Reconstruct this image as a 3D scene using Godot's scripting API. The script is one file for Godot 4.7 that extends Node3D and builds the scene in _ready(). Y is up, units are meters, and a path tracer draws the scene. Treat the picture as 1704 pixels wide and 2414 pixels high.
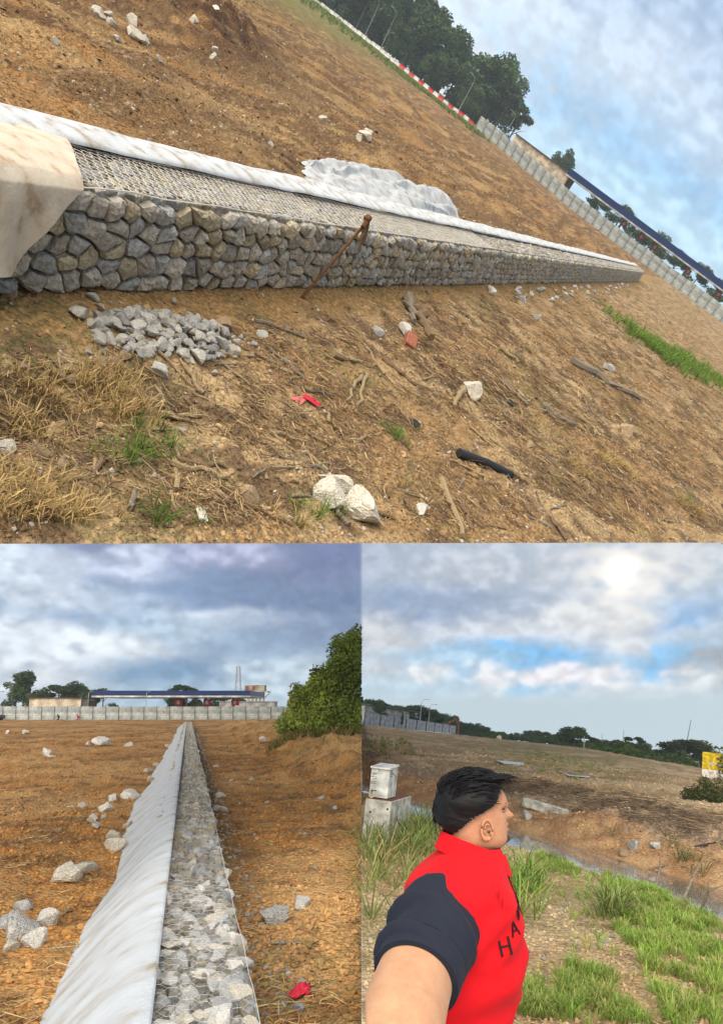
extends Node3D
# Three places of one building site, each with its own ground: the steep cut slope with the long gabion wall,
# the level site seen along the top of that wall, and the canal bank. Every place has a frame (x, up, z) in metres.

const EYE := 2.2
var F1 := Transform3D(Basis(Vector3(0.39321, 0.49425, -0.77531), Vector3(0.49560, 0.59632, 0.63149), Vector3(0.77445, -0.63255, -0.01047)), Vector3(-2.2302, -0.4834, -2.8417))   # cut slope: x runs along the wall, z away from its stone face
var F2 := Transform3D.IDENTITY   # level site
var F3 := Transform3D(Basis(Vector3(0.99457, -0.10401, 0.00231), Vector3(0.10404, 0.99433, -0.02213), Vector3(0.00000, 0.02225, 0.99975)), Vector3(-0.1873, 0.4102, 0.0398))   # canal bank
var rng := RandomNumberGenerator.new()
var used := {}
var M := {}
var noise := {}
var ball := {}
var rocks_small: Array[ArrayMesh] = []
var rocks_big: Array[ArrayMesh] = []
var chips: Array[ArrayMesh] = []


func _ready() -> void:
	rng.seed = 20240611
	setup_camera()
	setup_sky()
	setup_sun()
	setup_noise()
	setup_materials()
	setup_rocks()
	build_slope()
	build_level_site()
	build_canal_side()


# ---------------------------------------------------------------- camera, sky, sun
func setup_camera() -> void:
	var cam := Camera3D.new()
	cam.name = "camera"
	add_child(cam)
	cam.projection = Camera3D.PROJECTION_FRUSTUM
	cam.near = 0.05
	cam.far = 2000.0
	cam.size = 0.05 * 2414.0 / 1680.0
	cam.frustum_offset = Vector2(0.0, 0.05 * 265.0 / 1680.0)
	cam.position = Vector3(0, EYE, 0)
	cam.rotation_degrees = Vector3(6.7217, 0, 0)
	cam.current = true


func setup_sun() -> void:
	var sun := DirectionalLight3D.new()
	sun.name = "sun"
	add_child(sun)
	sun.light_color = Color(1.0, 0.95, 0.87)
	sun.light_energy = 0.5
	sun.light_angular_distance = 80.0
	sun.shadow_enabled = true
	sun.look_at_from_position(Vector3(-0.04, 0.62, 0.78) * 50.0, Vector3.ZERO)


func smooth(a: float, b: float, x: float) -> float:
	var t := clampf((x - a) / (b - a), 0.0, 1.0)
	return t * t * (3.0 - 2.0 * t)


func s2l(r: float, g: float, b: float) -> Color:
	return Color(r / 255.0, g / 255.0, b / 255.0).srgb_to_linear()


func make_noise(id: String, sd: int, freq: float, oct := 4, kind := FastNoiseLite.TYPE_SIMPLEX_SMOOTH, fractal := FastNoiseLite.FRACTAL_FBM) -> FastNoiseLite:
	var n := FastNoiseLite.new()
	n.seed = sd
	n.frequency = freq
	n.noise_type = kind
	n.fractal_type = fractal
	n.fractal_octaves = oct
	noise[id] = n
	return n


const SKY_EXPOSURE := 4.7

func setup_sky() -> void:
	var env := Environment.new()
	env.background_mode = Environment.BG_SKY
	env.tonemap_mode = Environment.TONE_MAPPER_LINEAR
	env.tonemap_exposure = SKY_EXPOSURE
	env.sdfgi_enabled = true
	env.ssao_enabled = true
	env.ssil_enabled = true
	env.fog_enabled = true
	env.fog_density = 0.0004
	env.fog_light_color = Color(0.78, 0.85, 0.9)
	var w := 2048
	var h := 1024
	var cl := make_noise("sky_a", 3, 1.0, 5)
	var cl2 := make_noise("sky_b", 11, 1.0, 5)
	var warp := make_noise("sky_w", 5, 1.0, 3)
	list_clouds()
	# the wide sky: coarse, the same grey-blue overcast all round
	var img := Image.create(256, 128, false, Image.FORMAT_RGBF)
	for y in 128:
		for x in 256:
			img.set_pixel(x, y, sky_colour((x + 0.5) / 256.0, (y + 0.5) / 128.0, cl, cl2, warp))
	img.resize(w, h, Image.INTERPOLATE_CUBIC)
	# the part of it ahead: at full size
	for y in range(150, 580):
		for k in range(-230, 230):
			var x := posmod(k, w)
			img.set_pixel(x, y, sky_colour((x + 0.5) / w, (y + 0.5) / h, cl, cl2, warp))
	var pano := PanoramaSkyMaterial.new()
	pano.panorama = ImageTexture.create_from_image(img)
	pano.energy_multiplier = 1.0
	var sky := Sky.new()
	sky.sky_material = pano
	env.sky = sky
	var we := WorldEnvironment.new()
	we.name = "world_environment"
	we.environment = env
	add_child(we)


func sky_colour(u: float, v: float, cl: FastNoiseLite, cl2: FastNoiseLite, warp: FastNoiseLite) -> Color:
	var az := wrapf(u * TAU, -PI, PI)
	var el := (0.5 - v) * PI
	var d := Vector3(sin(az) * cos(el), sin(el), -cos(az) * cos(el))
	var azd := rad_to_deg(az)
	var eld := rad_to_deg(el)
	var l := F1.basis.inverse() * d
	var up1 := rad_to_deg(asin(clampf(l.y, -1, 1)))          # height over the cut slope
	var along := rad_to_deg(atan2(l.z, l.x))
	var c: Color
	if d.z < 0.0 and up1 > -4.0 and eld > 19.0 and absf(azd) < 75.0:
		c = sky_over_slope(along, up1, cl, cl2, warp) * 1.3
	elif azd < 0.0:
		c = sky_stratus(azd, eld, cl, cl2, warp) * 1.12
	else:
		c = sky_bright(azd, eld, cl, cl2, warp) * 1.17
	var back := smooth(50.0, 95.0, absf(azd))
	if back > 0.0:
		# overcast: about three times as bright overhead as low down
		var g := s2l(150, 166, 188).lerp(s2l(180, 192, 206), 0.5 + 0.5 * cl.get_noise_3d(d.x * 3.0, d.y * 5.0, d.z * 3.0))
		c = c.lerp(g.lerp(s2l(240, 242, 244), smooth(18.0, 55.0, eld)), back)
	if eld < 0.0:
		c = s2l(196, 212, 220) * 1.1     # haze low over the far country
	return Color(c.r / SKY_EXPOSURE, c.g / SKY_EXPOSURE, c.b / SKY_EXPOSURE)


func paint_clouds(c: Color, a: float, e: float, list: Array, wob: float, cl: FastNoiseLite, cl2: FastNoiseLite, flat: float) -> Color:
	# soft banks of cloud, their outlines torn by noise of several sizes
	var w1 := cl.get_noise_2d(a * 0.11, e * 0.11 * flat)
	var w2 := cl2.get_noise_2d(a * 0.11 + 50.0, e * 0.11 * flat + 20.0)
	var w3 := cl.get_noise_2d(a * 0.45 + 9.0, e * 0.45 * flat)
	var w4 := cl2.get_noise_2d(a * 0.5, e * 0.5 * flat + 33.0)
	var x := a + wob * (w1 * 1.6 + w3 * 0.7)
	var y := e + wob * (w2 * 0.8 + w4 * 0.4) / flat
	for q in list:
		var r: float = pow((x - q[0]) / q[2], 2.0) + pow((y - q[1]) / q[3], 2.0)
		if r < 4.0:
			c = c.lerp(q[4], clampf(exp(-r * r * 0.7) * q[5] * (1.05 + w3 * 0.9 + w4 * 0.5), 0.0, 1.0))
	var w5 := cl.get_noise_2d(a * 1.6 + 70.0, e * 1.6 * flat)
	var edge := smooth(0.02, 0.16, w3 + 0.5 * w1) * 0.10 - smooth(0.02, 0.2, w4 - 0.5 * w1) * 0.09
	return c * (1.0 + 0.13 * w3 + 0.10 * w4 + 0.13 * w5 + edge)


var clouds_slope: Array = []
var clouds_left: Array = []
var clouds_right: Array = []

func list_clouds() -> void:
	clouds_slope = [[-10.5, 9.3, 16.0, 5.0, s2l(118, 146, 188), 0.90], [-12.9, 6.7, 10.0, 4.0, s2l(150, 176, 208), 0.70], [-13.3, 1.3, 22.0, 2.2, s2l(150, 180, 206), 0.75], [-19.2, 3.8, 16.0, 2.6, s2l(150, 180, 206), 0.75], [-23.2, 2.7, 9.0, 5.0, s2l(236, 232, 240), 1.00], [-19.4, 1.8, 12.0, 3.2, s2l(232, 230, 238), 0.95], [-15.8, 3.2, 18.0, 2.6, s2l(222, 228, 238), 0.85], [-9.7, 4.2, 14.0, 2.4, s2l(190, 208, 226), 0.70], [-15.3, 5.8, 12.0, 2.2, s2l(206, 218, 232), 0.70], [-11.1, 7.3, 2.2, 1.6, s2l(232, 238, 246), 0.80], [-9.6, 1.0, 12.0, 2.6, s2l(200, 216, 230), 0.60], [-3.0, 2.8, 12.0, 3.4, s2l(128, 178, 220), 0.90], [-6.3, 3.5, 10.0, 2.4, s2l(140, 182, 218), 0.60], [-7.1, 7.1, 10.0, 2.4, s2l(196, 210, 226), 0.60], [-12.3, 9.2, 8.0, 2.5, s2l(178, 196, 220), 0.60], [-0.1, 0.5, 14.0, 2.6, s2l(186, 216, 232), 0.80], [-5.9, -0.1, 10.0, 2.0, s2l(176, 206, 226), 0.60]]
	clouds_left = [[-4.5, 9.1, 8.0, 3.6, s2l(112, 130, 164), 1.00], [-2.5, 12.2, 6.0, 2.4, s2l(128, 136, 170), 0.80], [-13.7, 12.5, 20.0, 1.6, s2l(116, 126, 166), 0.80], [-14.3, 8.9, 7.0, 1.6, s2l(122, 144, 180), 0.70], [-26.2, 10.4, 3.6, 1.6, s2l(222, 234, 246), 1.00], [-23.3, 10.6, 2.6, 1.2, s2l(196, 206, 226), 0.80], [-17.7, 11.3, 3.0, 1.7, s2l(206, 214, 236), 0.90], [-10.7, 12.4, 4.2, 1.2, s2l(188, 192, 220), 0.70], [-23.8, 7.9, 5.5, 1.3, s2l(206, 216, 230), 0.90], [-20.6, 7.3, 3.0, 0.8, s2l(214, 226, 240), 0.90], [-20.4, 6.4, 9.0, 1.0, s2l(128, 156, 190), 0.80], [-22.7, 4.5, 6.5, 1.6, s2l(234, 240, 246), 1.15], [-25.3, 5.2, 3.5, 1.6, s2l(222, 230, 240), 0.90], [-26.0, 1.5, 6.0, 1.6, s2l(226, 228, 234), 0.90], [-10.6, 7.0, 4.5, 0.7, s2l(226, 236, 246), 1.10], [-14.2, 6.3, 5.0, 1.0, s2l(186, 206, 224), 0.80], [-17.4, 8.1, 4.0, 0.9, s2l(176, 194, 216), 0.70], [-5.2, 6.8, 6.0, 1.2, s2l(140, 158, 188), 0.70], [-13.8, 2.6, 7.0, 1.4, s2l(122, 154, 186), 0.95], [-17.2, 1.3, 7.0, 0.9, s2l(170, 192, 210), 0.70], [-6.5, 3.0, 5.0, 1.6, s2l(196, 212, 224), 0.90], [-7.9, 5.0, 4.0, 0.9, s2l(150, 172, 198), 0.70], [-4.5, 1.0, 5.0, 1.6, s2l(200, 214, 226), 0.80]]
	clouds_right = [[2.7, 11.5, 9.0, 3.2, s2l(176, 186, 202), 0.90], [5.8, 7.9, 7.5, 2.0, s2l(148, 166, 194), 1.10], [11.9, 11.3, 7.0, 2.2, s2l(196, 202, 212), 0.80], [11.1, 5.7, 7.0, 1.2, s2l(206, 212, 220), 0.80], [1.0, 5.1, 3.5, 2.2, s2l(204, 206, 210), 0.90], [13.4, 7.6, 6.0, 1.2, s2l(176, 188, 206), 0.70], [15.6, 5.6, 8.0, 1.4, s2l(214, 218, 224), 0.80], [11.1, 3.7, 6.5, 1.5, s2l(128, 186, 232), 1.30], [15.8, 1.5, 5.5, 1.2, s2l(146, 200, 236), 1.20], [7.1, 4.2, 5.0, 0.8, s2l(176, 206, 226), 0.80], [5.4, 2.9, 2.4, 0.9, s2l(226, 230, 232), 1.00], [10.0, 2.2, 1.6, 1.3, s2l(228, 232, 234), 1.00], [16.5, 2.6, 5.5, 0.7, s2l(232, 230, 234), 1.10], [19.5, 1.4, 4.0, 0.6, s2l(236, 236, 238), 1.00], [14.5, 0.2, 5.0, 0.7, s2l(222, 228, 230), 0.90], [22.9, 7.0, 3.0, 1.1, s2l(132, 178, 224), 1.30], [24.5, 8.4, 3.0, 1.0, s2l(168, 192, 218), 0.70], [23.7, 3.4, 3.0, 1.5, s2l(138, 192, 234), 1.20], [21.3, 5.7, 1.4, 1.0, s2l(176, 184, 194), 0.90], [20.6, 5.1, 1.8, 0.8, s2l(220, 224, 228), 0.80], [26.5, 3.0, 2.6, 1.6, s2l(156, 164, 174), 1.00], [25.1, 2.1, 1.6, 1.2, s2l(222, 226, 228), 0.90], [26.1, 11.0, 5.0, 2.2, s2l(206, 208, 212), 0.80], [18.2, 7.1, 5.0, 1.2, s2l(222, 224, 226), 0.80], [21.3, 0.2, 4.0, 0.8, s2l(206, 212, 216), 0.80], [24.4, 0.3, 6.0, 0.8, s2l(214, 220, 222), 0.80]]


func sky_over_slope(a: float, e: float, cl: FastNoiseLite, cl2: FastNoiseLite, _warp: FastNoiseLite) -> Color:
	var c := s2l(160, 188, 214).lerp(s2l(150, 176, 206), smooth(4.0, 30.0, e))
	return paint_clouds(c, a, e, clouds_slope, 2.2, cl, cl2, 2.0)


func sky_stratus(a: float, e: float, cl: FastNoiseLite, cl2: FastNoiseLite, _warp: FastNoiseLite) -> Color:
	var c := s2l(172, 194, 214).lerp(s2l(146, 168, 198), smooth(0.0, 7.0, e))
	return paint_clouds(c, a, e, clouds_left, 1.3, cl, cl2, 1.8)


func sky_bright(a: float, e: float, cl: FastNoiseLite, cl2: FastNoiseLite, _warp: FastNoiseLite) -> Color:
	var c := s2l(190, 212, 226).lerp(s2l(178, 194, 212), smooth(1.0, 8.0, e))
	c = paint_clouds(c, a, e, clouds_right, 1.2, cl, cl2, 1.6)
	c = c.lerp(s2l(196, 212, 220) * (1.1 / 1.17), smooth(2.4, 0.0, e))
	# the sun behind thin cloud
	var r := Vector2(a - 20.4, e - 10.1).length()
	var n2 := cl2.get_noise_2d(a * 0.3, e * 0.6)
	c = c.lerp(s2l(240, 236, 230), clampf(exp(-pow(r / 3.6, 2.0)) * (0.65 + n2 * 1.4), 0.0, 1.0))
	c = c.lerp(Color(1.0, 0.95, 0.88), clampf(0.85 * exp(-pow(r / 2.3, 1.6)) * (1.0 + n2 * 1.2), 0.0, 1.0))
	return c.lerp(Color(1.45, 1.38, 1.24), exp(-pow(r / 1.0, 2.0)))


# ---------------------------------------------------------------- noise, materials, rocks
func setup_noise() -> void:
	make_noise("low", 21, 0.045, 3)
	make_noise("mid", 22, 0.35, 4)
	make_noise("fine", 23, 2.2, 3)
	make_noise("tone", 24, 0.16, 4)
	make_noise("tone2", 25, 0.9, 4)
	make_noise("ridge", 26, 0.5, 4, FastNoiseLite.TYPE_SIMPLEX_SMOOTH, FastNoiseLite.FRACTAL_RIDGED)
	make_noise("cell", 27, 1.6, 2, FastNoiseLite.TYPE_CELLULAR)


func grain(sd: int, freq: float, dark: float, light: float, oct := 5, size := 512, bump := false) -> NoiseTexture2D:
	var t := NoiseTexture2D.new()
	t.width = size
	t.height = size
	t.seamless = true
	t.seamless_blend_skirt = 0.3
	var n := FastNoiseLite.new()
	n.seed = sd
	n.frequency = freq
	n.fractal_octaves = oct
	t.noise = n
	if not bump:
		var g := Gradient.new()
		g.set_color(0, Color(dark, dark, dark))
		g.set_color(1, Color(light, light, light))
		g.set_offset(0, 0.22)
		g.set_offset(1, 0.8)
		t.color_ramp = g
	return t


func mat(id: String, c: Color, rough := 0.9, tex: Texture2D = null, scale := 1.0, bump: Texture2D = null, bump_cm := 1.0, tinted := false) -> StandardMaterial3D:
	var m := StandardMaterial3D.new()
	m.resource_name = id
	m.albedo_color = Color(c.r, c.g, c.b).linear_to_srgb()
	m.roughness = rough
	m.metallic_specular = 0.3
	m.vertex_color_use_as_albedo = tinted
	if tex:
		m.albedo_texture = tex
	if bump:
		m.heightmap_enabled = true
		m.heightmap_texture = bump
		m.heightmap_scale = bump_cm
	if tex or bump:
		m.uv1_triplanar = true
		m.uv1_scale = Vector3.ONE * scale
	M[id] = m
	return m


func setup_materials() -> void:
	var soil_t := grain(1, 0.02, 0.7, 1.0, 6, 1024)
	var soil_b := grain(2, 0.03, 0, 1, 6, 1024, true)
	var stone_t := grain(3, 0.012, 0.76, 1.0, 6)
	var stone_b := grain(4, 0.02, 0, 1, 6, 512, true)
	var fine_t := grain(5, 0.05, 0.86, 1.0, 4)
	var cloth_b := grain(6, 0.08, 0, 1, 3, 512, true)
	var wood_t := grain(7, 0.03, 0.6, 1.0, 5)
	var stain_t := grain(8, 0.008, 0.72, 1.0, 6)
	mat("soil_slope", Color(1, 1, 1), 0.97, soil_t, 0.33, soil_b, 9.0, true)
	mat("soil_level", Color(1, 1, 1), 0.97, soil_t, 0.5, soil_b, 7.0, true)
	mat("soil_bank", Color(1, 1, 1), 0.97, soil_t, 0.6, soil_b, 5.0, true)
	mat("soil_far", Color(0.3, 0.2, 0.11), 0.97, soil_t, 0.2)
	mat("gabion", Color(1, 1, 1), 0.92, stone_t, 1.1, stone_b, 5.0, true)
	mat("rock_pale", Color(0.84, 0.82, 0.78), 0.92, stone_t, 1.6, stone_b, 4.0)
	mat("rock_grey", Color(0.6, 0.6, 0.59), 0.92, stone_t, 1.6, stone_b, 4.0)
	mat("rock_tan", Color(0.55, 0.41, 0.26), 0.92, stone_t, 1.6, stone_b, 4.0)
	mat("rock_white", Color(0.8, 0.75, 0.65), 0.92, stone_t, 1.6, stone_b, 4.0)
	mat("rock_mix", Color(1, 1, 1), 0.93, stone_t, 2.0, stone_b, 3.0, true)
	mat("clod", Color(1, 1, 1), 1.0, soil_t, 2.0, null, 1.0, true)
	# geotextile: off-white with scattered mud stains
	var mud := Gradient.new()
	mud.set_color(0, Color(0.8, 0.73, 0.65))
	mud.set_offset(0, 0.2)
	mud.set_color(1, Color(1, 1, 1))
	mud.set_offset(1, 0.92)
	mud.add_point(0.36, Color(0.91, 0.89, 0.87))
	mud.add_point(0.52, Color(0.95, 0.95, 0.95))
	var cloth_t := grain(14, 0.01, 0, 1, 6)
	cloth_t.color_ramp = mud
	mat("cloth", Color(0.5, 0.535, 0.58), 0.95, cloth_t, 0.45, cloth_b, 0.5)
	mat("cloth_warm", Color(0.56, 0.5, 0.42), 0.95, cloth_t, 0.45, cloth_b, 0.5)
	mat("cloth_grey", Color(0.42, 0.455, 0.5), 0.95, cloth_t, 0.4, cloth_b, 0.4)
	mat("wire", Color(0.75, 0.72, 0.66), 0.5)
	M.wire.metallic = 0.3
	mat("rust", Color(0.16, 0.075, 0.035), 0.9, stain_t, 3.0)
	mat("straw", Color(1, 1, 1), 0.9, null, 1.0, null, 1.0, true)
	mat("wood", Color(0.3, 0.2, 0.12), 0.9, wood_t, 3.0, stone_b, 2.0)
	mat("wood_grey", Color(0.33, 0.28, 0.22), 0.9, wood_t, 3.0, stone_b, 2.0)
	mat("wood_pale", Color(0.5, 0.38, 0.22), 0.9, wood_t, 3.0, stone_b, 2.0)
	mat("black_plastic", Color(0.028, 0.03, 0.033), 0.55, fine_t, 2.0)
	mat("red_plastic", Color(0.5, 0.02, 0.05), 0.6, fine_t, 3.0)
	mat("pink_plastic", Color(0.6, 0.16, 0.15), 0.7, fine_t, 3.0)
	mat("brick", Color(0.42, 0.16, 0.1), 0.95, stone_t, 3.0, stone_b, 2.0)
	mat("leaf", Color(1, 1, 1), 0.75, null, 1.0, null, 1.0, true)
	M.leaf.backlight_enabled = true
	M.leaf.backlight = Color(0.35, 0.4, 0.2)
	mat("grass", Color(1, 1, 1), 0.75, null, 1.0, null, 1.0, true)
	M.grass.backlight_enabled = true
	M.grass.backlight = Color(0.4, 0.5, 0.2)
	mat("bark", Color(0.12, 0.09, 0.065), 0.95, stone_t, 2.0)
	mat("bark_pale", Color(0.35, 0.32, 0.27), 0.95, stone_t, 2.0)
	mat("fence_sheet", Color(0.6, 0.65, 0.64), 0.6, stain_t, 0.15)
	mat("fence_sheet_b", Color(0.55, 0.6, 0.6), 0.6, stain_t, 0.12)
	mat("fence_blue", Color(0.6, 0.66, 0.76), 0.6, stain_t, 0.15)
	mat("fence_post", Color(0.12, 0.14, 0.15), 0.7)
	mat("canopy_blue", Color(0.012, 0.03, 0.13), 0.4)
	mat("white_paint", Color(0.75, 0.75, 0.74), 0.6, stain_t, 0.1)
	mat("soffit", Color(0.55, 0.47, 0.38), 0.7, stain_t, 0.1)
	mat("cream_wall", Color(0.84, 0.72, 0.55), 0.85, stain_t, 0.12)
	mat("grey_wall", Color(0.24, 0.22, 0.21), 0.85, stain_t, 0.12)
	mat("brown_trim", Color(0.1, 0.06, 0.045), 0.7)
	mat("sign_red", Color(0.5, 0.015, 0.03), 0.45)
	mat("steel", Color(0.42, 0.43, 0.44), 0.5, fine_t, 1.0)
	M.steel.metallic = 0.4
	mat("dark_steel", Color(0.09, 0.09, 0.1), 0.5)
	mat("concrete", Color(0.5, 0.5, 0.46), 0.93, stain_t, 0.9, stone_b, 1.0)
	mat("box_paint", Color(0.68, 0.71, 0.7), 0.45, stain_t, 0.8)
	mat("box_top", Color(0.2, 0.085, 0.06), 0.85, stain_t, 2.0)
	mat("ink", Color(0.03, 0.03, 0.03), 0.8)
	mat("ink_red", Color(0.4, 0.02, 0.02), 0.8)
	mat("paper", Color(0.7, 0.7, 0.68), 0.8)
	mat("brass", Color(0.5, 0.4, 0.18), 0.35)
	M.brass.metallic = 0.8
	mat("excavator_paint", Color(0.32, 0.09, 0.03), 0.5, stain_t, 0.5)
	mat("sign_yellow", Color(0.75, 0.55, 0.03), 0.6, stain_t, 1.5)
	mat("car_paint", Color(0.03, 0.035, 0.045), 0.25)
	var water := mat("water", Color(0.09, 0.08, 0.065), 0.03, null, 1.3, grain(9, 0.02, 0, 1, 3, 512, true), 0.45)
	water.metallic_specular = 1.0
	water.clearcoat_enabled = true
	water.clearcoat = 1.0
	water.clearcoat_roughness = 0.03
	mat("puddle", Color(0.5, 0.5, 0.47), 0.35)
	M.puddle.metallic_specular = 0.6
	mat("skin", Color(1, 1, 1), 0.6, null, 1.0, grain(10, 0.1, 0, 1, 4, 512, true), 0.22, true)
	M.skin.uv1_scale = Vector3.ONE * 6.0
	M.skin.subsurf_scatter_enabled = true
	M.skin.subsurf_scatter_strength = 0.12
	mat("hair", Color(0.006, 0.006, 0.008), 0.55)
	M.hair.metallic_specular = 0.35
	var knit := grain(12, 0.25, 0, 1, 2, 512, true)
	mat("shirt_red", Color(0.62, 0.006, 0.012), 0.85, null, 6.0, knit, 0.05)
	mat("shirt_navy", Color(0.016, 0.02, 0.034), 0.85, null, 6.0, knit, 0.05)
	for k in ["shirt_red", "shirt_navy"]:
		M[k].rim_enabled = true
		M[k].rim = 0.25
		M[k].rim_tint = 0.6
	mat("trousers", Color(0.03, 0.033, 0.04), 0.9, fine_t, 4.0)
	mat("shoe", Color(0.02, 0.02, 0.02), 0.6)
	mat("eye_white", Color(0.3, 0.22, 0.18), 0.4)
	mat("print_black", Color(0.012, 0.008, 0.01), 0.7)
	mat("print_dark_red", Color(0.2, 0.004, 0.008), 0.8)


func icosphere(sub: int) -> Dictionary:
	if ball.has(sub):
		return ball[sub]
	var v := PackedVector3Array()
	var t := (1.0 + sqrt(5.0)) / 2.0
	for p in [Vector3(-1, t, 0), Vector3(1, t, 0), Vector3(-1, -t, 0), Vector3(1, -t, 0), Vector3(0, -1, t), Vector3(0, 1, t), Vector3(0, -1, -t), Vector3(0, 1, -t), Vector3(t, 0, -1), Vector3(t, 0, 1), Vector3(-t, 0, -1), Vector3(-t, 0, 1)]:
		v.append(p.normalized())
	var f := PackedInt32Array([0, 11, 5, 0, 5, 1, 0, 1, 7, 0, 7, 10, 0, 10, 11, 1, 5, 9, 5, 11, 4, 11, 10, 2, 10, 7, 6, 7, 1, 8, 3, 9, 4, 3, 4, 2, 3, 2, 6, 3, 6, 8, 3, 8, 9, 4, 9, 5, 2, 4, 11, 6, 2, 10, 8, 6, 7, 9, 8, 1])
	for s in sub:
		var g := PackedInt32Array()
		var mids := {}
		for k in range(0, f.size(), 3):
			var m := []
			for e in 3:
				var a := f[k + e]
				var b := f[k + (e + 1) % 3]
				var key := mini(a, b) * 100000 + maxi(a, b)
				if not mids.has(key):
					mids[key] = v.size()
					v.append(((v[a] + v[b]) * 0.5).normalized())
				m.append(mids[key])
			g.append_array(PackedInt32Array([f[k], m[0], m[2], f[k + 1], m[1], m[0], f[k + 2], m[2], m[1], m[0], m[1], m[2]]))
		f = g
	for k in range(0, f.size(), 3):   # clockwise from outside
		var x := f[k + 1]
		f[k + 1] = f[k + 2]
		f[k + 2] = x
	ball[sub] = {"v": v, "f": f}
	return ball[sub]


func rock_mesh(sd: int, sub: int, cuts: int, rough: float, near := 0.42, far := 0.8) -> ArrayMesh:
	# a broken stone: a ball cut by random planes, then roughened; about 1 m across
	var r := RandomNumberGenerator.new()
	r.seed = sd
	var b := icosphere(sub)
	var planes := []
	for k in cuts:
		planes.append([Vector3(r.randfn(), r.randfn(), r.randfn()).normalized(), r.randf_range(near, far)])
	var s := Vector3(r.randf_range(0.85, 1.15), r.randf_range(0.6, 0.85), r.randf_range(0.75, 1.05))
	var v := PackedVector3Array()
	for p: Vector3 in b.v:
		var q := p
		for pl in planes:
			var d: float = q.dot(pl[0]) - pl[1]
			if d > 0.0:
				q -= pl[0] * d
		q *= 1.0 + rough * noise.fine.get_noise_3d(p.x * 0.6 + sd, p.y * 0.6, p.z * 0.6)
		v.append(q * s * 0.6 * (0.61 / (near + far) + 0.5))
	return commit(v, b.f, PackedColorArray(), false)


func setup_rocks() -> void:
	for k in 10:
		rocks_small.append(rock_mesh(100 + k, 1, 9, 0.10))
	for k in 10:
		chips.append(rock_mesh(700 + k, 1, 9, 0.06, 0.3, 0.56))
	for k in 10:
		rocks_big.append(rock_mesh(300 + k, 2, 11, 0.10))


# ---------------------------------------------------------------- mesh helpers
func commit(v: PackedVector3Array, f: PackedInt32Array, c: PackedColorArray, smoothed: bool) -> ArrayMesh:
	var a := []
	a.resize(Mesh.ARRAY_MAX)
	a[Mesh.ARRAY_VERTEX] = v
	a[Mesh.ARRAY_INDEX] = f
	if c.size() == v.size():
		a[Mesh.ARRAY_COLOR] = c
	if smoothed:
		var n := PackedVector3Array()
		n.resize(v.size())
		for k in range(0, f.size(), 3):
			var i0 := f[k]
			var i1 := f[k + 1]
			var i2 := f[k + 2]
			var w := (v[i2] - v[i0]).cross(v[i1] - v[i0])
			n[i0] += w
			n[i1] += w
			n[i2] += w
		for k in n.size():
			n[k] = n[k].normalized()
		a[Mesh.ARRAY_NORMAL] = n
	var m := ArrayMesh.new()
	m.add_surface_from_arrays(Mesh.PRIMITIVE_TRIANGLES, a)
	return m


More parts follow.
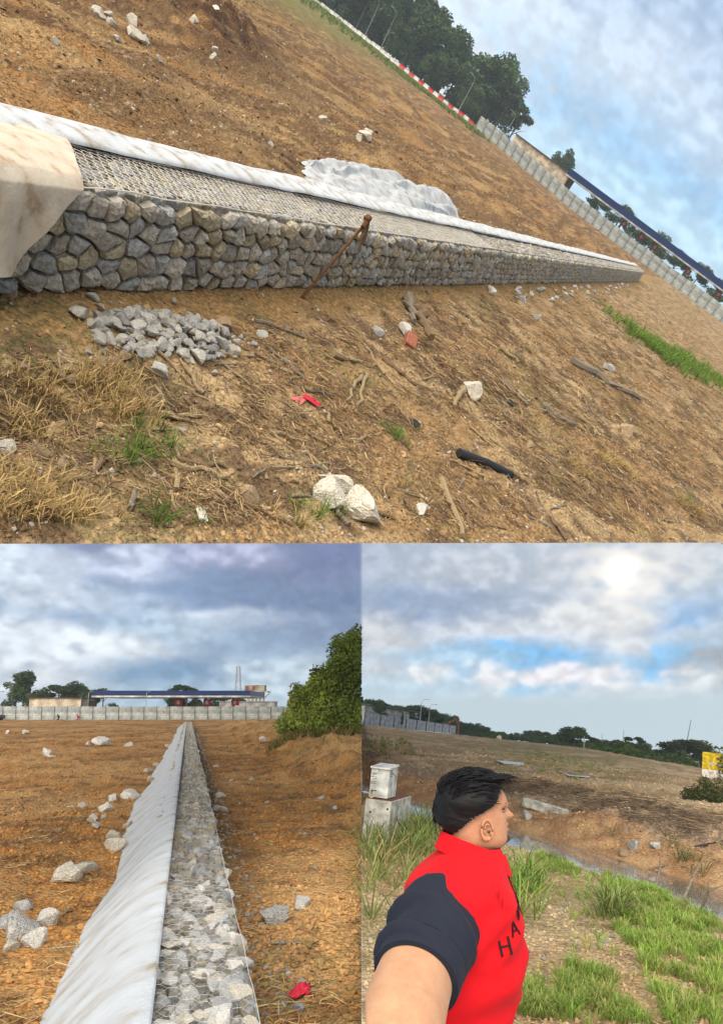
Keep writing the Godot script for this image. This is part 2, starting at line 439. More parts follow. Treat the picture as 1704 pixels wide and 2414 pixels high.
class Shape:
	var v := PackedVector3Array()
	var f := PackedInt32Array()
	var c := PackedColorArray()
	var tone := Color(1, 1, 1)

	func point(p: Vector3) -> int:
		v.append(p)
		c.append(tone)
		return v.size() - 1

	func tri(a: Vector3, b: Vector3, d: Vector3) -> void:
		f.append_array(PackedInt32Array([point(a), point(b), point(d)]))

	func quad(a: Vector3, b: Vector3, d: Vector3, e: Vector3) -> void:
		var k := v.size()
		for p in [a, b, d, e]:
			point(p)
		f.append_array(PackedInt32Array([k, k + 1, k + 2, k, k + 2, k + 3]))

	func box(mid: Vector3, size: Vector3, turn := Basis.IDENTITY, chamfer := 0.0) -> void:
		var h := size * 0.5
		if chamfer > 0.0:
			# 24 corners: three per box corner
			var id := {}
			for sx in [-1, 1]:
				for sy in [-1, 1]:
					for sz in [-1, 1]:
						for ax in 3:
							var p := Vector3(sx * h.x, sy * h.y, sz * h.z)
							for o in 3:
								if o != ax:
									p[o] -= signf(p[o]) * chamfer
							id[[sx, sy, sz, ax]] = point(mid + turn * p)
			for ax in 3:
				var b1 := (ax + 1) % 3
				var b2 := (ax + 2) % 3
				for s in [-1, 1]:
					var ring := []
					for q in [[-1, -1], [1, -1], [1, 1], [-1, 1]]:
						var key := [0, 0, 0, ax]
						key[ax] = s
						key[b1] = q[0]
						key[b2] = q[1]
						ring.append(id[key])
					_face(ring, s > 0)
				for q in [[-1, -1], [1, -1], [1, 1], [-1, 1]]:
					# edge along ax
					var e := []
					for s in [-1, 1]:
						var key := [0, 0, 0, b1]
						key[ax] = s
						key[b1] = q[0]
						key[b2] = q[1]
						e.append(id[key])
					for s in [1, -1]:
						var key := [0, 0, 0, b2]
						key[ax] = s
						key[b1] = q[0]
						key[b2] = q[1]
						e.append(id[key])
					_face(e, q[0] * q[1] < 0)
			for sx in [-1, 1]:
				for sy in [-1, 1]:
					for sz in [-1, 1]:
						var a: int = id[[sx, sy, sz, 0]]
						var b: int = id[[sx, sy, sz, 1]]
						var d: int = id[[sx, sy, sz, 2]]
						if sx * sy * sz > 0:
							f.append_array(PackedInt32Array([a, d, b]))
						else:
							f.append_array(PackedInt32Array([a, b, d]))
			return
		var k := v.size()
		for sx in [-1, 1]:
			for sy in [-1, 1]:
				for sz in [-1, 1]:
					point(mid + turn * Vector3(sx * h.x, sy * h.y, sz * h.z))
		for q in [[0, 1, 3, 2], [4, 6, 7, 5], [0, 4, 5, 1], [2, 3, 7, 6], [0, 2, 6, 4], [1, 5, 7, 3]]:
			f.append_array(PackedInt32Array([k + q[0], k + q[2], k + q[1], k + q[0], k + q[3], k + q[2]]))

	func _face(r: Array, flip: bool) -> void:
		if flip:
			f.append_array(PackedInt32Array([r[0], r[2], r[1], r[0], r[3], r[2]]))
		else:
			f.append_array(PackedInt32Array([r[0], r[1], r[2], r[0], r[2], r[3]]))

	func bar(a: Vector3, b: Vector3, wide: float, deep: float, up := Vector3.UP) -> void:
		var x := (b - a).normalized()
		var z := x.cross(up)
		if z.length() < 0.01:
			z = x.cross(Vector3.RIGHT)
		z = z.normalized()
		box((a + b) * 0.5, Vector3((b - a).length(), wide, deep), Basis(x, z.cross(x), z))

	func tube(path: Array, radii: Array, sides := 6) -> void:
		var n := path.size()
		var k0 := v.size()
		var prev := Vector3.UP
		for i in n:
			var d: Vector3 = (path[mini(i + 1, n - 1)] - path[maxi(i - 1, 0)]).normalized()
			var x := d.cross(prev)
			if x.length() < 0.05:
				x = d.cross(Vector3.RIGHT)
			x = x.normalized()
			var y := x.cross(d)
			for s in sides:
				var an := TAU * s / sides
				point(path[i] + (x * cos(an) + y * sin(an)) * radii[i])
		for i in n - 1:
			for s in sides:
				var a := k0 + i * sides + s
				var b := k0 + i * sides + (s + 1) % sides
				f.append_array(PackedInt32Array([a, b, b + sides, a, b + sides, a + sides]))
		var c0 := point(path[0])
		var c1 := point(path[n - 1])
		for s in sides:
			f.append_array(PackedInt32Array([c0, k0 + (s + 1) % sides, k0 + s]))
			f.append_array(PackedInt32Array([c1, k0 + (n - 1) * sides + s, k0 + (n - 1) * sides + (s + 1) % sides]))

	func grid(rows: Array, flip := false) -> void:
		var k := v.size()
		var w: int = rows[0].size()
		for r in rows:
			for p in r:
				point(p)
		for j in rows.size() - 1:
			for i in w - 1:
				var a := k + j * w + i
				if flip:
					f.append_array(PackedInt32Array([a, a + w + 1, a + 1, a, a + w, a + w + 1]))
				else:
					f.append_array(PackedInt32Array([a, a + 1, a + w + 1, a, a + w + 1, a + w]))


func built(s: Shape, smoothed := false) -> ArrayMesh:
	return commit(s.v, s.f, s.c, smoothed)


# ---------------------------------------------------------------- scene helpers
func numbered(called: String) -> String:
	var k: int = used.get(called, 0)
	used[called] = k + 1
	return called if k == 0 else "%s_%03d" % [called, k]


func tag(o: Node3D, label: String, category: String, group := "") -> void:
	o.set_meta("label", label)
	o.set_meta("category", category)
	if group:
		o.set_meta("group", group)


func thing(called: String, label: String, category: String, at: Transform3D, group := "") -> Node3D:
	var o := Node3D.new()
	o.name = numbered(called)
	add_child(o)
	o.transform = at
	tag(o, label, category, group)
	return o


func solo(called: String, mesh: Mesh, m: Material, at: Transform3D, label: String, category: String, group := "") -> MeshInstance3D:
	var o := MeshInstance3D.new()
	o.name = numbered(called)
	o.mesh = mesh
	o.material_override = m
	add_child(o)
	o.transform = at
	tag(o, label, category, group)
	return o


func part(called: String, mesh: Mesh, m: Material, parent: Node3D, at := Transform3D.IDENTITY) -> MeshInstance3D:
	var o := MeshInstance3D.new()
	o.name = called
	o.mesh = mesh
	o.material_override = m
	parent.add_child(o, true)
	o.transform = at
	return o


func structure(called: String, mesh: Mesh, m: Material, at: Transform3D, label: String) -> MeshInstance3D:
	var o := solo(called, mesh, m, at, label, "ground")
	o.set_meta("kind", "structure")
	return o


func scatter(called: String, mesh: Mesh, m: Material, where: Transform3D, xf: Array, tones: Array, label: String, category: String) -> MultiMeshInstance3D:
	var mm := MultiMesh.new()
	mm.transform_format = MultiMesh.TRANSFORM_3D
	mm.use_colors = tones.size() > 0
	mm.mesh = mesh
	mm.instance_count = xf.size()
	for k in xf.size():
		mm.set_instance_transform(k, xf[k])
		if tones:
			mm.set_instance_color(k, tones[k])
	var o := MultiMeshInstance3D.new()
	o.name = numbered(called)
	o.multimesh = mm
	o.material_override = m
	add_child(o)
	o.transform = where
	tag(o, label, category)
	o.set_meta("kind", "stuff")
	return o


const ORDINALS := ["first", "second", "third", "fourth", "fifth", "sixth", "seventh", "eighth", "ninth", "tenth", "eleventh", "twelfth", "thirteenth", "fourteenth", "fifteenth", "sixteenth", "seventeenth", "eighteenth", "nineteenth", "twentieth"]

func nth(k: int) -> String:
	if k < 20:
		return ORDINALS[k]
	return ["twenty-", "thirty-"][k / 10 - 2 if (k + 1) % 10 else k / 10 - 2] + ORDINALS[k % 10] if k % 10 != 9 else ["thirtieth", "fortieth"][k / 10 - 2]


func any_turn() -> Basis:
	return Basis(Vector3(rng.randfn(), rng.randfn(), rng.randfn()).normalized(), rng.randf() * TAU)


func spin(a: float) -> Basis:
	return Basis(Vector3.UP, a)


func put(f: Transform3D, p: Vector3, turn := 0.0, s := 1.0) -> Transform3D:
	return f * Transform3D(spin(turn).scaled(Vector3.ONE * s), p)


func rock_at(f: Transform3D, p: Vector3, size: float, m: Material, label: String, group := "", called := "rock", big := true) -> MeshInstance3D:
	var lib := rocks_big if big else rocks_small
	var mesh := lib[rng.randi() % lib.size()]
	var b := spin(rng.randf() * TAU) * Basis(Vector3(rng.randfn(), 0.3 * rng.randfn(), rng.randfn()).normalized(), rng.randf_range(-0.5, 0.5))
	return solo(called, mesh, m, f * Transform3D(b.scaled(Vector3(1, rng.randf_range(0.85, 1.1), rng.randf_range(0.85, 1.1)) * size), p + Vector3(0, size * 0.2, 0)), label, "rock", group)


func poly_dist(p: Vector2, line: Array) -> float:
	var best := 1e9
	for k in line.size() - 1:
		best = minf(best, p.distance_to(Geometry2D.get_closest_point_to_segment(p, line[k], line[k + 1])))
	return best


func fan_ground(called: String, f: Transform3D, a0: float, a1: float, na: int, near: Callable, far: float, nr: int, height: Callable, tone: Callable, m: Material, label: String, shift = null) -> MeshInstance3D:
	# ground sheet on a fan of rays from the point under the eye, closer together near it
	var v := PackedVector3Array()
	var c := PackedColorArray()
	var fc := PackedInt32Array()
	v.resize((na + 1) * (nr + 1))
	c.resize(v.size())
	for i in na + 1:
		var an := lerpf(a0, a1, float(i) / na)
		var r0: float = near.call(an)
		var k := log(far / r0)
		for j in nr + 1:
			var r := r0 * exp(k * j / nr)
			var x := r * cos(an)
			var z := r * sin(an)
			var y: float = height.call(x, z)
			if shift != null:
				x += shift.call(an, y)
				y = height.call(x, z)
			var n := i * (nr + 1) + j
			v[n] = Vector3(x, y, z)
			c[n] = tone.call(x, y, z)
	for i in na:
		for j in nr:
			var a := i * (nr + 1) + j
			var b := a + nr + 1
			fc.append_array(PackedInt32Array([a, a + 1, b + 1, a, b + 1, b]))
	return structure(called, commit(v, fc, c, true), m, f, label)


# ---------------------------------------------------------------- builders shared by the places
func stone_cells(s0: float, s1: float, h: float, wide: float, tall: float, sd: int) -> Array:
	# irregular stones fitted together over a face: cells round jittered points, each [centre, outline]
	var r := RandomNumberGenerator.new()
	r.seed = sd
	var cols := int((s1 - s0) / wide) + 2
	var rows := maxi(2, int(round(h / tall)))
	var q := tall / wide
	var pts := []
	for j in range(-1, rows + 1):
		var line := []
		for i in cols:
			line.append(Vector2((s0 + (i + (0.5 if j % 2 else 0.0) + r.randf_range(-0.36, 0.36)) * wide) * q, (j + 0.5 + r.randf_range(-0.33, 0.33)) * h / rows))
		pts.append(line)
	var out := []
	for j in range(1, rows + 1):
		for i in cols:
			var p: Vector2 = pts[j][i]
			var cell := PackedVector2Array([p + Vector2(-2, -2) * tall, p + Vector2(2, -2) * tall, p + Vector2(2, 2) * tall, p + Vector2(-2, 2) * tall])
			for dj in range(-2, 3):
				if j + dj < 0 or j + dj >= pts.size():
					continue
				for di in range(-3, 4):
					if (di == 0 and dj == 0) or i + di < 0 or i + di >= cols:
						continue
					cell = clip_half(cell, p, pts[j + dj][i + di])
			var poly := PackedVector2Array()
			for w in cell:
				poly.append(Vector2(w.x / q, clampf(w.y, 0.0, h)))
			if poly.size() >= 3:
				out.append(poly)
	return out


func clip_half(poly: PackedVector2Array, p: Vector2, o: Vector2) -> PackedVector2Array:
	var mid := (p + o) * 0.5
	var n := (o - p).normalized()
	var out := PackedVector2Array()
	for k in poly.size():
		var a := poly[k]
		var b := poly[(k + 1) % poly.size()]
		var da := (a - mid).dot(n)
		var db := (b - mid).dot(n)
		if da <= 0.0:
			out.append(a)
		if (da < 0.0) != (db < 0.0):
			out.append(a.lerp(b, da / (da - db)))
	return out


func stone_into(s: Shape, poly: PackedVector2Array, frame: Transform3D, gap: float, bulge: float, r: RandomNumberGenerator, fine := true) -> void:
	# one stone: its outline shrunk by the joint, swelling outwards along the frame's z
	var mid := Vector2.ZERO
	for p in poly:
		mid += p
	mid /= poly.size()
	var ring := PackedVector2Array()
	for k in poly.size():
		var a := poly[k]
		var b := poly[(k + 1) % poly.size()]
		ring.append(a)
		if fine and a.distance_to(b) > 0.08:
			ring.append(a.lerp(b, 0.5) + Vector2(r.randf_range(-0.015, 0.015), r.randf_range(-0.015, 0.015)))
	var n := ring.size()
	var tilt := Vector2(r.randf_range(-0.5, 0.5), r.randf_range(-0.5, 0.5))
	var k0 := s.v.size()
	var lift := bulge * r.randf_range(0.6, 1.2)
	for lay in [[0.0, -0.10], [0.0, -0.01], [0.13, 0.55], [0.5, 1.0]]:
		for k in n:
			var p := ring[k]
			var d := mid - p
			var inset: float = gap + d.length() * lay[0]
			if lay[0] == 0.0:
				inset = gap * 1.0 + d.length() * 0.05 + r.randf_range(0.0, 0.018)
			var w := p + d.normalized() * minf(inset, d.length() * 0.9)
			var z: float = lay[1] if lay[1] < 0.0 else lift * lay[1] * (1.0 + r.randf_range(-0.25, 0.25)) + (w - mid).dot(tilt) * 0.35
			s.point(frame * Vector3(w.x, w.y, z))
	var top := s.point(frame * Vector3(mid.x, mid.y, lift * 1.05))
	for lay in 3:
		for k in n:
			var a := k0 + lay * n + k
			var b := k0 + lay * n + (k + 1) % n
			s.f.append_array(PackedInt32Array([a, b + n, b, a, a + n, b + n]))
	for k in n:
		s.f.append_array(PackedInt32Array([k0 + 3 * n + k, top, k0 + 3 * n + (k + 1) % n]))


func stone_tone(r: RandomNumberGenerator) -> Color:
	var g := r.randf_range(0.38, 0.64)
	var warm := r.randf()
	var c := Color(g * 1.04, g * 0.97, g * 0.86)
	if warm > 0.72:
		c = Color(g * 1.1, g * 0.96, g * 0.7)
	elif warm < 0.2:
		c = Color(g * 0.95, g * 0.96, g * 0.95)
	return c


func hex_wire(s0: float, s1: float, t0: float, t1: float, size: float, rad: float, frame: Transform3D, inside: Callable) -> ArrayMesh:
	# woven wire in six-sided meshes over the frame's x-z plane
	var s := Shape.new()
	var w := size
	var h := size * 0.58
	var j := 0
	var t := t0
	while t < t1:
		var x := s0 + (w * 0.5 if j % 2 else 0.0)
		while x < s1:
			var a := Vector3(x - w * 0.5, 0, t)
			var b := Vector3(x, 0, t + h * 0.5)
			var c := Vector3(x + w * 0.5, 0, t)
			var d := Vector3(x, 0, t + h * 1.2)
			for e in [[a, b], [b, c], [b, d]]:
				if inside.call((e[0] + e[1]) * 0.5):
					var lift := Vector3(0, 0.012 * noise.fine.get_noise_2d(e[0].x * 3.0, e[0].z * 3.0), 0)
					s.tube([frame * (e[0] + lift), frame * (e[1] + lift)], [rad, rad], 4)
			x += w
		t += h * 1.2
		j += 1
	return built(s, true)


func sheet_panel(wide: float, high: float, ribs: int) -> ArrayMesh:
	var s := Shape.new()
	var prof := []
	for k in ribs:
		var x := -wide * 0.5 + wide * k / ribs
		var d := wide / ribs
		prof.append_array([Vector2(x, 0.0), Vector2(x + d * 0.35, 0.0), Vector2(x + d * 0.45, 0.035), Vector2(x + d * 0.9, 0.035)])
	prof.append(Vector2(wide * 0.5, 0.0))
	var lo := []
	var hi := []
	for p in prof:
		lo.append(Vector3(p.x, 0.0, p.y))
		hi.append(Vector3(p.x, high, p.y))
	s.grid([hi, lo])
	var lob := []
	var hib := []
	for p in prof:
		lob.append(Vector3(p.x, 0.0, p.y - 0.01))
		hib.append(Vector3(p.x, high, p.y - 0.01))
	s.grid([lob, hib])
	s.grid([hib, hi])
	return built(s)


func hoarding(f: Transform3D, ground: Callable, a: Vector3, b: Vector3, high: float, wide: float, mats: Array, label: String, thick := 0.09) -> Node3D:
	# site fence of ribbed sheets between posts; its sheets face the frame's viewer side
	var n := int(round((b - a).length() / wide))
	var dir := (b - a).normalized()
	var side := dir.cross(Vector3.UP).normalized()
	var turn := Basis(dir, Vector3.UP, dir.cross(Vector3.UP).normalized())
	var o := thing("site_fence", label, "fence", f * Transform3D(Basis.IDENTITY, a))
	var step := (b - a) / n
	var mesh := sheet_panel(step.length() - 0.02, high, 9)
	var post := Shape.new()
	post.box(Vector3(0, high * 0.5 - 0.1, 0), Vector3(thick, high + 0.35, thick))
	var pm := built(post)
	var rail := Shape.new()
	rail.box(Vector3.ZERO, Vector3(step.length(), 0.05, 0.04))
	var rm := built(rail)
	for k in n + 1:
		var p := a + step * k
		p.y = ground.call(p.x, p.z)
		var q := a + step * (k + 1)
		q.y = ground.call(q.x, q.z)
		var post_part := part("post", pm, M.fence_post, o, Transform3D(turn * Basis(Vector3(0, 0, 1), rng.randf_range(-0.012, 0.012)), p - a + side * 0.09))
		if k == n:
			break
		var d := (q - p).normalized()
		var pb := Basis(d, Vector3.UP, turn.z)
		var pan := part("panel", mesh, mats[rng.randi() % mats.size()], o, Transform3D(pb, (p + q) * 0.5 - a + Vector3(0, rng.randf_range(0.0, 0.05), 0)))
		for y in [0.32, 0.68]:
			part("rail", rm, M.steel, pan, Transform3D(Basis.IDENTITY, Vector3(0, high * y, 0.075)))
	return o


func leaf_cloud(sd: int, lobes: Array, count: int, size: float, base: Color, spread: float, keep = null) -> ArrayMesh:
	# foliage: single leaf clumps spread through the lobes, denser outside
	var r := RandomNumberGenerator.new()
	r.seed = sd
	var s := Shape.new()
	var vol := 0.0
	for l in lobes:
		vol += l[1].x * l[1].y * l[1].z
	for l in lobes:
		var n := int(count * l[1].x * l[1].y * l[1].z / vol)
		var tone := base * r.randf_range(1.0 - spread, 1.0 + spread)
		for k in n:
			var d := Vector3(r.randfn(), r.randfn(), r.randfn()).normalized()
			var p: Vector3 = l[0] + d * l[1] * pow(r.randf(), 0.4) * (1.0 + 0.16 * noise.fine.get_noise_3d(d.x * 1.5 + sd, d.y * 1.5, d.z * 1.5) * 2.0)
			if keep != null and not keep.call(p):
				continue
			var g := r.randf_range(0.65, 1.35)
			s.tone = Color(tone.r * g * r.randf_range(0.85, 1.25), tone.g * g, tone.b * g * r.randf_range(0.8, 1.1))
			var b := Basis(Vector3(r.randfn(), r.randfn(), r.randfn()).normalized(), r.randf() * TAU)
			var z := size * r.randf_range(0.6, 1.3)
			var x := b.x * z
			var y := b.y * z * 0.55
			var m := p + b.z * z * 0.22
			s.tri(p - x, m - y * 0.2 + y, p + x)
			s.tri(p - x, p + x, m - y)
	return built(s)


var crown_cache := {}

func crown_mesh(kind: String, sd: int) -> ArrayMesh:
	var key := kind + str(sd)
	if crown_cache.has(key):
		return crown_cache[key]
	var r := RandomNumberGenerator.new()
	r.seed = sd * 7 + 3
	var lobes := []
	var tone := Color(0.062, 0.1, 0.042)
	if kind == "round":
		for k in 15:
			var an := r.randf() * TAU
			var y := r.randf_range(0.34, 0.88)
			var w := 0.34 * sqrt(1.0 - pow((y - 0.55) / 0.5, 2.0))
			lobes.append([Vector3(cos(an) * w * r.randf_range(0.3, 1.0), y, sin(an) * w * r.randf_range(0.3, 1.0)), Vector3(0.15, 0.12, 0.15) * r.randf_range(0.75, 1.3)])
	elif kind == "full":
		for k in 26:
			var an := r.randf() * TAU
			var y := r.randf_range(0.1, 0.9)
			var w := 0.40 * sqrt(maxf(0.05, 1.0 - pow((y - 0.42) / 0.58, 2.0)))
			lobes.append([Vector3(cos(an) * w * r.randf_range(0.3, 1.0), y, sin(an) * w * r.randf_range(0.3, 1.0)), Vector3(0.15, 0.12, 0.15) * r.randf_range(0.7, 1.25)])
	elif kind == "tall":
		for k in 14:
			var an := r.randf() * TAU
			var y := r.randf_range(0.3, 0.92)
			lobes.append([Vector3(cos(an) * 0.17 * r.randf(), y, sin(an) * 0.17 * r.randf()), Vector3(0.12, 0.11, 0.12) * r.randf_range(0.7, 1.2)])
	elif kind == "open":
		for k in 9:
			var an := r.randf() * TAU
			var w := r.randf_range(0.1, 0.36)
			lobes.append([Vector3(cos(an) * w, r.randf_range(0.6, 0.92), sin(an) * w), Vector3(0.13, 0.075, 0.13) * r.randf_range(0.7, 1.2)])
		tone = Color(0.06, 0.085, 0.042)
	elif kind == "bush":
		for k in 16:
			var an := r.randf() * TAU
			var w := r.randf_range(0.0, 0.62)
			lobes.append([Vector3(cos(an) * w, r.randf_range(0.15, 0.8) * (1.0 - w * 0.6), sin(an) * w), Vector3(0.26, 0.22, 0.26) * r.randf_range(0.7, 1.2)])
		tone = Color(0.08, 0.13, 0.04)
	var m := leaf_cloud(sd, lobes, 5200 if kind == "full" else 3400, 0.03 if kind != "bush" else 0.05, tone, 0.3)
	crown_cache[key] = m
	return m


func trunk_mesh(kind: String, sd: int) -> ArrayMesh:
	var key := "trunk" + kind + str(sd)
	if crown_cache.has(key):
		return crown_cache[key]
	var r := RandomNumberGenerator.new()
	r.seed = sd
	var s := Shape.new()
	var top := 0.6 if kind != "bush" else 0.3
	var bend := Vector3(r.randf_range(-0.03, 0.03), 0, r.randf_range(-0.03, 0.03))
	s.tube([Vector3(0, -0.02, 0), Vector3(0, top * 0.5, 0) + bend, Vector3(0, top, 0) + bend * 1.5, Vector3(0, top + 0.2, 0)], [0.022, 0.017, 0.012, 0.004], 7)
	for k in 5:
		var an := r.randf() * TAU
		var y := r.randf_range(0.45, 1.0) * top
		var e := Vector3(cos(an) * 0.24, y + r.randf_range(0.1, 0.25), sin(an) * 0.24)
		s.tube([Vector3(0, y, 0) + bend, (Vector3(0, y, 0) + bend).lerp(e, 0.5) + Vector3(0, 0.03, 0), e], [0.009, 0.006, 0.002], 5)
	var m := built(s, true)
	crown_cache[key] = m
	return m


func tree(f: Transform3D, p: Vector3, high: float, wide: float, kind: String, sd: int, label: String, group: String, called := "tree", pale := false) -> Node3D:
	var o := thing(called, label, "shrub" if kind == "bush" else "tree", f * Transform3D(spin(rng.randf() * TAU).scaled(Vector3(wide, high, wide)), p), group)
	part("trunk", trunk_mesh(kind, sd), M.bark_pale if pale else M.bark, o)
	part("crown", crown_mesh(kind, sd), M.leaf, o)
	return o


func tuft_mesh(sd: int, blades: int, high: float, lean: float, wide: float) -> ArrayMesh:
	var r := RandomNumberGenerator.new()
	r.seed = sd
	var s := Shape.new()
	for k in blades:
		var an := r.randf() * TAU
		var d := Vector3(cos(an), 0, sin(an))
		var side := Vector3(-d.z, 0, d.x) * wide * r.randf_range(0.7, 1.2)
		var h := high * r.randf_range(0.55, 1.1)
		var l := lean * r.randf_range(0.3, 1.2)
		var b := d * r.randf() * 0.25 * high
		var g := r.randf_range(0.75, 1.25)
		s.tone = Color(g * r.randf_range(0.9, 1.3), g, g * r.randf_range(0.7, 1.1))
		var p1 := b + Vector3(0, h * 0.55, 0) + d * l * h * 0.3
		var p2 := b + Vector3(0, h * 0.9, 0) + d * l * h * 0.75
		var p3 := b + Vector3(0, h * (1.0 - 0.35 * l), 0) + d * l * h * 1.25
		s.quad(b - side * 0.5, p1 - side * 0.45, p1 + side * 0.45, b + side * 0.5)
		s.quad(p1 - side * 0.45, p2 - side * 0.3, p2 + side * 0.3, p1 + side * 0.45)
		s.tri(p2 - side * 0.3, p3, p2 + side * 0.3)
	return built(s)


func straw_mesh(sd: int, bits: int, span: float, lift: float, slim := 1.0) -> ArrayMesh:
	# loose dead stalks lying over one another
	var r := RandomNumberGenerator.new()
	r.seed = sd
	var s := Shape.new()
	for k in bits:
		var p := Vector3(r.randf_range(-1, 1) * span * 0.5, r.randf() * lift, r.randf_range(-1, 1) * span * 0.5)
		var an := r.randf() * TAU
		var d := Vector3(cos(an), r.randf_range(-0.25, 0.35), sin(an)) * span * r.randf_range(0.25, 0.8)
		var curl := Vector3(-d.z, 0.1 * span, d.x) * r.randf_range(-0.6, 0.6)
		var g := r.randf_range(0.6, 1.3)
		s.tone = Color(g, g * r.randf_range(0.9, 1.05), g * r.randf_range(0.8, 1.1))
		var w := span * r.randf_range(0.008, 0.02) * slim
		s.tube([p - d * 0.5, p - d * 0.18 + curl * 0.4, p + d * 0.15 + curl * 0.45, p + d * 0.5], [w, w, w * 0.9, w * 0.4], 3)
	return built(s)


func log_mesh(sd: int, long: float, thick: float, crook: float) -> ArrayMesh:
	var r := RandomNumberGenerator.new()
	r.seed = sd
	var s := Shape.new()
	var path := []
	var rad := []
	var n := 7
	for k in n:
		var t := float(k) / (n - 1)
		path.append(Vector3((t - 0.5) * long, r.randf_range(-1, 1) * crook * 0.4, r.randf_range(-1, 1) * crook))
		rad.append(thick * 0.5 * (1.0 - 0.45 * t) * r.randf_range(0.85, 1.15))
	s.tube(path, rad, 7)
	if long > 0.6:
		var a: Vector3 = path[3]
		s.tube([a, a + Vector3(0.12, 0.06, 0.14) * long], [thick * 0.22, thick * 0.1], 5)
	return built(s, false)


func stick(f: Transform3D, a: Vector3, b: Vector3, thick: float, m: Material, label: String, called := "stick", group := "", cat := "stick") -> MeshInstance3D:
	var d := b - a
	var x := d.normalized()
	var z := x.cross(Vector3.UP).normalized()
	var mesh := log_mesh(rng.randi() % 1000, d.length(), thick, thick * 0.3 + d.length() * 0.012)
	return solo(called, mesh, m, f * Transform3D(Basis(x, z.cross(x), z), (a + b) * 0.5 + Vector3(0, thick * 0.35, 0)), label, cat, group)


func cloth_sheet(f: Transform3D, rows: Array, m: Material, called: String, label: String) -> MeshInstance3D:
	var s := Shape.new()
	s.grid(rows)
	return solo(called, built(s, true), m, f, label, "geotextile")


func filling_station(f: Transform3D, at: Vector3, turn: float, long: float, deep: float, under: float, over: float, cols: Array, label: String, group: String) -> Node3D:
	# flat roof over the pumps: deep blue fascia, white lower band, pale soffit, columns with red panels
	var o := thing("station_canopy", label, "canopy", f * Transform3D(spin(turn), at), group)
	var s := Shape.new()
	s.box(Vector3(0, over - 0.15, 0), Vector3(long - 0.3, 0.2, deep - 0.3))
	part("roof", built(s), M.steel, o)
	s = Shape.new()
	var band := over - under - 0.35
	for q in [[Vector3(0, 0, deep * 0.5), Vector3(long, band, 0.12)], [Vector3(0, 0, -deep * 0.5), Vector3(long, band, 0.12)], [Vector3(-long * 0.5 + 0.06, 0, 0), Vector3(0.12, band, deep - 0.13)], [Vector3(long * 0.5 - 0.06, 0, 0), Vector3(0.12, band, deep - 0.13)]]:
		s.box(q[0] + Vector3(0, over - band * 0.5, 0), q[1])
	part("fascia", built(s), M.canopy_blue, o)
	s = Shape.new()
	for q in [[Vector3(0, 0, deep * 0.5 + 0.02), Vector3(long + 0.04, 0.33, 0.14)], [Vector3(0, 0, -deep * 0.5 - 0.02), Vector3(long + 0.04, 0.33, 0.14)], [Vector3(-long * 0.5, 0, 0), Vector3(0.14, 0.33, deep - 0.12)], [Vector3(long * 0.5, 0, 0), Vector3(0.14, 0.33, deep - 0.12)]]:
		s.box(q[0] + Vector3(0, under + 0.17, 0), q[1])
	part("white_band", built(s), M.white_paint, o)
	s = Shape.new()
	s.box(Vector3(0, under + 0.05, 0), Vector3(long - 0.4, 0.08, deep - 0.4))
	part("soffit", built(s), M.soffit, o)
	var cs := Shape.new()
	cs.box(Vector3(0, under * 0.5, 0), Vector3(0.5, under, 0.5), Basis.IDENTITY, 0.03)
	var cm := built(cs)
	var ps := Shape.new()
	ps.box(Vector3(0, 0, 0), Vector3(1.5, 1.25, 0.7), Basis.IDENTITY, 0.1)
	var pm := built(ps)
	var fs := Shape.new()
	for a in 10:
		var t0 := TAU * a / 10.0
		var t1 := TAU * (a + 1) / 10.0
		fs.tri(Vector3(0, 0, 0.36), Vector3(sin(t0) * 0.34, cos(t0) * 0.4, 0.36), Vector3(sin(t1) * 0.34, cos(t1) * 0.4, 0.36))
	var fm := built(fs)
	for x in cols:
		part("column", cm, M.grey_wall, o, Transform3D(Basis.IDENTITY, Vector3(x, 0, deep * 0.15)))
		var p := part("red_panel", pm, M.sign_red, o, Transform3D(Basis.IDENTITY, Vector3(x + 0.5, under - 0.95, deep * 0.15 + 0.62)))
		part("emblem", fm, M.white_paint, p)
		var d := Shape.new()
		d.box(Vector3(0, 0.85, 0), Vector3(0.9, 1.7, 0.6), Basis.IDENTITY, 0.06)
		part("pump", built(d), M.white_paint, o, Transform3D(Basis.IDENTITY, Vector3(x, 0.12, deep * 0.15 + 1.6)))
	return o


func block_house(f: Transform3D, at: Vector3, turn: float, size: Vector3, label: String, wall_m: Material, called := "station_shop") -> Node3D:
	var o := thing(called, label, "building", f * Transform3D(spin(turn), at))
	var s := Shape.new()
	s.box(Vector3(0, size.y * 0.5, 0), size)
	part("wall", built(s), wall_m, o)
	s = Shape.new()
	s.box(Vector3(0, size.y + 0.08, 0), Vector3(size.x + 0.8, 0.16, size.z + 0.8), Basis.IDENTITY, 0.02)
	part("roof", built(s), M.brown_trim, o)
	s = Shape.new()
	s.box(Vector3(size.x * 0.5 + 0.6, size.y * 0.45, size.z * 0.1), Vector3(1.2, size.y * 0.9, size.z * 0.6))
	part("side_wing", built(s), M.grey_wall, o)
	s = Shape.new()
	for k in 2:
		s.box(Vector3(-size.x * 0.2 + size.x * 0.4 * k, size.y * 0.62, size.z * 0.5 + 0.01), Vector3(size.x * 0.34, 0.05, 0.04))
	part("wall_band", built(s), M.soffit, o)
	return o


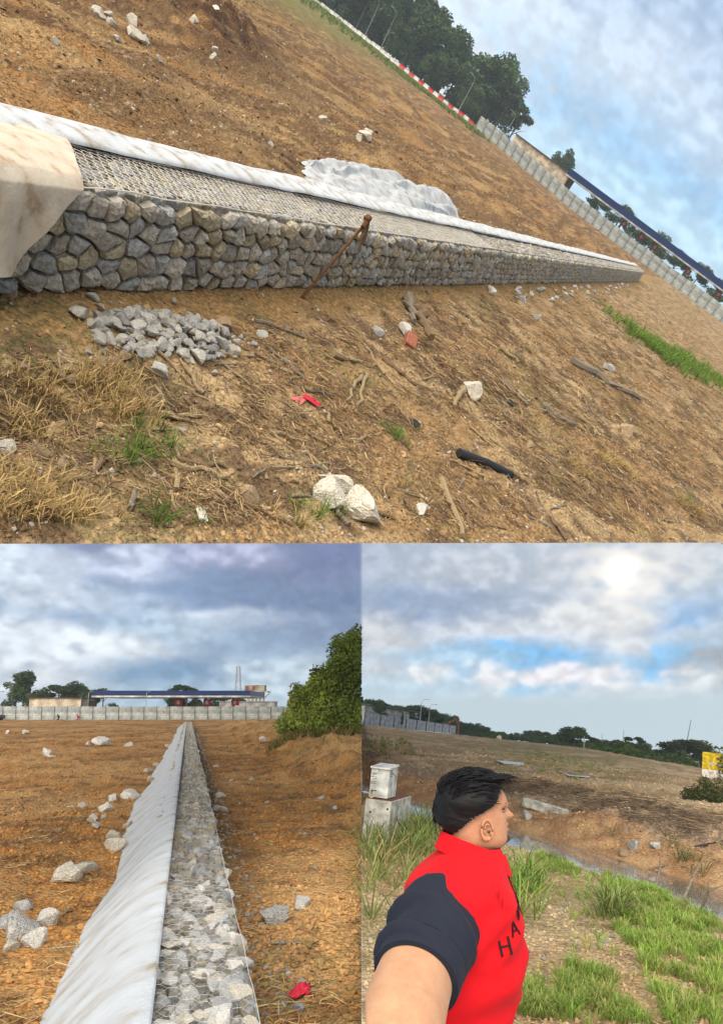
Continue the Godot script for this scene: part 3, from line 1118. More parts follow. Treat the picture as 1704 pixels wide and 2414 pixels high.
func street_lamp(f: Transform3D, p: Vector3, high: float, turn: float, label: String, group: String) -> Node3D:
	var o := thing("street_lamp", label, "street lamp", put(f, p, turn), group)
	var s := Shape.new()
	s.tube([Vector3.ZERO, Vector3(0, high * 0.85, 0), Vector3(0.3, high * 0.96, 0), Vector3(1.5, high, 0)], [0.12, 0.08, 0.06, 0.05], 6)
	part("pole", built(s, true), M.steel, o)
	s = Shape.new()
	s.box(Vector3(1.8, high, 0), Vector3(0.8, 0.12, 0.28), Basis.IDENTITY, 0.03)
	part("lamp_head", built(s), M.steel, o)
	return o


# ---------------------------------------------------------------- the cut slope with the long gabion wall
const FACE := -6.83     # z of the wall's stone face
const BACK := -7.93
const TOP := 1.37
const WALL_END := 118.0

func slope_near(an: float) -> float:
	# the slope breaks off along a straight line in front
	var d := Vector2(cos(an), sin(an))
	var a := Vector2(4.1486, -3.2535)
	var e := Vector2(0.8982, 0.4396)
	return a.cross(e) / d.cross(e)


func slope_edge(x: float, z: float) -> float:
	return (x - 4.1486) * 0.4396 - (z + 3.2535) * 0.8982


func slope_y(x: float, z: float) -> float:
	var far_y := 0.42 + 1.5 * smooth(-28.0, -66.0, z) + 1.0 * smooth(-66.0, -125.0, z)
	var n1: float = noise.low.get_noise_2d(x, z)
	var n2: float = noise.mid.get_noise_2d(x, z)
	var n3: float = noise.fine.get_noise_2d(x, z)
	var grow := 1.0 + smooth(30.0, 120.0, x) * 0.8
	var front := (0.18 * n1 + 0.15 * n2 + 0.05 * n3) * smooth(0.0, 0.9, slope_edge(x, z)) * smooth(-6.9, -5.6, z) - 0.02
	if z > -6.6 and x < 40.0:
		front += 0.16 * exp(-pow((x - 9.4) / 1.3, 2.0) - pow((z + 5.6) / 0.6, 2.0))
		front -= 0.25 * exp(-pow((x - 6.0) / 1.0, 2.0) - pow((z + 4.7) / 0.45, 2.0))
	var rut: float = absf(noise.ridge.get_noise_2d(x * 0.12, z * 0.5))
	var back := 1.18 + (0.4 * n1 + 0.16 * n2 + 0.05 * n3 - 0.12 * rut) * grow * smooth(-8.3, -10.5, z)
	back += 0.9 * exp(-pow((x - 36.0) / 9.0, 2.0) - pow((z + 25.5 + (x - 36.0) * 0.5) / 3.2, 2.0)) * (1.0 + 0.6 * n2)
	var wall := smooth(-6.95, -7.85, z)
	var after := smooth(WALL_END - 4.0, WALL_END + 14.0, x)
	wall = lerpf(wall, 0.5 + 0.5 * smooth(2.0, -14.0, z) - 0.5 * smooth(-14.0, 2.0, z), after)
	var y := lerpf(front, back, wall)
	return lerpf(y, far_y + 0.25 * n2, smooth(120.0, 185.0, x))


func slope_tone(x: float, _y: float, z: float) -> Color:
	var a: float = noise.tone.get_noise_2d(x, z)
	var b: float = noise.tone2.get_noise_2d(x, z)
	var f: float = noise.fine.get_noise_2d(x * 1.7, z * 1.7)
	var c: Color
	if z < -7.4:
		c = Color(0.385, 0.215, 0.0851).lerp(Color(0.488, 0.318, 0.148), smooth(-0.25, 0.35, a))
		var streak: float = noise.ridge.get_noise_2d(x * 0.16 + 5.0, z * 0.55)
		c = c.lerp(Color(0.148, 0.0777, 0.037), 0.8 * smooth(-0.05, 0.5, streak + 0.5 * b + 0.35 * a))
		var old: float = noise.low.get_noise_2d(x * 1.1 + 90.0, z * 2.2)
		c = c.lerp(Color(0.222, 0.137, 0.0666), 0.7 * smooth(0.05, 0.35, old + 0.2 * b))
		c = c.lerp(Color(0.533, 0.385, 0.215), 0.6 * smooth(0.05, 0.35, f) * smooth(-0.1, 0.2, b))
		var wet := exp(-pow((x - 36.0) / 9.5, 2.0) - pow((z + 25.5 + (x - 36.0) * 0.5) / 3.4, 2.0)) * 1.7
		wet += exp(-pow((x - 19.3) / 1.5, 2.0) - pow((z + 10.3 + (x - 19.3) * 0.3) / 0.5, 2.0)) * 1.5
		c = c.lerp(Color(0.0814, 0.0407, 0.0237), clampf(wet * (0.75 + b * 1.2), 0.0, 0.9))
		# thin weeds over the far part
		var weed := smooth(-46.0, -80.0, z + 0.22 * (x - 100.0) + a * 14.0)
		c = c.lerp(Color(0.207, 0.222, 0.0666), clampf(weed * (0.75 + b), 0.0, 0.9))
	else:
		c = Color(0.4, 0.25, 0.12).lerp(Color(0.56, 0.4, 0.22), smooth(-0.3, 0.3, a + 0.2 * b))
		c = c.lerp(Color(0.141, 0.0851, 0.0481), 0.8 * smooth(0.0, 0.4, b + 0.4 * a))
		c = c.lerp(Color(0.518, 0.363, 0.192), 0.75 * smooth(0.0, 0.3, f) * smooth(-0.2, 0.3, -b))
		c = c.lerp(Color(0.459, 0.281, 0.115), 0.8 * smooth(-5.4, -6.3, z + b * 0.5))
		var green: float = smooth(0.1, 0.35, noise.tone.get_noise_2d(x * 1.1 + 60.0, z * 1.1)) * 0.5
		c = c.lerp(Color(0.178, 0.178, 0.0666), green * smooth(0.0, 0.3, f + 0.2))
	return c


func build_slope() -> void:
	fan_ground("ground", F1, deg_to_rad(-50.0), deg_to_rad(14.6), 420, slope_near, 330.0, 430, slope_y, slope_tone, M.soil_slope, "brown bulldozed earth slope around the long stone wall")
	build_slope_edge()
	build_gabion()
	build_slope_cloth()
	build_prop()
	build_rubble()
	build_debris()
	build_slope_far()


func build_slope_edge() -> void:
	# broken-off earth under the lip of the slope
	var s := Shape.new()
	var top := []
	var low := []
	for k in 60:
		var an := deg_to_rad(lerpf(-50.0, 14.6, k / 59.0))
		var r := slope_near(an)
		var p := Vector3(r * cos(an), slope_y(r * cos(an), r * sin(an)), r * sin(an))
		top.append(p)
		low.append(p + (p - Vector3(0, 4.5, 0)) * 0.12)
	s.tone = Color(0.3, 0.19, 0.1)
	s.grid([top, low])
	structure("ground_edge", built(s), M.soil_slope, F1, "cut edge of the brown earth slope")


func build_gabion() -> void:
	var r := RandomNumberGenerator.new()
	r.seed = 55
	var o := thing("gabion_wall", "long grey gabion wall of caged stones with a tall stone face", "retaining wall", F1 * Transform3D(Basis.IDENTITY, Vector3(5.0, 0, FACE)))
	var face := Transform3D(Basis.IDENTITY, Vector3(-5.0, -0.04, 0.0))
	var cells := stone_cells(5.0, 30.0, TOP + 0.02, 0.40, 0.275, 9)
	var count := 0
	var rest := Shape.new()
	for poly in cells:
		var s := Shape.new()
		s.tone = stone_tone(r)
		stone_into(s, poly, face, 0.006, 0.10, r)
		if count < 298 and poly[0].x < 28.0:
			part("stone", built(s), M.gabion, o)
			count += 1
		else:
			var k := rest.v.size()
			rest.v.append_array(s.v)
			rest.c.append_array(s.c)
			for i in s.f:
				rest.f.append(i + k)
	var far_r := stone_cells(30.2, WALL_END, TOP + 0.02, 0.36, 0.25, 19)
	for poly in far_r:
		rest.tone = stone_tone(r)
		stone_into(rest, poly, face, 0.006, 0.09, r, false)
	part("far_stones", built(rest), M.gabion, o).set_meta("kind", "stuff")
	# the top of the cages
	var lid := Transform3D(Basis(Vector3(1, 0, 0), Vector3(0, 0, -1), Vector3(0, 1, 0)), Vector3(-5.0, TOP - 0.03, -0.03))
	var tops := Shape.new()
	for poly in stone_cells(5.0, 34.0, 1.05, 0.19, 0.15, 29):
		tops.tone = stone_tone(r) * r.randf_range(0.62, 0.95) * Color(0.98, 1.0, 1.06)
		stone_into(tops, poly, lid, 0.006, 0.055, r, false)
	for poly in stone_cells(34.1, WALL_END, 1.05, 0.32, 0.24, 39):
		tops.tone = stone_tone(r) * r.randf_range(0.62, 0.95) * Color(0.98, 1.0, 1.06)
		stone_into(tops, poly, lid, 0.006, 0.07, r, false)
	part("top_stones", built(tops), M.gabion, o).set_meta("kind", "stuff")
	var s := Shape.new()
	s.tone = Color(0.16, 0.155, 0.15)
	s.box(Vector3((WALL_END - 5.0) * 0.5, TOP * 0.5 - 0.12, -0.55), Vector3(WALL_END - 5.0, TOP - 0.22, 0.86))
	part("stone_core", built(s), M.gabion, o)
	var wire_at := Transform3D(Basis.IDENTITY, Vector3(-5.0, TOP + 0.065, 0.0))
	part("wire_mesh", hex_wire(7.8, 15.5, -1.08, -0.02, 0.155, 0.0045, wire_at, func(p: Vector3) -> bool: return p.z < -0.02 and p.z > -1.08 and p.x > 8.0 + 1.0 * absf(p.z)), M.wire, o)
	part("wire_mesh", hex_wire(15.5, 30.0, -1.08, -0.02, 0.24, 0.005, wire_at, func(_p: Vector3) -> bool: return true), M.wire, o)
	s = Shape.new()
	for z in [0.05, -1.06]:
		var path := []
		var rad := []
		for k in 60:
			path.append(Vector3(2.8 + 108.0 * pow(k / 59.0, 1.6), TOP + 0.06 + 0.015 * sin(k * 2.1), z + 0.02 * sin(k * 1.3)))
			rad.append(0.009)
		s.tube(path, rad, 5)
	part("edge_wire", built(s, true), M.wire, o)


func build_slope_cloth() -> void:
	var rows := []
	var prof := [Vector2(-7.84, 1.48), Vector2(-7.86, 1.525), Vector2(-7.98, 1.54), Vector2(-8.15, 1.555), Vector2(-8.34, 1.555), Vector2(-8.52, 1.53), Vector2(-8.7, 1.47), Vector2(-8.86, 1.25)]
	for k in 170:
		var x := 4.6 + 112.0 * pow(k / 169.0, 1.7)
		var row := []
		for q in prof:
			var w: float = noise.mid.get_noise_2d(x * 1.6, q.x * 3.0)
			var w2: float = noise.low.get_noise_2d(x * 3.0, 4.0)
			row.append(Vector3(x, q.y + w * 0.035, q.x + w2 * 0.16 * (q.x + 7.75) * -1.0 + w * 0.02))
		rows.append(row)
	cloth_sheet(F1, rows, M.cloth, "geotextile_strip", "white geotextile strip laid along the back edge of the tall gabion wall")
	# the cover folded over the near end of the wall
	rows = []
	var n := 34
	for j in 40:
		var t := j / 39.0
		var right: float
		var y: float
		var z: float
		if t < 0.45:
			var q := t / 0.45
			right = lerpf(9.15, 8.25, q)
			z = lerpf(-8.0, FACE + 0.06, q)
			y = TOP + 0.13 + 0.05 * sin(q * PI)
		else:
			var q := (t - 0.45) / 0.55
			right = lerpf(8.22, 7.05, q)
			z = lerpf(FACE + 0.13, FACE + 0.4, q)
			y = lerpf(TOP + 0.1, 0.42, smooth(-0.12, 1.1, q))
		var row := []
		for i in n:
			var x := lerpf(4.3, right, i / float(n - 1))
			var fold: float = 0.05 * noise.mid.get_noise_2d(x * 4.0 + t * 5.0, t * 1.5) + 0.03 * sin(x * 9.0 + t * 2.0) * smooth(0.4, 0.8, t)
			row.append(Vector3(x + 0.03 * sin(t * 14.0) * i / n, y + (fold if t < 0.45 else 0.0), z + (fold * 1.3 if t >= 0.45 else 0.0)))
		rows.append(row)
	cloth_sheet(F1, rows, M.cloth_warm, "geotextile_cover", "cream geotextile sheet draped over the near end of the tall gabion wall")
	# the heap of cloth thrown down behind the wall
	var up: Array = [Vector2(20.61, -10.49), Vector2(23.33, -11.11), Vector2(26.82, -11.64), Vector2(30.35, -11.21), Vector2(34.06, -11.21), Vector2(32.47, -9.24)]
	var lo: Array = [Vector2(18.66, -9.06), Vector2(18.95, -8.72), Vector2(20.94, -8.55), Vector2(22.94, -8.67), Vector2(25.79, -8.56), Vector2(31.46, -9.01)]
	rows = []
	for j in 90:
		var t := j / 89.0
		var k := mini(4, int(t * 5.0))
		var q := t * 5.0 - k
		var a: Vector2 = up[k].lerp(up[k + 1], q)
		var b: Vector2 = lo[k].lerp(lo[k + 1], q)
		var row := []
		for i in 46:
			var u := i / 45.0
			var p := a.lerp(b, u)
			p += Vector2(0.25, 0.12) * noise.mid.get_noise_2d(t * 9.0, u * 9.0)
			var ph: float = u * 17.0 + t * 5.0 + 7.0 * noise.low.get_noise_2d(t * 34.0, u * 16.0)
			var ridge: float = (0.5 + 0.5 * sin(ph)) * (0.55 + 0.9 * noise.low.get_noise_2d(t * 40.0 + 9.0, u * 20.0))
			var edge := smooth(0.0, 0.12, u) * smooth(1.0, 0.88, u) * smooth(0.0, 0.06, t) * smooth(1.0, 0.94, t)
			row.append(Vector3(p.x, slope_y(p.x, p.y) + 0.04 + edge * (0.06 + 0.24 * maxf(0.0, ridge) + 0.02 * noise.mid.get_noise_2d(p.x * 3.0, p.y * 3.0)), p.y))
		rows.append(row)
	cloth_sheet(F1, rows, M.cloth_grey, "geotextile_heap", "crumpled white geotextile sheet lying on the bare earth behind the wall")


func build_prop() -> void:
	var foot: Vector3 = Vector3(15.044, 0.000, -6.436)
	var head := Vector3(16.35, 1.66, -6.42)
	var o := thing("ground_anchor", "rusty steel rod with a hook head leaning against the stone wall", "steel rod", F1 * Transform3D(Basis.IDENTITY, foot))
	var d := head - foot
	var s := Shape.new()
	s.tube([Vector3(0, -0.1, 0), d * 0.5 + Vector3(0.01, 0, 0.01), d], [0.036, 0.034, 0.034], 8)
	part("rod", built(s, true), M.rust, o)
	s = Shape.new()
	s.tube([d + Vector3(-0.13, -0.02, 0.05), d + Vector3(0.0, 0.1, 0.02), d + Vector3(0.16, 0.06, -0.02), d + Vector3(0.2, -0.1, 0.04)], [0.05, 0.07, 0.06, 0.04], 7)
	s.box(d + Vector3(0.02, 0.16, 0.0), Vector3(0.16, 0.1, 0.14), Basis(Vector3(0, 0, 1), 0.4), 0.02)
	part("hook_head", built(s), M.rust, o)
	s = Shape.new()
	for q in [[0.16, 0.0, 0.42], [0.08, 0.06, 0.5], [-0.06, 0.05, 0.3]]:
		var a := d + Vector3(q[0], 0.02, q[1])
		s.tube([a, a + Vector3(0.03, -q[2] * 0.5, 0.04), a + Vector3(-0.02, -q[2], 0.05)], [0.035, 0.05, 0.02], 6)
	part("rag", built(s), M.wood, o)


func build_rubble() -> void:
	# pile of quarry stone in front of the wall
	for k in 285:
		var an := rng.randf() * TAU
		var q := sqrt(rng.randf())
		var x := 9.45 + cos(an) * q * 1.45
		var z := -5.62 + sin(an) * q * 0.62 - 0.12 * (x - 9.4) * -0.6
		if k > 235:
			x += rng.randfn() * 0.5
			z += rng.randfn() * 0.25
		z = maxf(z, -6.6)
		var size := rng.randf_range(0.09, 0.21) * (1.25 if k % 5 == 0 else 0.9)
		var y := slope_y(x, z) + 0.14 * (1.0 - q) * rng.randf() - size * 0.05
		var m: Material = M.rock_pale
		var p := rng.randf()
		if p > 0.72:
			m = M.rock_grey
		elif p > 0.62:
			m = M.rock_white
		rock_at(F1, Vector3(x, y, z), size, m, "pale broken stone in the rubble pile before the gabion wall", "stones of the rubble pile", "rubble_stone", k % 3 == 0)
	var bk := -1
	for q in [[7.03, -5.44, 0.21], [6.87, -5.21, 0.20], [7.05, -5.29, 0.20], [6.98, -5.15, 0.15], [7.32, -5.19, 0.19], [7.67, -5.34, 0.21], [7.88, -5.31, 0.17], [8.09, -5.28, 0.19], [10.65, -5.87, 0.25], [11.14, -5.77, 0.32], [10.81, -4.98, 0.21]]:
		bk += 1
		rock_at(F1, Vector3(q[0], slope_y(q[0], q[1]) - 0.03, q[1]), q[2] * 1.1, M.rock_tan, "brown stone at the edge of the rubble pile, %s from the left" % nth(bk), "brown stones beside the rubble pile", "rubble_stone")
	# single stones
	for q in [[[[9.11, -2.22, 0.49]], "rock_white", "cream boulder standing behind a flat one near the lip of the slope"], [[[8.56, -2.12, 0.55]], "rock_white", "flat pale boulder leaning against another near the lip of the slope"], [[[8.88, -1.63, 0.80]], "rock_white", "big cream and brown boulder at the very lip of the slope"], [[[10.24, -1.10, 0.30]], "rock_pale", "small pale stone right of the big cream boulder"], [[[5.67, -4.25, 0.31]], "rock_tan", "round orange-brown clay lump in the hollow on the left"], [[[5.35, -4.45, 0.26]], "rock_pale", "whitish lump at the left edge beside the orange one"], [[[18.00, -4.88, 0.44]], "rock_pale", "round pale stone above the pink brick"], [[[17.29, -2.56, 0.51]], "rock_white", "cream stone with a flat face among dead stalks"], [[[31.03, -6.24, 0.48]], "rock_pale", "pale stone close to the wall foot, right of the leaning rod"], [[[34.74, -5.62, 0.49]], "rock_grey", "grey stone below the wall foot in the middle distance"], [[[33.11, -4.39, 0.47]], "rock_pale", "upright pale stone on the brown earth below the wall"], [[[23.49, -6.37, 0.21]], "rock_tan", "small tan stone at the wall foot"], [[[11.86, -5.42, 0.23]], "rock_pale", "lone pale stone right of the rubble pile"], [[[7.48, -6.76, 0.22]], "rock_tan", "tan stone at the wall foot by the left edge"], [[[7.74, -6.92, 0.20]], "rock_tan", "second tan stone at the wall foot by the left edge"], [[[5.64, -3.97, 0.19]], "rock_tan", "yellowish stone below the orange clay lump"], [[[7.62, -3.91, 0.12]], "rock_pale", "small white stone alone on the earth, left of centre"], [[[7.29, -2.57, 0.31]], "rock_tan", "low orange-brown stone among straw left of the pale boulders"], [[[16.73, -5.13, 0.34]], "rock_grey", "grey stone in the twigs left of the round pale one"], [[[33.61, -0.69, 0.61]], "rock_grey", "grey stone above the long log"], [[[24.82, 1.19, 0.60]], "rock_tan", "tan stone among the dark twigs at right"], [[[17.00, -0.67, 0.34]], "rock_tan", "brown stone standing in the straw at right"]]:
		var g: Array = q[0][0]
		rock_at(F1, Vector3(g[0], slope_y(g[0], g[1]) - g[2] * 0.06, g[1]), g[2] * 1.05, M[q[1]], q[2])
	# stones left along the wall foot far off
	for k in 46:
		var x := rng.randf_range(34.0, 95.0)
		var z := -6.3 + rng.randf() * 1.4 * rng.randf()
		rock_at(F1, Vector3(x, slope_y(x, z), z), rng.randf_range(0.15, 0.4), [M.rock_pale, M.rock_grey][k % 2], "pale stone left over along the far foot of the wall", "stones along the far wall foot", "rock", false)
	# behind the wall
	var wk := -1
	for q in [[14.23, -13.13, 0.19], [20.74, -18.02, 0.31], [20.31, -17.50, 0.35], [21.30, -18.12, 0.32], [20.90, -17.69, 0.31], [20.50, -17.23, 0.40], [19.53, -16.17, 0.23], [22.83, -18.56, 0.50], [21.40, -17.23, 0.49], [21.93, -17.32, 0.38], [12.72, -9.35, 0.11], [19.82, -14.99, 0.23], [31.77, -24.10, 0.49], [31.07, -23.35, 0.45], [27.68, -20.07, 0.40], [37.42, -27.57, 0.49], [32.58, -22.85, 0.43], [25.94, -17.67, 0.32], [27.25, -18.59, 0.27], [20.48, -11.46, 0.19], [31.57, -15.97, 0.38], [32.48, -14.65, 0.35], [33.99, -15.31, 0.41], [34.34, -15.25, 0.74], [36.55, -16.19, 0.51], [34.04, -8.41, 0.25], [35.15, -8.29, 0.26], [39.92, -9.21, 0.34]]:
		wk += 1
		rock_at(F1, Vector3(q[0], slope_y(q[0], q[1]) - q[2] * 0.1, q[1]), q[2] * 1.1, M.rock_white if q[2] > 0.3 else M.rock_pale, "white stone on the earth behind the tall wall, %s from the left" % nth(wk), "white stones behind the tall wall", "rock", true)


func build_debris() -> void:
	var s := Shape.new()
	# dead stalks, twigs and leaves over the earth in front of the wall
	var xf := [[], [], []]
	var tones := [[], [], []]
	for k in 36000:
		var an := deg_to_rad(rng.randf_range(-50.0, 16.0))
		var r0 := slope_near(an) + 0.12
		var r := r0 * exp(rng.randf() * log(60.0 / r0))
		var x := r * cos(an)
		var z := r * sin(an)
		if z < -6.1 + 0.5 * rng.randf() or slope_edge(x, z) < 0.4:
			continue
		var dens: float = 0.36 + 2.2 * noise.tone2.get_noise_2d(x * 0.55 + 20.0, z * 0.55) + 1.1 * noise.tone.get_noise_2d(x * 1.5, z * 1.5)
		dens *= 0.35 + 0.65 * smooth(-6.0, -4.6, z - 0.02 * x)
		if rng.randf() > dens:
			continue
		var w := rng.randi() % 3
		var b := spin(rng.randf() * TAU).scaled(Vector3.ONE * rng.randf_range(0.5, 1.25) * (1.0 if r < 16.0 else 1.5))
		xf[w].append(Transform3D(b, Vector3(x, slope_y(x, z) - 0.01, z)))
		var p := rng.randf()
		var c := Color(0.36, 0.25, 0.13)
		if p < 0.33:
			c = Color(0.17, 0.12, 0.08)
		elif p < 0.55:
			c = Color(0.5, 0.38, 0.21)
		elif p < 0.7:
			c = Color(0.3, 0.18, 0.09)
		tones[w].append(c * rng.randf_range(0.7, 1.2))
	for w in 3:
		scatter("straw", straw_mesh(40 + w, 9, 0.34, 0.05), M.straw, F1, xf[w], tones[w], ["dead stalks and straw strewn over the brown earth", "broken twigs and roots strewn over the brown earth", "dry leaves and chaff strewn over the brown earth"][w], "straw")
	# tangled roots and branches
	for w in 2:
		var tx := []
		var tt := []
		for k in 1700:
			var an := deg_to_rad(rng.randf_range(-46.0, 15.0))
			var r0 := slope_near(an) + 0.3
			var r := r0 * exp(rng.randf() * log(50.0 / r0))
			var x := r * cos(an)
			var z := r * sin(an)
			if z < -5.7 or slope_edge(x, z) < 0.75:
				continue
			var dens: float = 0.12 + 1.8 * noise.tone2.get_noise_2d(x * 0.5 + 50.0, z * 0.5) + 0.3 * smooth(10.0, 15.0, x)
			if rng.randf() > dens:
				continue
			tx.append(Transform3D(spin(rng.randf() * TAU).scaled(Vector3.ONE * rng.randf_range(0.6, 1.3) * (1.0 if r < 18.0 else 1.5)), Vector3(x, slope_y(x, z), z)))
			tt.append([Color(0.12, 0.085, 0.06), Color(0.34, 0.25, 0.15), Color(0.2, 0.135, 0.085), Color(0.42, 0.33, 0.21)][rng.randi() % 4] * rng.randf_range(0.7, 1.2))
		scatter("root_debris", straw_mesh(60 + w, 6, 0.6, 0.07, 0.5), M.straw, F1, tx, tt, ["tangled dead roots over the brown slope", "broken branches over the brown slope"][w], "roots")
	# crumbs of earth and gravel
	var cx := []
	var ct := []
	for k in 16000:
		var an := deg_to_rad(rng.randf_range(-52.0, 16.0))
		var r0 := slope_near(an) + 0.05
		var r := r0 * exp(rng.randf() * log(90.0 / r0))
		var x := r * cos(an)
		var z := r * sin(an)
		if z < FACE + 0.1 and z > -8.9:
			continue
		var size := 0.012 + 0.06 * pow(rng.randf(), 3.0) + r * 0.0014
		cx.append(Transform3D(any_turn().scaled(Vector3.ONE * size), Vector3(x, slope_y(x, z) + size * 0.1, z)))
		var c := slope_tone(x, 0, z) * rng.randf_range(0.75, 1.45)
		if rng.randf() < 0.16:
			c = Color(0.62, 0.56, 0.48)
		ct.append(c)
	scatter("earth_crumbs", rocks_small[0], M.clod, F1, cx, ct, "crumbs of earth and gravel over the brown slope", "gravel")
	cx = []
	ct = []
	for k in 2600:
		var an := deg_to_rad(rng.randf_range(-49.0, 14.0))
		var r0 := slope_near(an) + 0.35
		var r := r0 * exp(rng.randf() * log(70.0 / r0))
		var x := r * cos(an)
		var z := r * sin(an)
		if (z < FACE + 0.15 and z > -9.1) or noise.tone2.get_noise_2d(x * 0.7 + 5.0, z * 0.7) < 0.0:
			continue
		var size := 0.05 + 0.13 * pow(rng.randf(), 2.5) + r * 0.002
		cx.append(Transform3D(any_turn().scaled(Vector3(1, 0.7, 1) * size), Vector3(x, slope_y(x, z), z)))
		ct.append(slope_tone(x, 0, z) * rng.randf_range(0.8, 1.35))
	scatter("earth_clods", rocks_small[7], M.clod, F1, cx, ct, "lumps of clay lying over the brown slope", "earth")
	# tufts of dry and green grass
	for q in [["dry_grass", Color(0.42, 0.3, 0.15), [Vector2(6.08, -4.77), Vector2(6.58, -5.06), Vector2(7.37, -4.99), Vector2(7.48, -4.88), Vector2(7.22, -4.50), Vector2(5.02, -3.87), Vector2(4.60, -3.59), Vector2(5.01, -3.48), Vector2(5.14, -3.22), Vector2(18.17, 0.63), Vector2(20.24, 0.99), Vector2(20.89, 1.78), Vector2(21.27, 1.14), Vector2(7.32, -1.85), Vector2(4.66, -3.18), Vector2(21.85, 3.50), Vector2(21.88, 4.10)], "dry straw-coloured grass tufts on the brown slope", 26], ["grass_tufts", Color(0.11, 0.2, 0.035), [Vector2(5.70, -2.58), Vector2(5.72, -2.68), Vector2(5.89, -2.68), Vector2(6.97, -3.81), Vector2(6.63, -3.76), Vector2(6.33, -3.97), Vector2(8.08, -2.03), Vector2(8.12, -1.87), Vector2(12.37, -2.48), Vector2(22.09, 3.80), Vector2(12.09, -2.50)], "small green grass tufts on the brown slope", 7], ["far_grass", Color(0.13, 0.22, 0.03), [Vector2(53.65, -0.96), Vector2(54.87, -0.36), Vector2(54.90, 0.35), Vector2(54.92, 1.06), Vector2(56.70, 1.70), Vector2(57.51, 2.41), Vector2(59.45, 3.11), Vector2(60.92, 3.86), Vector2(61.84, 4.65), Vector2(64.24, 5.89), Vector2(56.84, 2.06), Vector2(55.50, -0.05)], "band of green grass on the slope below the far wall", 60]]:
		var gx := []
		var gt := []
		for p: Vector2 in q[2]:
			for k in q[4]:
				var sp := 0.16 if q[4] < 40 else 1.4
				var x := p.x + rng.randfn() * sp * 1.3
				var z := p.y + rng.randfn() * sp
				if slope_edge(x, z) < 0.3:
					continue
				gx.append(Transform3D(spin(rng.randf() * TAU).scaled(Vector3.ONE * rng.randf_range(0.5, 1.2) * (1.0 if q[4] < 40 else 2.2)), Vector3(x, slope_y(x, z) - 0.02, z)))
				gt.append(q[1] * rng.randf_range(0.6, 1.35))
		scatter(q[0], tuft_mesh(70, 12, 0.24, 1.0, 0.012), M.grass, F1, gx, gt, q[3], "grass")
	# logs, branches, pipe, brick and litter
	for q in [[Vector3(20.863, 0.000, -6.070), Vector3(18.970, 0.000, -5.042), 0.22, "wood_grey", "short thick grey log lying on the slope above the pink brick", "log"], [Vector3(20.545, 0.000, -5.551), Vector3(18.755, 0.000, -4.446), 0.24, "wood", "brown split log right of the pale stone and pink brick", "log"], [Vector3(29.557, 0.000, -1.860), Vector3(31.539, 0.000, 1.085), 0.26, "wood_grey", "long thin grey log lying on the slope at right", "log"], [Vector3(11.941, 0.000, -1.265), Vector3(10.345, 0.000, -0.326), 0.09, "wood_pale", "pale crooked branch lying near the lip of the slope", "branch"], [Vector3(11.605, 0.000, -0.861), Vector3(10.824, 0.000, -0.294), 0.07, "wood", "dark branch beside the pale crooked one near the lip", "branch"], [Vector3(15.546, 0.000, -5.158), Vector3(14.383, 0.000, -3.826), 0.07, "wood_pale", "thin bleached pole lying on the slope below the leaning rod", "pole"], [Vector3(13.482, 0.000, -3.987), Vector3(11.751, 0.000, -3.441), 0.06, "wood_pale", "left one of two bleached sticks forming a V", "stick"], [Vector3(13.665, 0.000, -3.885), Vector3(11.644, 0.000, -3.165), 0.06, "wood_pale", "right one of two bleached sticks forming a V", "stick"], [Vector3(13.228, 0.000, -4.545), Vector3(14.101, 0.000, -4.302), 0.10, "wood_pale", "short bleached wood block left of the thin pole", "stick"], [Vector3(12.171, 0.000, -5.809), Vector3(12.982, 0.000, -5.142), 0.06, "wood_grey", "long grey branch right of the rubble pile", "branch"], [Vector3(6.848, 0.000, -3.483), Vector3(7.324, 0.000, -2.939), 0.07, "wood_pale", "curved tan root lying on the earth at left centre", "branch"], [Vector3(6.971, 0.000, -3.482), Vector3(7.457, 0.000, -3.104), 0.06, "wood", "brown root above the curved tan one", "branch"], [Vector3(8.166, 0.000, -2.806), Vector3(9.863, 0.000, -2.561), 0.035, "wood_pale", "long thin straw-coloured cane pointing right", "stick"], [Vector3(5.494, 0.000, -4.728), Vector3(5.820, 0.000, -4.474), 0.035, "wood_pale", "pale cane at the left edge above the orange lump", "stick"], [Vector3(16.913, 0.000, -2.720), Vector3(15.617, 0.000, -2.413), 0.12, "wood_pale", "pale upright wood chunk left of the cream stone", "stick"], [Vector3(20.208, 0.000, -1.176), Vector3(20.879, 0.000, -0.142), 0.14, "wood_grey", "grey branch in the heap of dark twigs", "branch"], [Vector3(22.182, 0.000, -0.385), Vector3(22.833, 0.000, 0.617), 0.12, "wood_pale", "pale branch in the heap of dark twigs", "branch"], [Vector3(22.720, 0.000, -3.393), Vector3(22.945, 0.000, -2.722), 0.12, "wood_pale", "short pale stick on the slope below the middle of the wall", "stick"], [Vector3(13.936, 0.000, 0.626), Vector3(13.200, 0.000, 1.139), 0.06, "wood", "dark stick running to the lip at right", "stick"], [Vector3(59.530, 0.000, 1.193), Vector3(57.511, 0.000, 2.405), 0.2, "wood_grey", "grey trunk beside the green grass band", "log"], [Vector3(14.979, 0.000, -4.166), Vector3(15.037, 0.000, -3.263), 0.09, "wood", "dark branch across the twig heap below the pink brick", "branch"], [Vector3(19.843, 0.000, -2.383), Vector3(19.521, 0.000, -1.437), 0.08, "wood_grey", "grey branch above the black bag", "branch"]]:
		var a: Vector3 = q[0]
		var b: Vector3 = q[1]
		a.y = slope_y(a.x, a.z)
		b.y = slope_y(b.x, b.z)
		stick(F1, a, b, q[2] * 1.4, M[q[3]], q[4], q[5], "", q[5])
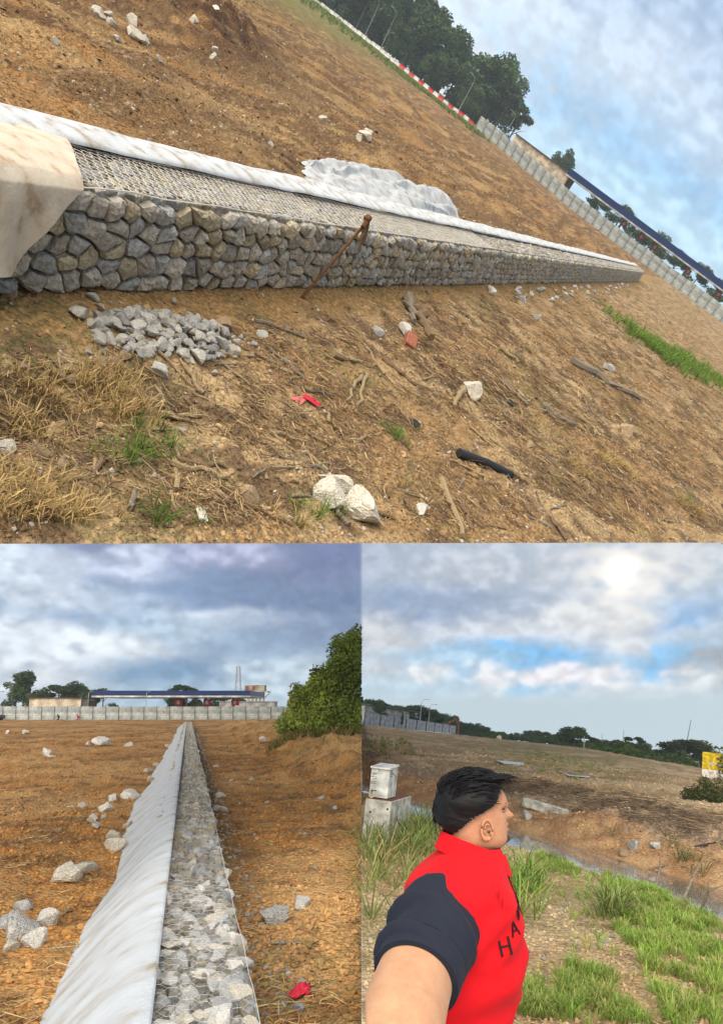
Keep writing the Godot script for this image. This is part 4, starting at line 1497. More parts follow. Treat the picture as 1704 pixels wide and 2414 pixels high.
	for k in 260:
		var an := deg_to_rad(rng.randf_range(-38.0, 10.0))
		var r0 := slope_near(an) + 0.5
		var r := r0 * exp(rng.randf() * log(28.0 / r0))
		var a := Vector3(r * cos(an), 0, r * sin(an))
		var d := Vector3(rng.randfn(), 0, rng.randfn()).normalized() * rng.randf_range(0.3, 0.9)
		if a.z + d.z < -5.6 or a.z < -5.6 or slope_edge(a.x + d.x, a.z + d.z) < 0.3:
			continue
		var b := a + d
		a.y = slope_y(a.x, a.z)
		b.y = slope_y(b.x, b.z)
		stick(F1, a, b, rng.randf_range(0.03, 0.08), [M.wood, M.wood_grey, M.wood_pale, M.wood_pale][k % 4], "thin broken twig lying among the straw", "twig", "loose twigs on the slope", "twig")
	s = Shape.new()
	var pa: Vector3 = Vector3(13.255, 0.000, -1.472)
	var pb: Vector3 = Vector3(14.364, 0.000, -0.476)
	pa.y = slope_y(pa.x, pa.z) + 0.07
	pb.y = slope_y(pb.x, pb.z) + 0.06
	s.tube([pa - pa, (pb - pa) * 0.5 + Vector3(0, 0.03, 0), pb - pa], [0.09, 0.09, 0.085], 14)
	s.tube([Vector3.ZERO, (pa - pb).normalized() * 0.015], [0.095, 0.095], 14)
	solo("plastic_pipe", built(s, true), M.black_plastic, F1 * Transform3D(Basis.IDENTITY, pa), "dark grey plastic pipe lying on the straw near the lip", "pipe")
	s = Shape.new()
	s.box(Vector3(0, 0.12, 0), Vector3(0.42, 0.2, 0.3), Basis(Vector3(0.3, 0.2, 1).normalized(), 0.5), 0.02)
	solo("brick", built(s), M.brick, put(F1, Vector3(17.5, slope_y(17.5, -4.5), -4.5), 0.4), "pinkish broken brick leaning below the round pale stone", "brick")
	s = Shape.new()
	s.box(Vector3(0, 0.06, 0), Vector3(0.17, 0.05, 0.12), Basis(Vector3(1, 0, 0.4).normalized(), 0.5), 0.008)
	solo("tile_piece", built(s), M.rock_white, put(F1, Vector3(6.33, slope_y(6.33, -2.63), -2.63), 1.0), "small cream rectangular tile lying near the lip at left", "tile")
	s = Shape.new()
	s.box(Vector3(0, 0.06, 0), Vector3(0.3, 0.05, 0.2), Basis(Vector3(1, 0, 0.2).normalized(), 0.5), 0.008)
	solo("tile_piece", built(s), M.rock_tan, put(F1, Vector3(6.2, slope_y(6.2, -4.55), -4.55), 0.6), "tan flat slab tilted above the orange clay lump", "tile")
	for q in [[Vector3(10.924, 0.000, -3.727), "red_plastic", "crumpled red plastic rag on the earth below the leaning rod"], [Vector3(10.650, 0.000, -3.835), "pink_plastic", "orange-pink plastic scrap left of the red rag"], [Vector3(18.910, 0.000, -1.763), "black_plastic", "black plastic bag caught among dead twigs"], [Vector3(13.498, 0.000, -2.558), "black_plastic", "dark plastic scrap in the twig heap left of the cream stone"], [Vector3(62.972, 0.000, 6.339), "red_plastic", "dark red scrap at the right edge of the slope"]]:
		var p: Vector3 = q[0]
		p.y = slope_y(p.x, p.z)
		var rows := []
		for j in 9:
			var row := []
			for i in 9:
				var w: float = noise.fine.get_noise_2d(i * 0.9 + p.x, j * 0.9)
				row.append(Vector3((i - 4) * 0.045 + w * 0.04, 0.05 + 0.11 * (w + 0.3) * (1.0 - Vector2(i - 4, j - 4).length() / 6.0), (j - 4) * 0.03 + w * 0.03))
			rows.append(row)
		s = Shape.new()
		s.grid(rows)
		solo("plastic_scrap", built(s, true), M[q[1]], put(F1, p, rng.randf() * 6.0, 0.8 if p.x < 20.0 else 1.6), q[2], "plastic scrap")


func build_slope_far() -> void:
	hoarding(F1, slope_y, Vector3(198.6, 1.9, -64.5), Vector3(191.0, 0.4, 16.0), 2.75, 2.3, [M.fence_sheet, M.fence_sheet_b], "pale green-grey sheet fence running down behind the far end of the slope", 0.08)
	filling_station(F1, Vector3(222.0, 0.3, -13.5), -PI * 0.5 + 0.16, 60.0, 18.0, 5.0, 6.7, [-11.7, -6.2, -1.8, 8.8, 18.6], "blue-edged filling station roof beyond the tilted fence, top right", "filling station roofs")
	block_house(F1, Vector3(219.0, 1.0, -51.0), -PI * 0.5 + 0.1, Vector3(17.0, 5.0, 10.0), "cream flat-roofed shop beyond the tilted fence, left of the blue roof", M.cream_wall)
	var s: Shape
	var a: Vector3 = Vector3(217.255, 1.589, -71.131)
	var b: Vector3 = Vector3(230.441, 3.255, -134.189)
	var n := 34
	for k in n:
		var p := a.lerp(b, (k + 0.5) / n)
		s = Shape.new()
		var l := (b - a).length() / n
		var hgt := 0.8
		s.grid([[Vector3(-l * 0.48, 0, 0.35), Vector3(-l * 0.48, 0.25, 0.3), Vector3(-l * 0.48, 0.4, 0.12), Vector3(-l * 0.48, hgt, 0.1), Vector3(-l * 0.48, hgt, -0.1), Vector3(-l * 0.48, 0.4, -0.12), Vector3(-l * 0.48, 0, -0.35)], [Vector3(l * 0.48, 0, 0.35), Vector3(l * 0.48, 0.25, 0.3), Vector3(l * 0.48, 0.4, 0.12), Vector3(l * 0.48, hgt, 0.1), Vector3(l * 0.48, hgt, -0.1), Vector3(l * 0.48, 0.4, -0.12), Vector3(l * 0.48, 0, -0.35)]])
		var red := k < 16 and k % 2 == 0
		var dir := (b - a).normalized()
		p.y = slope_y(p.x, p.z)
		solo("road_barrier", built(s), M.sign_red if red else M.white_paint, F1 * Transform3D(Basis(dir, Vector3.UP, dir.cross(Vector3.UP).normalized()), p), ("%s plastic road barrier, %s in the row counted from the fence end" % ["red" if red else "white", nth(k)]), "road barrier", "red road barriers" if red else "white road barriers")
	for q in [[Vector3(231.350, 7.560, -81.502), 9.0, "grey street lamp before the dark trees near the red barriers"], [Vector3(237.680, 6.503, -68.464), 8.0, "grey street lamp behind the near end of the tilted fence"], [Vector3(240.933, 7.606, -114.389), 10.0, "grey street lamp before the tallest dark tree, lower one"], [Vector3(240.962, 8.335, -120.385), 10.0, "grey street lamp before the tallest dark tree, upper one"]]:
		var p: Vector3 = q[0]
		street_lamp(F1, Vector3(p.x, slope_y(p.x, p.z), p.z), q[1], 1.9, q[2], "street lamps by the road")
	var spots := [[Vector3(248.488, 4.331, -144.563), 16.0, "full"], [Vector3(253.459, 5.594, -138.101), 17.0, "full"], [Vector3(249.784, 6.185, -128.229), 18.5, "full"], [Vector3(261.186, 8.529, -126.146), 21.0, "full"], [Vector3(252.754, 9.104, -115.157), 20.0, "full"], [Vector3(259.285, 7.579, -111.127), 18.0, "full"], [Vector3(252.938, 7.790, -101.252), 17.0, "full"], [Vector3(257.375, 6.645, -96.360), 14.5, "full"], [Vector3(253.632, 7.325, -88.148), 15.5, "full"], [Vector3(257.511, 9.044, -84.180), 19.0, "full"], [Vector3(251.958, 7.053, -76.115), 13.5, "open"], [Vector3(252.685, 7.561, -71.106), 12.5, "open"], [Vector3(286.813, 6.835, -60.788), 11.0, "full"], [Vector3(240.777, 3.757, -82.698), 8.0, "full"], [Vector3(241.047, 4.001, -97.050), 9.0, "full"], [Vector3(240.624, 4.857, -110.050), 9.0, "full"]]
	var what := ["broad dark tree at the top edge, leftmost of the row by the road", "tall slim tree second from the top edge in the row by the road", "broad dark tree third from the top edge in the row by the road", "tallest round tree of the row by the road", "slim tree right of the tallest round tree", "round tree in the middle of the row by the road", "round tree below the middle of the row by the road", "low round tree near the start of the red barriers", "slim tree behind the street lamp near the fence end", "tree with a round top knot standing above its neighbours", "loose open-crowned tree beyond the near end of the fence", "open-crowned tree beyond the fence, nearest to the cream shop", "small round tree between the cream shop and the blue roof", "low tree in front of the slim one near the fence end", "low tree before the middle of the row", "low tree before the tall round one"]
	for k in spots.size():
		var p: Vector3 = spots[k][0]
		tree(F1, Vector3(p.x, slope_y(minf(p.x, 190.0), p.z), p.z), spots[k][1], spots[k][1] * 1.05, spots[k][2], k % 5 + 1, what[k], "trees along the road beyond the slope")
	var behind := [Vector3(269.212, 5.451, -151.916), Vector3(270.260, 5.878, -142.023), Vector3(271.594, 7.000, -134.502), Vector3(272.656, 7.780, -127.517), Vector3(273.166, 7.640, -119.662), Vector3(273.680, 7.618, -112.776), Vector3(273.370, 6.334, -105.556), Vector3(273.609, 5.852, -98.236), Vector3(274.394, 6.172, -90.816), Vector3(275.461, 7.070, -84.799)]
	for k in behind.size():
		var p: Vector3 = behind[k]
		tree(F1, Vector3(p.x, 1.4, p.z), 15.0 + 3.0 * sin(k * 2.3), 19.0, "full", k % 5 + 1, "dark tree in the back row by the road, %s from the top edge" % nth(k), "trees along the road beyond the slope")
	for k in 7:
		var z := -36.0 + k * 7.0
		tree(F1, Vector3(244.0 + 3.0 * sin(k * 2.0), 0.2, z), 6.0 + 2.5 * absf(sin(k * 1.7)), 11.0, "round", k % 5 + 1, "dark tree behind the tilted blue roof, %s from the cream shop" % nth(k), "trees behind the tilted blue roof")
	var gx := []
	var gt := []
	for k in 1600:
		var z := rng.randf_range(-135.0, -55.0)
		var x := 188.0 - (z + 60.0) * 0.45 - rng.randf() * 60.0 * (0.3 + 0.7 * smooth(-60.0, -120.0, z))
		gx.append(Transform3D(spin(rng.randf() * TAU).scaled(Vector3.ONE * rng.randf_range(1.5, 4.0)), Vector3(x, slope_y(x, z) - 0.05, z)))
		gt.append(Color(0.14, 0.19, 0.045) * rng.randf_range(0.6, 1.4))
	scatter("verge_grass", tuft_mesh(71, 12, 0.24, 1.0, 0.02), M.grass, F1, gx, gt, "strip of rough green grass below the road barriers", "grass")


# ---------------------------------------------------------------- the level site, seen along the low wall's top
var LW := Transform3D(Basis(Vector3(-0.2343, 0, -0.9721), Vector3.UP, Vector3(0.9721, 0, -0.2343)), Vector3(0.4257, 0, 0))   # along the low wall, up, to its right
const LOW_TOP := 0.5

func right_of_wall(x: float, z: float) -> float:
	return (x - 0.4257) * 0.9721 - z * 0.2343


func level_y(x: float, z: float) -> float:
	var w := right_of_wall(x, z)
	var d := sqrt(x * x + z * z)
	var n1: float = noise.low.get_noise_2d(x + 300.0, z)
	var n2: float = noise.mid.get_noise_2d(x + 300.0, z)
	var n3: float = noise.fine.get_noise_2d(x + 300.0, z)
	var rut: float = noise.ridge.get_noise_2d(x * 0.25 + 70.0, z * 0.1)
	var y := 0.12 * n1 + 0.10 * n2 + 0.045 * n3
	if w < 0.0:
		y += 0.14 * rut * smooth(8.0, 16.0, d)
		y *= smooth(-0.9, -1.8, w)
	else:
		y *= smooth(0.2, 1.0, w)
		y += (0.85 + 0.25 * n2 + 0.1 * n3) * smooth(2.2, 6.5, w + n2 * 0.8) * smooth(6.0, 13.0, d)
	return lerpf(y, 0.25, smooth(80.0, 115.0, d))


func level_tone(x: float, _y: float, z: float) -> Color:
	var a: float = noise.tone.get_noise_2d(x * 0.8 + 90.0, z * 0.8)
	var b: float = noise.tone2.get_noise_2d(x + 90.0, z)
	var f: float = noise.fine.get_noise_2d(x * 1.4 + 90.0, z * 1.4)
	var c := Color(0.6, 0.284, 0.0826).lerp(Color(0.75, 0.434, 0.18), smooth(-0.3, 0.35, a))
	c = c.lerp(Color(0.226, 0.127, 0.06), 0.75 * smooth(-0.05, 0.4, b + 0.3 * f - 0.3 * a))
	c = c.lerp(Color(0.78, 0.496, 0.21), 0.5 * smooth(0.05, 0.35, f))
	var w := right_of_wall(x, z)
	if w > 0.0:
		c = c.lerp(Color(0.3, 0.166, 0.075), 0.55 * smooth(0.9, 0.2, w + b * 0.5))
		c = c.lerp(Color(0.24, 0.21, 0.075), 0.5 * smooth(0.1, 0.4, noise.tone.get_noise_2d(x * 1.2 + 10.0, z * 1.2)) * smooth(0.0, 0.25, f))
		c = c.lerp(Color(0.78, 0.496, 0.21), 0.5 * smooth(3.0, 6.0, w))
	else:
		var rut: float = noise.ridge.get_noise_2d(x * 0.25 + 70.0, z * 0.1)
		c = c.lerp(Color(0.196, 0.113, 0.06), 0.6 * smooth(0.1, -0.4, rut + b * 0.4) * smooth(12.0, 20.0, -z))
	return c


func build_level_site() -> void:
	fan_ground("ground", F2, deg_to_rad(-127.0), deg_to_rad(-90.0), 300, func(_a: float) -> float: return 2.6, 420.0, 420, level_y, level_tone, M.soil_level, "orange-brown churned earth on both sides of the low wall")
	build_low_wall()
	build_level_stones()
	build_level_far()


func build_low_wall() -> void:
	var r := RandomNumberGenerator.new()
	r.seed = 77
	var o := thing("gabion_wall", "low gabion wall of crushed stone seen along its top towards the fence", "retaining wall", LW)
	var s := Shape.new()
	s.tone = Color(0.36, 0.34, 0.31)
	s.box(Vector3(46.0, 0.2, -0.335), Vector3(86.6, 0.48, 0.59))
	s.box(Vector3(46.0, 0.07, -0.75), Vector3(86.6, 0.3, 0.24))
	part("stone_core", built(s), M.gabion, o)
	# the fill of the top: near stones one by one
	var near := []
	for k in 3600:
		var t := r.randf()
		var x := 3.2 + 10.0 * pow(t, 1.3)
		var size := r.randf_range(0.04, 0.085)
		if k % 9 == 0:
			size = r.randf_range(0.10, 0.17)
		near.append([x, -0.02 - r.randf() * 0.62, size])
	near.append([4.05, -0.47, 0.34])
	near.append([4.9, -0.17, 0.26])
	near.append([6.3, -0.12, 0.3])
	near.append([8.1, -0.1, 0.28])
	near.append([5.3, -0.3, 0.22])
	near.sort_custom(func(a, b) -> bool: return a[2] / a[0] > b[2] / b[0])
	var tint := [mat("fill_a", Color(0.56, 0.555, 0.54), 0.92, M.rock_pale.albedo_texture, 2.0), mat("fill_b", Color(0.44, 0.445, 0.45), 0.92, M.rock_pale.albedo_texture, 2.0), mat("fill_c", Color(0.52, 0.49, 0.43), 0.92, M.rock_pale.albedo_texture, 2.0), mat("fill_d", Color(0.36, 0.365, 0.37), 0.92, M.rock_pale.albedo_texture, 2.0)]
	var xf := []
	var tones := []
	for k in near.size():
		var q: Array = near[k]
		var b := any_turn() if q[2] < 0.2 else spin(r.randf() * TAU)
		var at := Transform3D(b.scaled(Vector3(1.1, 0.85, 1.0) * q[2] * 1.25), Vector3(q[0], LOW_TOP - 0.05 + (0.02 * r.randf() if q[2] < 0.2 else -0.06), q[1]))
		if k < 295:
			part("stone", chips[r.randi() % 10], tint[r.randi() % 4 if q[2] < 0.2 else 2], o, at)
		else:
			xf.append(at)
			tones.append(stone_tone(r) * r.randf_range(0.85, 1.3) * Color(0.97, 1.0, 1.06))
	var far_xf := []
	for k in 9000:
		var x := 12.0 + 76.0 * pow(r.randf(), 1.7)
		var size := r.randf_range(0.06, 0.13) * (1.0 + x * 0.012)
		far_xf.append(Transform3D(any_turn().scaled(Vector3(1.1, 0.85, 1.0) * size * 1.25), Vector3(x, LOW_TOP - 0.05 + 0.02 * r.randf(), -0.02 - r.randf() * 0.75)))
	for k in 3200:
		var x := 3.2 + 85.0 * pow(r.randf(), 1.8)
		far_xf.append(Transform3D(any_turn().scaled(Vector3.ONE * r.randf_range(0.09, 0.16)), Vector3(x, r.randf() * LOW_TOP, -0.03 - 0.03 * r.randf())))
	for k in far_xf.size():
		xf.append(far_xf[k])
		tones.append(stone_tone(r) * r.randf_range(0.85, 1.3) * Color(0.97, 1.0, 1.06))
	var fill := scatter("stone_fill", chips[3], M.rock_mix, LW, xf, tones, "", "")
	remove_child(fill)
	used.stone_fill = 0
	fill.name = "stone_fill"
	for k in ["label", "category"]:
		fill.remove_meta(k)
	fill.transform = Transform3D.IDENTITY
	o.add_child(fill, true)
	# woven wire over the top and down the right edge
	part("wire_mesh", hex_wire(3.2, 7.5, -0.62, -0.06, 0.13, 0.0009, Transform3D(Basis.IDENTITY, Vector3(0, LOW_TOP + 0.05, 0)), func(p: Vector3) -> bool: return p.z < -0.03), M.wire, o)
	s = Shape.new()
	for z in [0.0]:
		var path := []
		var rad := []
		for k in 90:
			var x := 3.2 + 84.0 * pow(k / 89.0, 1.8)
			path.append(Vector3(x, LOW_TOP + 0.055 + 0.012 * sin(k * 1.7), z + 0.012 * noise.mid.get_noise_1d(x * 2.0)))
			rad.append(0.0018 + x * 0.00004)
		s.tube(path, rad, 5)
	part("edge_wire", built(s, true), M.wire, o)
	# the cloth on its left
	var rows := []
	var prof := [Vector2(-0.555, 0.57), Vector2(-0.565, 0.595), Vector2(-0.63, 0.585), Vector2(-0.72, 0.545), Vector2(-0.81, 0.49), Vector2(-0.90, 0.42), Vector2(-0.99, 0.34), Vector2(-1.08, 0.25), Vector2(-1.17, 0.16), Vector2(-1.26, 0.07), Vector2(-1.34, 0.0)]
	for k in 200:
		var x := 2.8 + 84.0 * pow(k / 199.0, 1.9)
		var row := []
		for j in prof.size():
			var q: Vector2 = prof[j]
			var u := j / 10.0
			# long shallow folds running slantwise down the cloth
			var w: float = noise.mid.get_noise_2d(x * 0.55 + u * 2.6, u * 4.2 - x * 0.5)
			var w2: float = noise.mid.get_noise_2d(x * 0.5 + 44.0, u * 1.2)
			var out: float = 0.16 * noise.low.get_noise_2d(x * 2.5, 9.0) * u + smooth(6.0, 20.0, x) * 0.16 * u * u
			row.append(Vector3(x, q.y + (0.016 * w * smooth(-0.1, 0.4, w2) + 0.02 * w2) * smooth(0.0, 0.25, u) * lerpf(1.0, 0.45, smooth(8.0, 25.0, x)), q.x - out + 0.012 * w * u * smooth(-0.1, 0.4, w2)))
		rows.append(row)
	cloth_sheet(LW, rows, M.cloth, "geotextile_strip", "bluish white geotextile hanging over the left side of the low wall")


func build_level_stones() -> void:
	var named := [["pale blocky stone, left one of a pair on the orange earth", 155, 2080, 78, "rock_white"], ["small pale block, right one of a pair on the orange earth", 202, 2058, 46, "rock_white"], ["grey pointed stone alone above the cluster at the left edge", 62, 2142, 58, "rock_grey"], ["grey stone cut by the left edge, top of the cluster of five", 18, 2180, 66, "rock_grey"], ["long grey stone in the middle of the cluster of five at left", 46, 2205, 88, "rock_grey"], ["pale rounded stone, right of the cluster of five at left", 115, 2182, 72, "rock_pale"], ["pale pointed stone at the bottom of the cluster of five", 86, 2232, 72, "rock_pale"], ["small cream stone at the bottom left of the cluster of five", 30, 2238, 56, "rock_white"], ["flat grey slab lying right of the low wall", 650, 2172, 76, "rock_grey"], ["white upright stone right of the flat grey slab", 712, 2150, 50, "rock_pale"], ["small grey stone below the flat slab", 664, 2224, 18, "rock_grey"], ["small white stone above the red cloth", 712, 2328, 24, "rock_white"], ["tiny white stone left of the one above the red cloth", 694, 2312, 17, "rock_white"], ["grey stone below the red cloth", 702, 2386, 32, "rock_grey"], ["cream double stone close to the cloth edge", 275, 2010, 58, "rock_white"], ["cream pointed stone above the double one", 268, 1980, 34, "rock_white"], ["cream oval stone close to the hanging cloth", 303, 1955, 34, "rock_white"], ["cream square stone in the loose row beside the cloth", 216, 1945, 32, "rock_white"], ["small cream stone below the square one", 226, 1966, 26, "rock_white"], ["small tan stone on the churned earth left of the row", 142, 1975, 20, "rock_tan"]]
	var spots := [[-3.77, -9.40, 0.42], [-3.71, -9.92, 0.26], [-3.71, -8.20, 0.27], [-3.62, -7.61, 0.29], [-3.34, -7.26, 0.36], [-3.19, -7.58, 0.31], [-3.02, -6.93, 0.28], [-3.21, -6.86, 0.22], [-0.89, -7.72, 0.34], [-0.65, -8.07, 0.23], [-0.75, -7.02, 0.07], [-0.47, -5.95, 0.08], [-0.55, -6.10, 0.06], [-0.46, -5.49, 0.10], [-3.76, -11.28, 0.38], [-4.17, -12.35, 0.24], [-4.27, -13.41, 0.26], [-5.12, -13.89, 0.26], [-4.68, -12.92, 0.19], [-5.16, -12.55, 0.15]]
	for k in spots.size():
		var g: Array = spots[k]
		rock_at(F2, Vector3(g[0], level_y(g[0], g[1]) - g[2] * 0.02, g[1]), g[2] * 1.0, M[named[k][4]], named[k][0])
	var lk := -1
	var rk := -1
	for g in [[-29.26, -59.74, 0.56], [-28.30, -60.70, 0.50], [-14.29, -32.84, 0.50], [-13.51, -31.49, 0.37], [-6.45, -16.21, 0.19], [-2.27, -5.89, 0.06], [-2.56, -6.66, 0.05], [-6.24, -16.21, 0.25], [-16.54, -43.83, 0.46], [-15.06, -41.90, 0.89], [-5.07, -14.40, 0.17], [-5.40, -15.55, 0.33], [-5.83, -17.14, 0.34], [-5.90, -18.28, 0.19], [-12.82, -39.70, 0.51], [-5.66, -17.94, 0.38], [-4.82, -16.41, 0.17], [-7.32, -24.91, 0.29], [-6.29, -21.67, 0.28], [-7.74, -27.41, 0.26], [-11.00, -40.99, 0.29], [-9.97, -37.73, 0.27]]:
		lk += 1
		rock_at(F2, Vector3(g[0], level_y(g[0], g[1]) - 0.02, g[1]), g[2] * 1.1, M.rock_white if g[2] < 0.3 else M.rock_pale, "pale stone strewn left of the low wall, %s from the left" % nth(lk), "stones strewn left of the low wall", "rock")
	for g in [[-5.52, -27.41, 0.22], [-3.14, -15.87, 0.24], [-3.50, -18.10, 0.23], [-2.98, -15.74, 0.18], [-3.89, -21.67, 0.15], [-3.39, -22.30, 0.18], [-1.85, -12.67, 0.07], [-1.22, -8.62, 0.05], [-1.43, -10.25, 0.05], [-5.41, -39.70, 0.42], [-1.46, -10.97, 0.06], [-2.29, -17.69, 0.10], [-1.30, -10.25, 0.06], [-0.73, -6.10, 0.03], [-0.78, -8.62, 0.06], [-0.96, -12.55, 0.07], [-0.65, -10.25, 0.08], [-0.97, -17.69, 0.14], [-1.07, -22.30, 0.13], [-0.58, -16.21, 0.13]]:
		rk += 1
		rock_at(F2, Vector3(g[0], level_y(g[0], g[1]) - 0.01, g[1]), g[2] * 1.1, M.rock_pale, "small pale stone right of the low wall, %s from the left" % nth(rk), "small stones right of the low wall", "rock", false)
	# spilled gravel along the wall's right foot, crumbs of earth everywhere
	var xf := []
	var tones := []
	for k in 1500:
		var s := 3.6 + 60.0 * pow(rng.randf(), 1.8)
		var p: Vector3 = LW * Vector3(s, 0, 0.04 + 0.42 * pow(rng.randf(), 1.7))
		if p.x > -0.02:
			continue
		p.y = level_y(p.x, p.z)
		xf.append(Transform3D(any_turn().scaled(Vector3.ONE * (0.02 + 0.06 * rng.randf() * rng.randf() + s * 0.001)), p))
		tones.append(stone_tone(rng) * rng.randf_range(0.9, 1.7))
	scatter("gravel", rocks_small[5], M.rock_mix, F2, xf, tones, "spilled grey gravel along the right foot of the low wall", "gravel")
	for kind in 2:
		xf = []
		tones = []
		for k in 24000:
			var an := deg_to_rad(rng.randf_range(-124.0, -90.0))
			var r := 4.2 * exp(rng.randf() * log(60.0 / 4.2))
			var x := r * cos(an)
			var z := r * sin(an)
			var w := right_of_wall(x, z)
			if (w > -1.35 and w < 0.05) or x > -0.03:
				continue
			if rng.randf() > 0.45 + noise.tone2.get_noise_2d(x * 0.8, z * 0.8) * 1.2:
				continue
			var size := 0.012 + 0.06 * pow(rng.randf(), 3.0) + r * 0.0011
			xf.append(Transform3D(any_turn().scaled(Vector3(1, 0.8, 1) * size), Vector3(x, level_y(x, z) + size * 0.12, z)))
			tones.append(level_tone(x, 0, z) * rng.randf_range(0.6, 1.08))
		scatter("earth_crumbs", rocks_small[kind * 4 + 1], M.clod, F2, xf, tones, ["clods of orange earth over the churned ground", "finer crumbs of orange earth between the clods"][kind], "earth")
	xf = []
	tones = []
	for k in 1600:
		var an := deg_to_rad(rng.randf_range(-122.0, -90.0))
		var r := 5.0 * exp(rng.randf() * log(45.0 / 5.0))
		var x := r * cos(an)
		var z := r * sin(an)
		var w := right_of_wall(x, z)
		if (w > -1.4 and w < 0.2) or x > -0.15 or rng.randf() > 0.35 + noise.tone.get_noise_2d(x * 2.0, z * 2.0) * 1.5:
			continue
		xf.append(Transform3D(spin(rng.randf() * TAU).scaled(Vector3.ONE * rng.randf_range(0.4, 1.1)), Vector3(x, level_y(x, z), z)))
		tones.append(Color(0.42, 0.3, 0.15) * rng.randf_range(0.5, 1.3))
	scatter("straw", straw_mesh(50, 5, 0.3, 0.04), M.straw, F2, xf, tones, "dry stalks and roots scattered over the orange earth", "straw")
	var s := Shape.new()
	var rows := []
	for j in 12:
		var row := []
		for i in 12:
			var w: float = noise.fine.get_noise_2d(i * 0.8 + 4.0, j * 0.8)
			var q := Vector2(i - 5.5, j - 5.5) / 5.5
			row.append(Vector3(q.x * 0.075 + w * 0.03, 0.02 + maxf(0.0, 0.085 * (1.0 - q.length() * 0.8) + 0.05 * w), q.y * 0.06 + w * 0.03))
		rows.append(row)
	s.grid(rows)
	var rp := Vector3(-0.47, 0, -5.72)
	solo("red_cloth", built(s, true), M.red_plastic, put(F2, Vector3(rp.x, level_y(rp.x, rp.z), rp.z), 0.6), "crumpled red cloth on the earth right of the low wall", "cloth")
	for q in [[Vector3(-0.929, 0.000, -6.975), Vector3(-0.552, 0.000, -6.927), 0.03, "wood_grey", "grey stick lying below the flat grey slab"], [Vector3(-0.393, 0.000, -5.852), Vector3(-0.327, 0.000, -5.675), 0.02, "wood_pale", "short pale stick right of the red cloth"], [Vector3(-3.283, 0.000, -8.776), Vector3(-3.158, 0.000, -7.607), 0.025, "wood_pale", "dry root lying on the earth left of the hanging cloth"], [Vector3(-1.056, 0.000, -12.668), Vector3(-0.843, 0.000, -12.546), 0.03, "wood_pale", "pale splinter on the earth halfway along the right side"]]:
		var a: Vector3 = q[0]
		var b: Vector3 = q[1]
		a.y = level_y(a.x, a.z)
		b.y = level_y(b.x, b.z)
		stick(F2, a, b, q[2], M[q[3]], q[4])
	s = Shape.new()
	s.tube([Vector3(-0.16, 0.03, 0), Vector3(0, 0.05, 0.07), Vector3(0.15, 0.03, 0.02), Vector3(0.0, 0.04, -0.06), Vector3(-0.14, 0.03, 0.01)], [0.007, 0.007, 0.006, 0.007, 0.006], 5)
	var lp: Vector3 = Vector3(-2.647, 0.000, -6.776)
	solo("twine_loop", built(s, true), M.wood_pale, put(F2, Vector3(lp.x, level_y(lp.x, lp.z), lp.z), 0.3, 1.2), "loop of pale twine on the earth below the stone cluster", "twine")


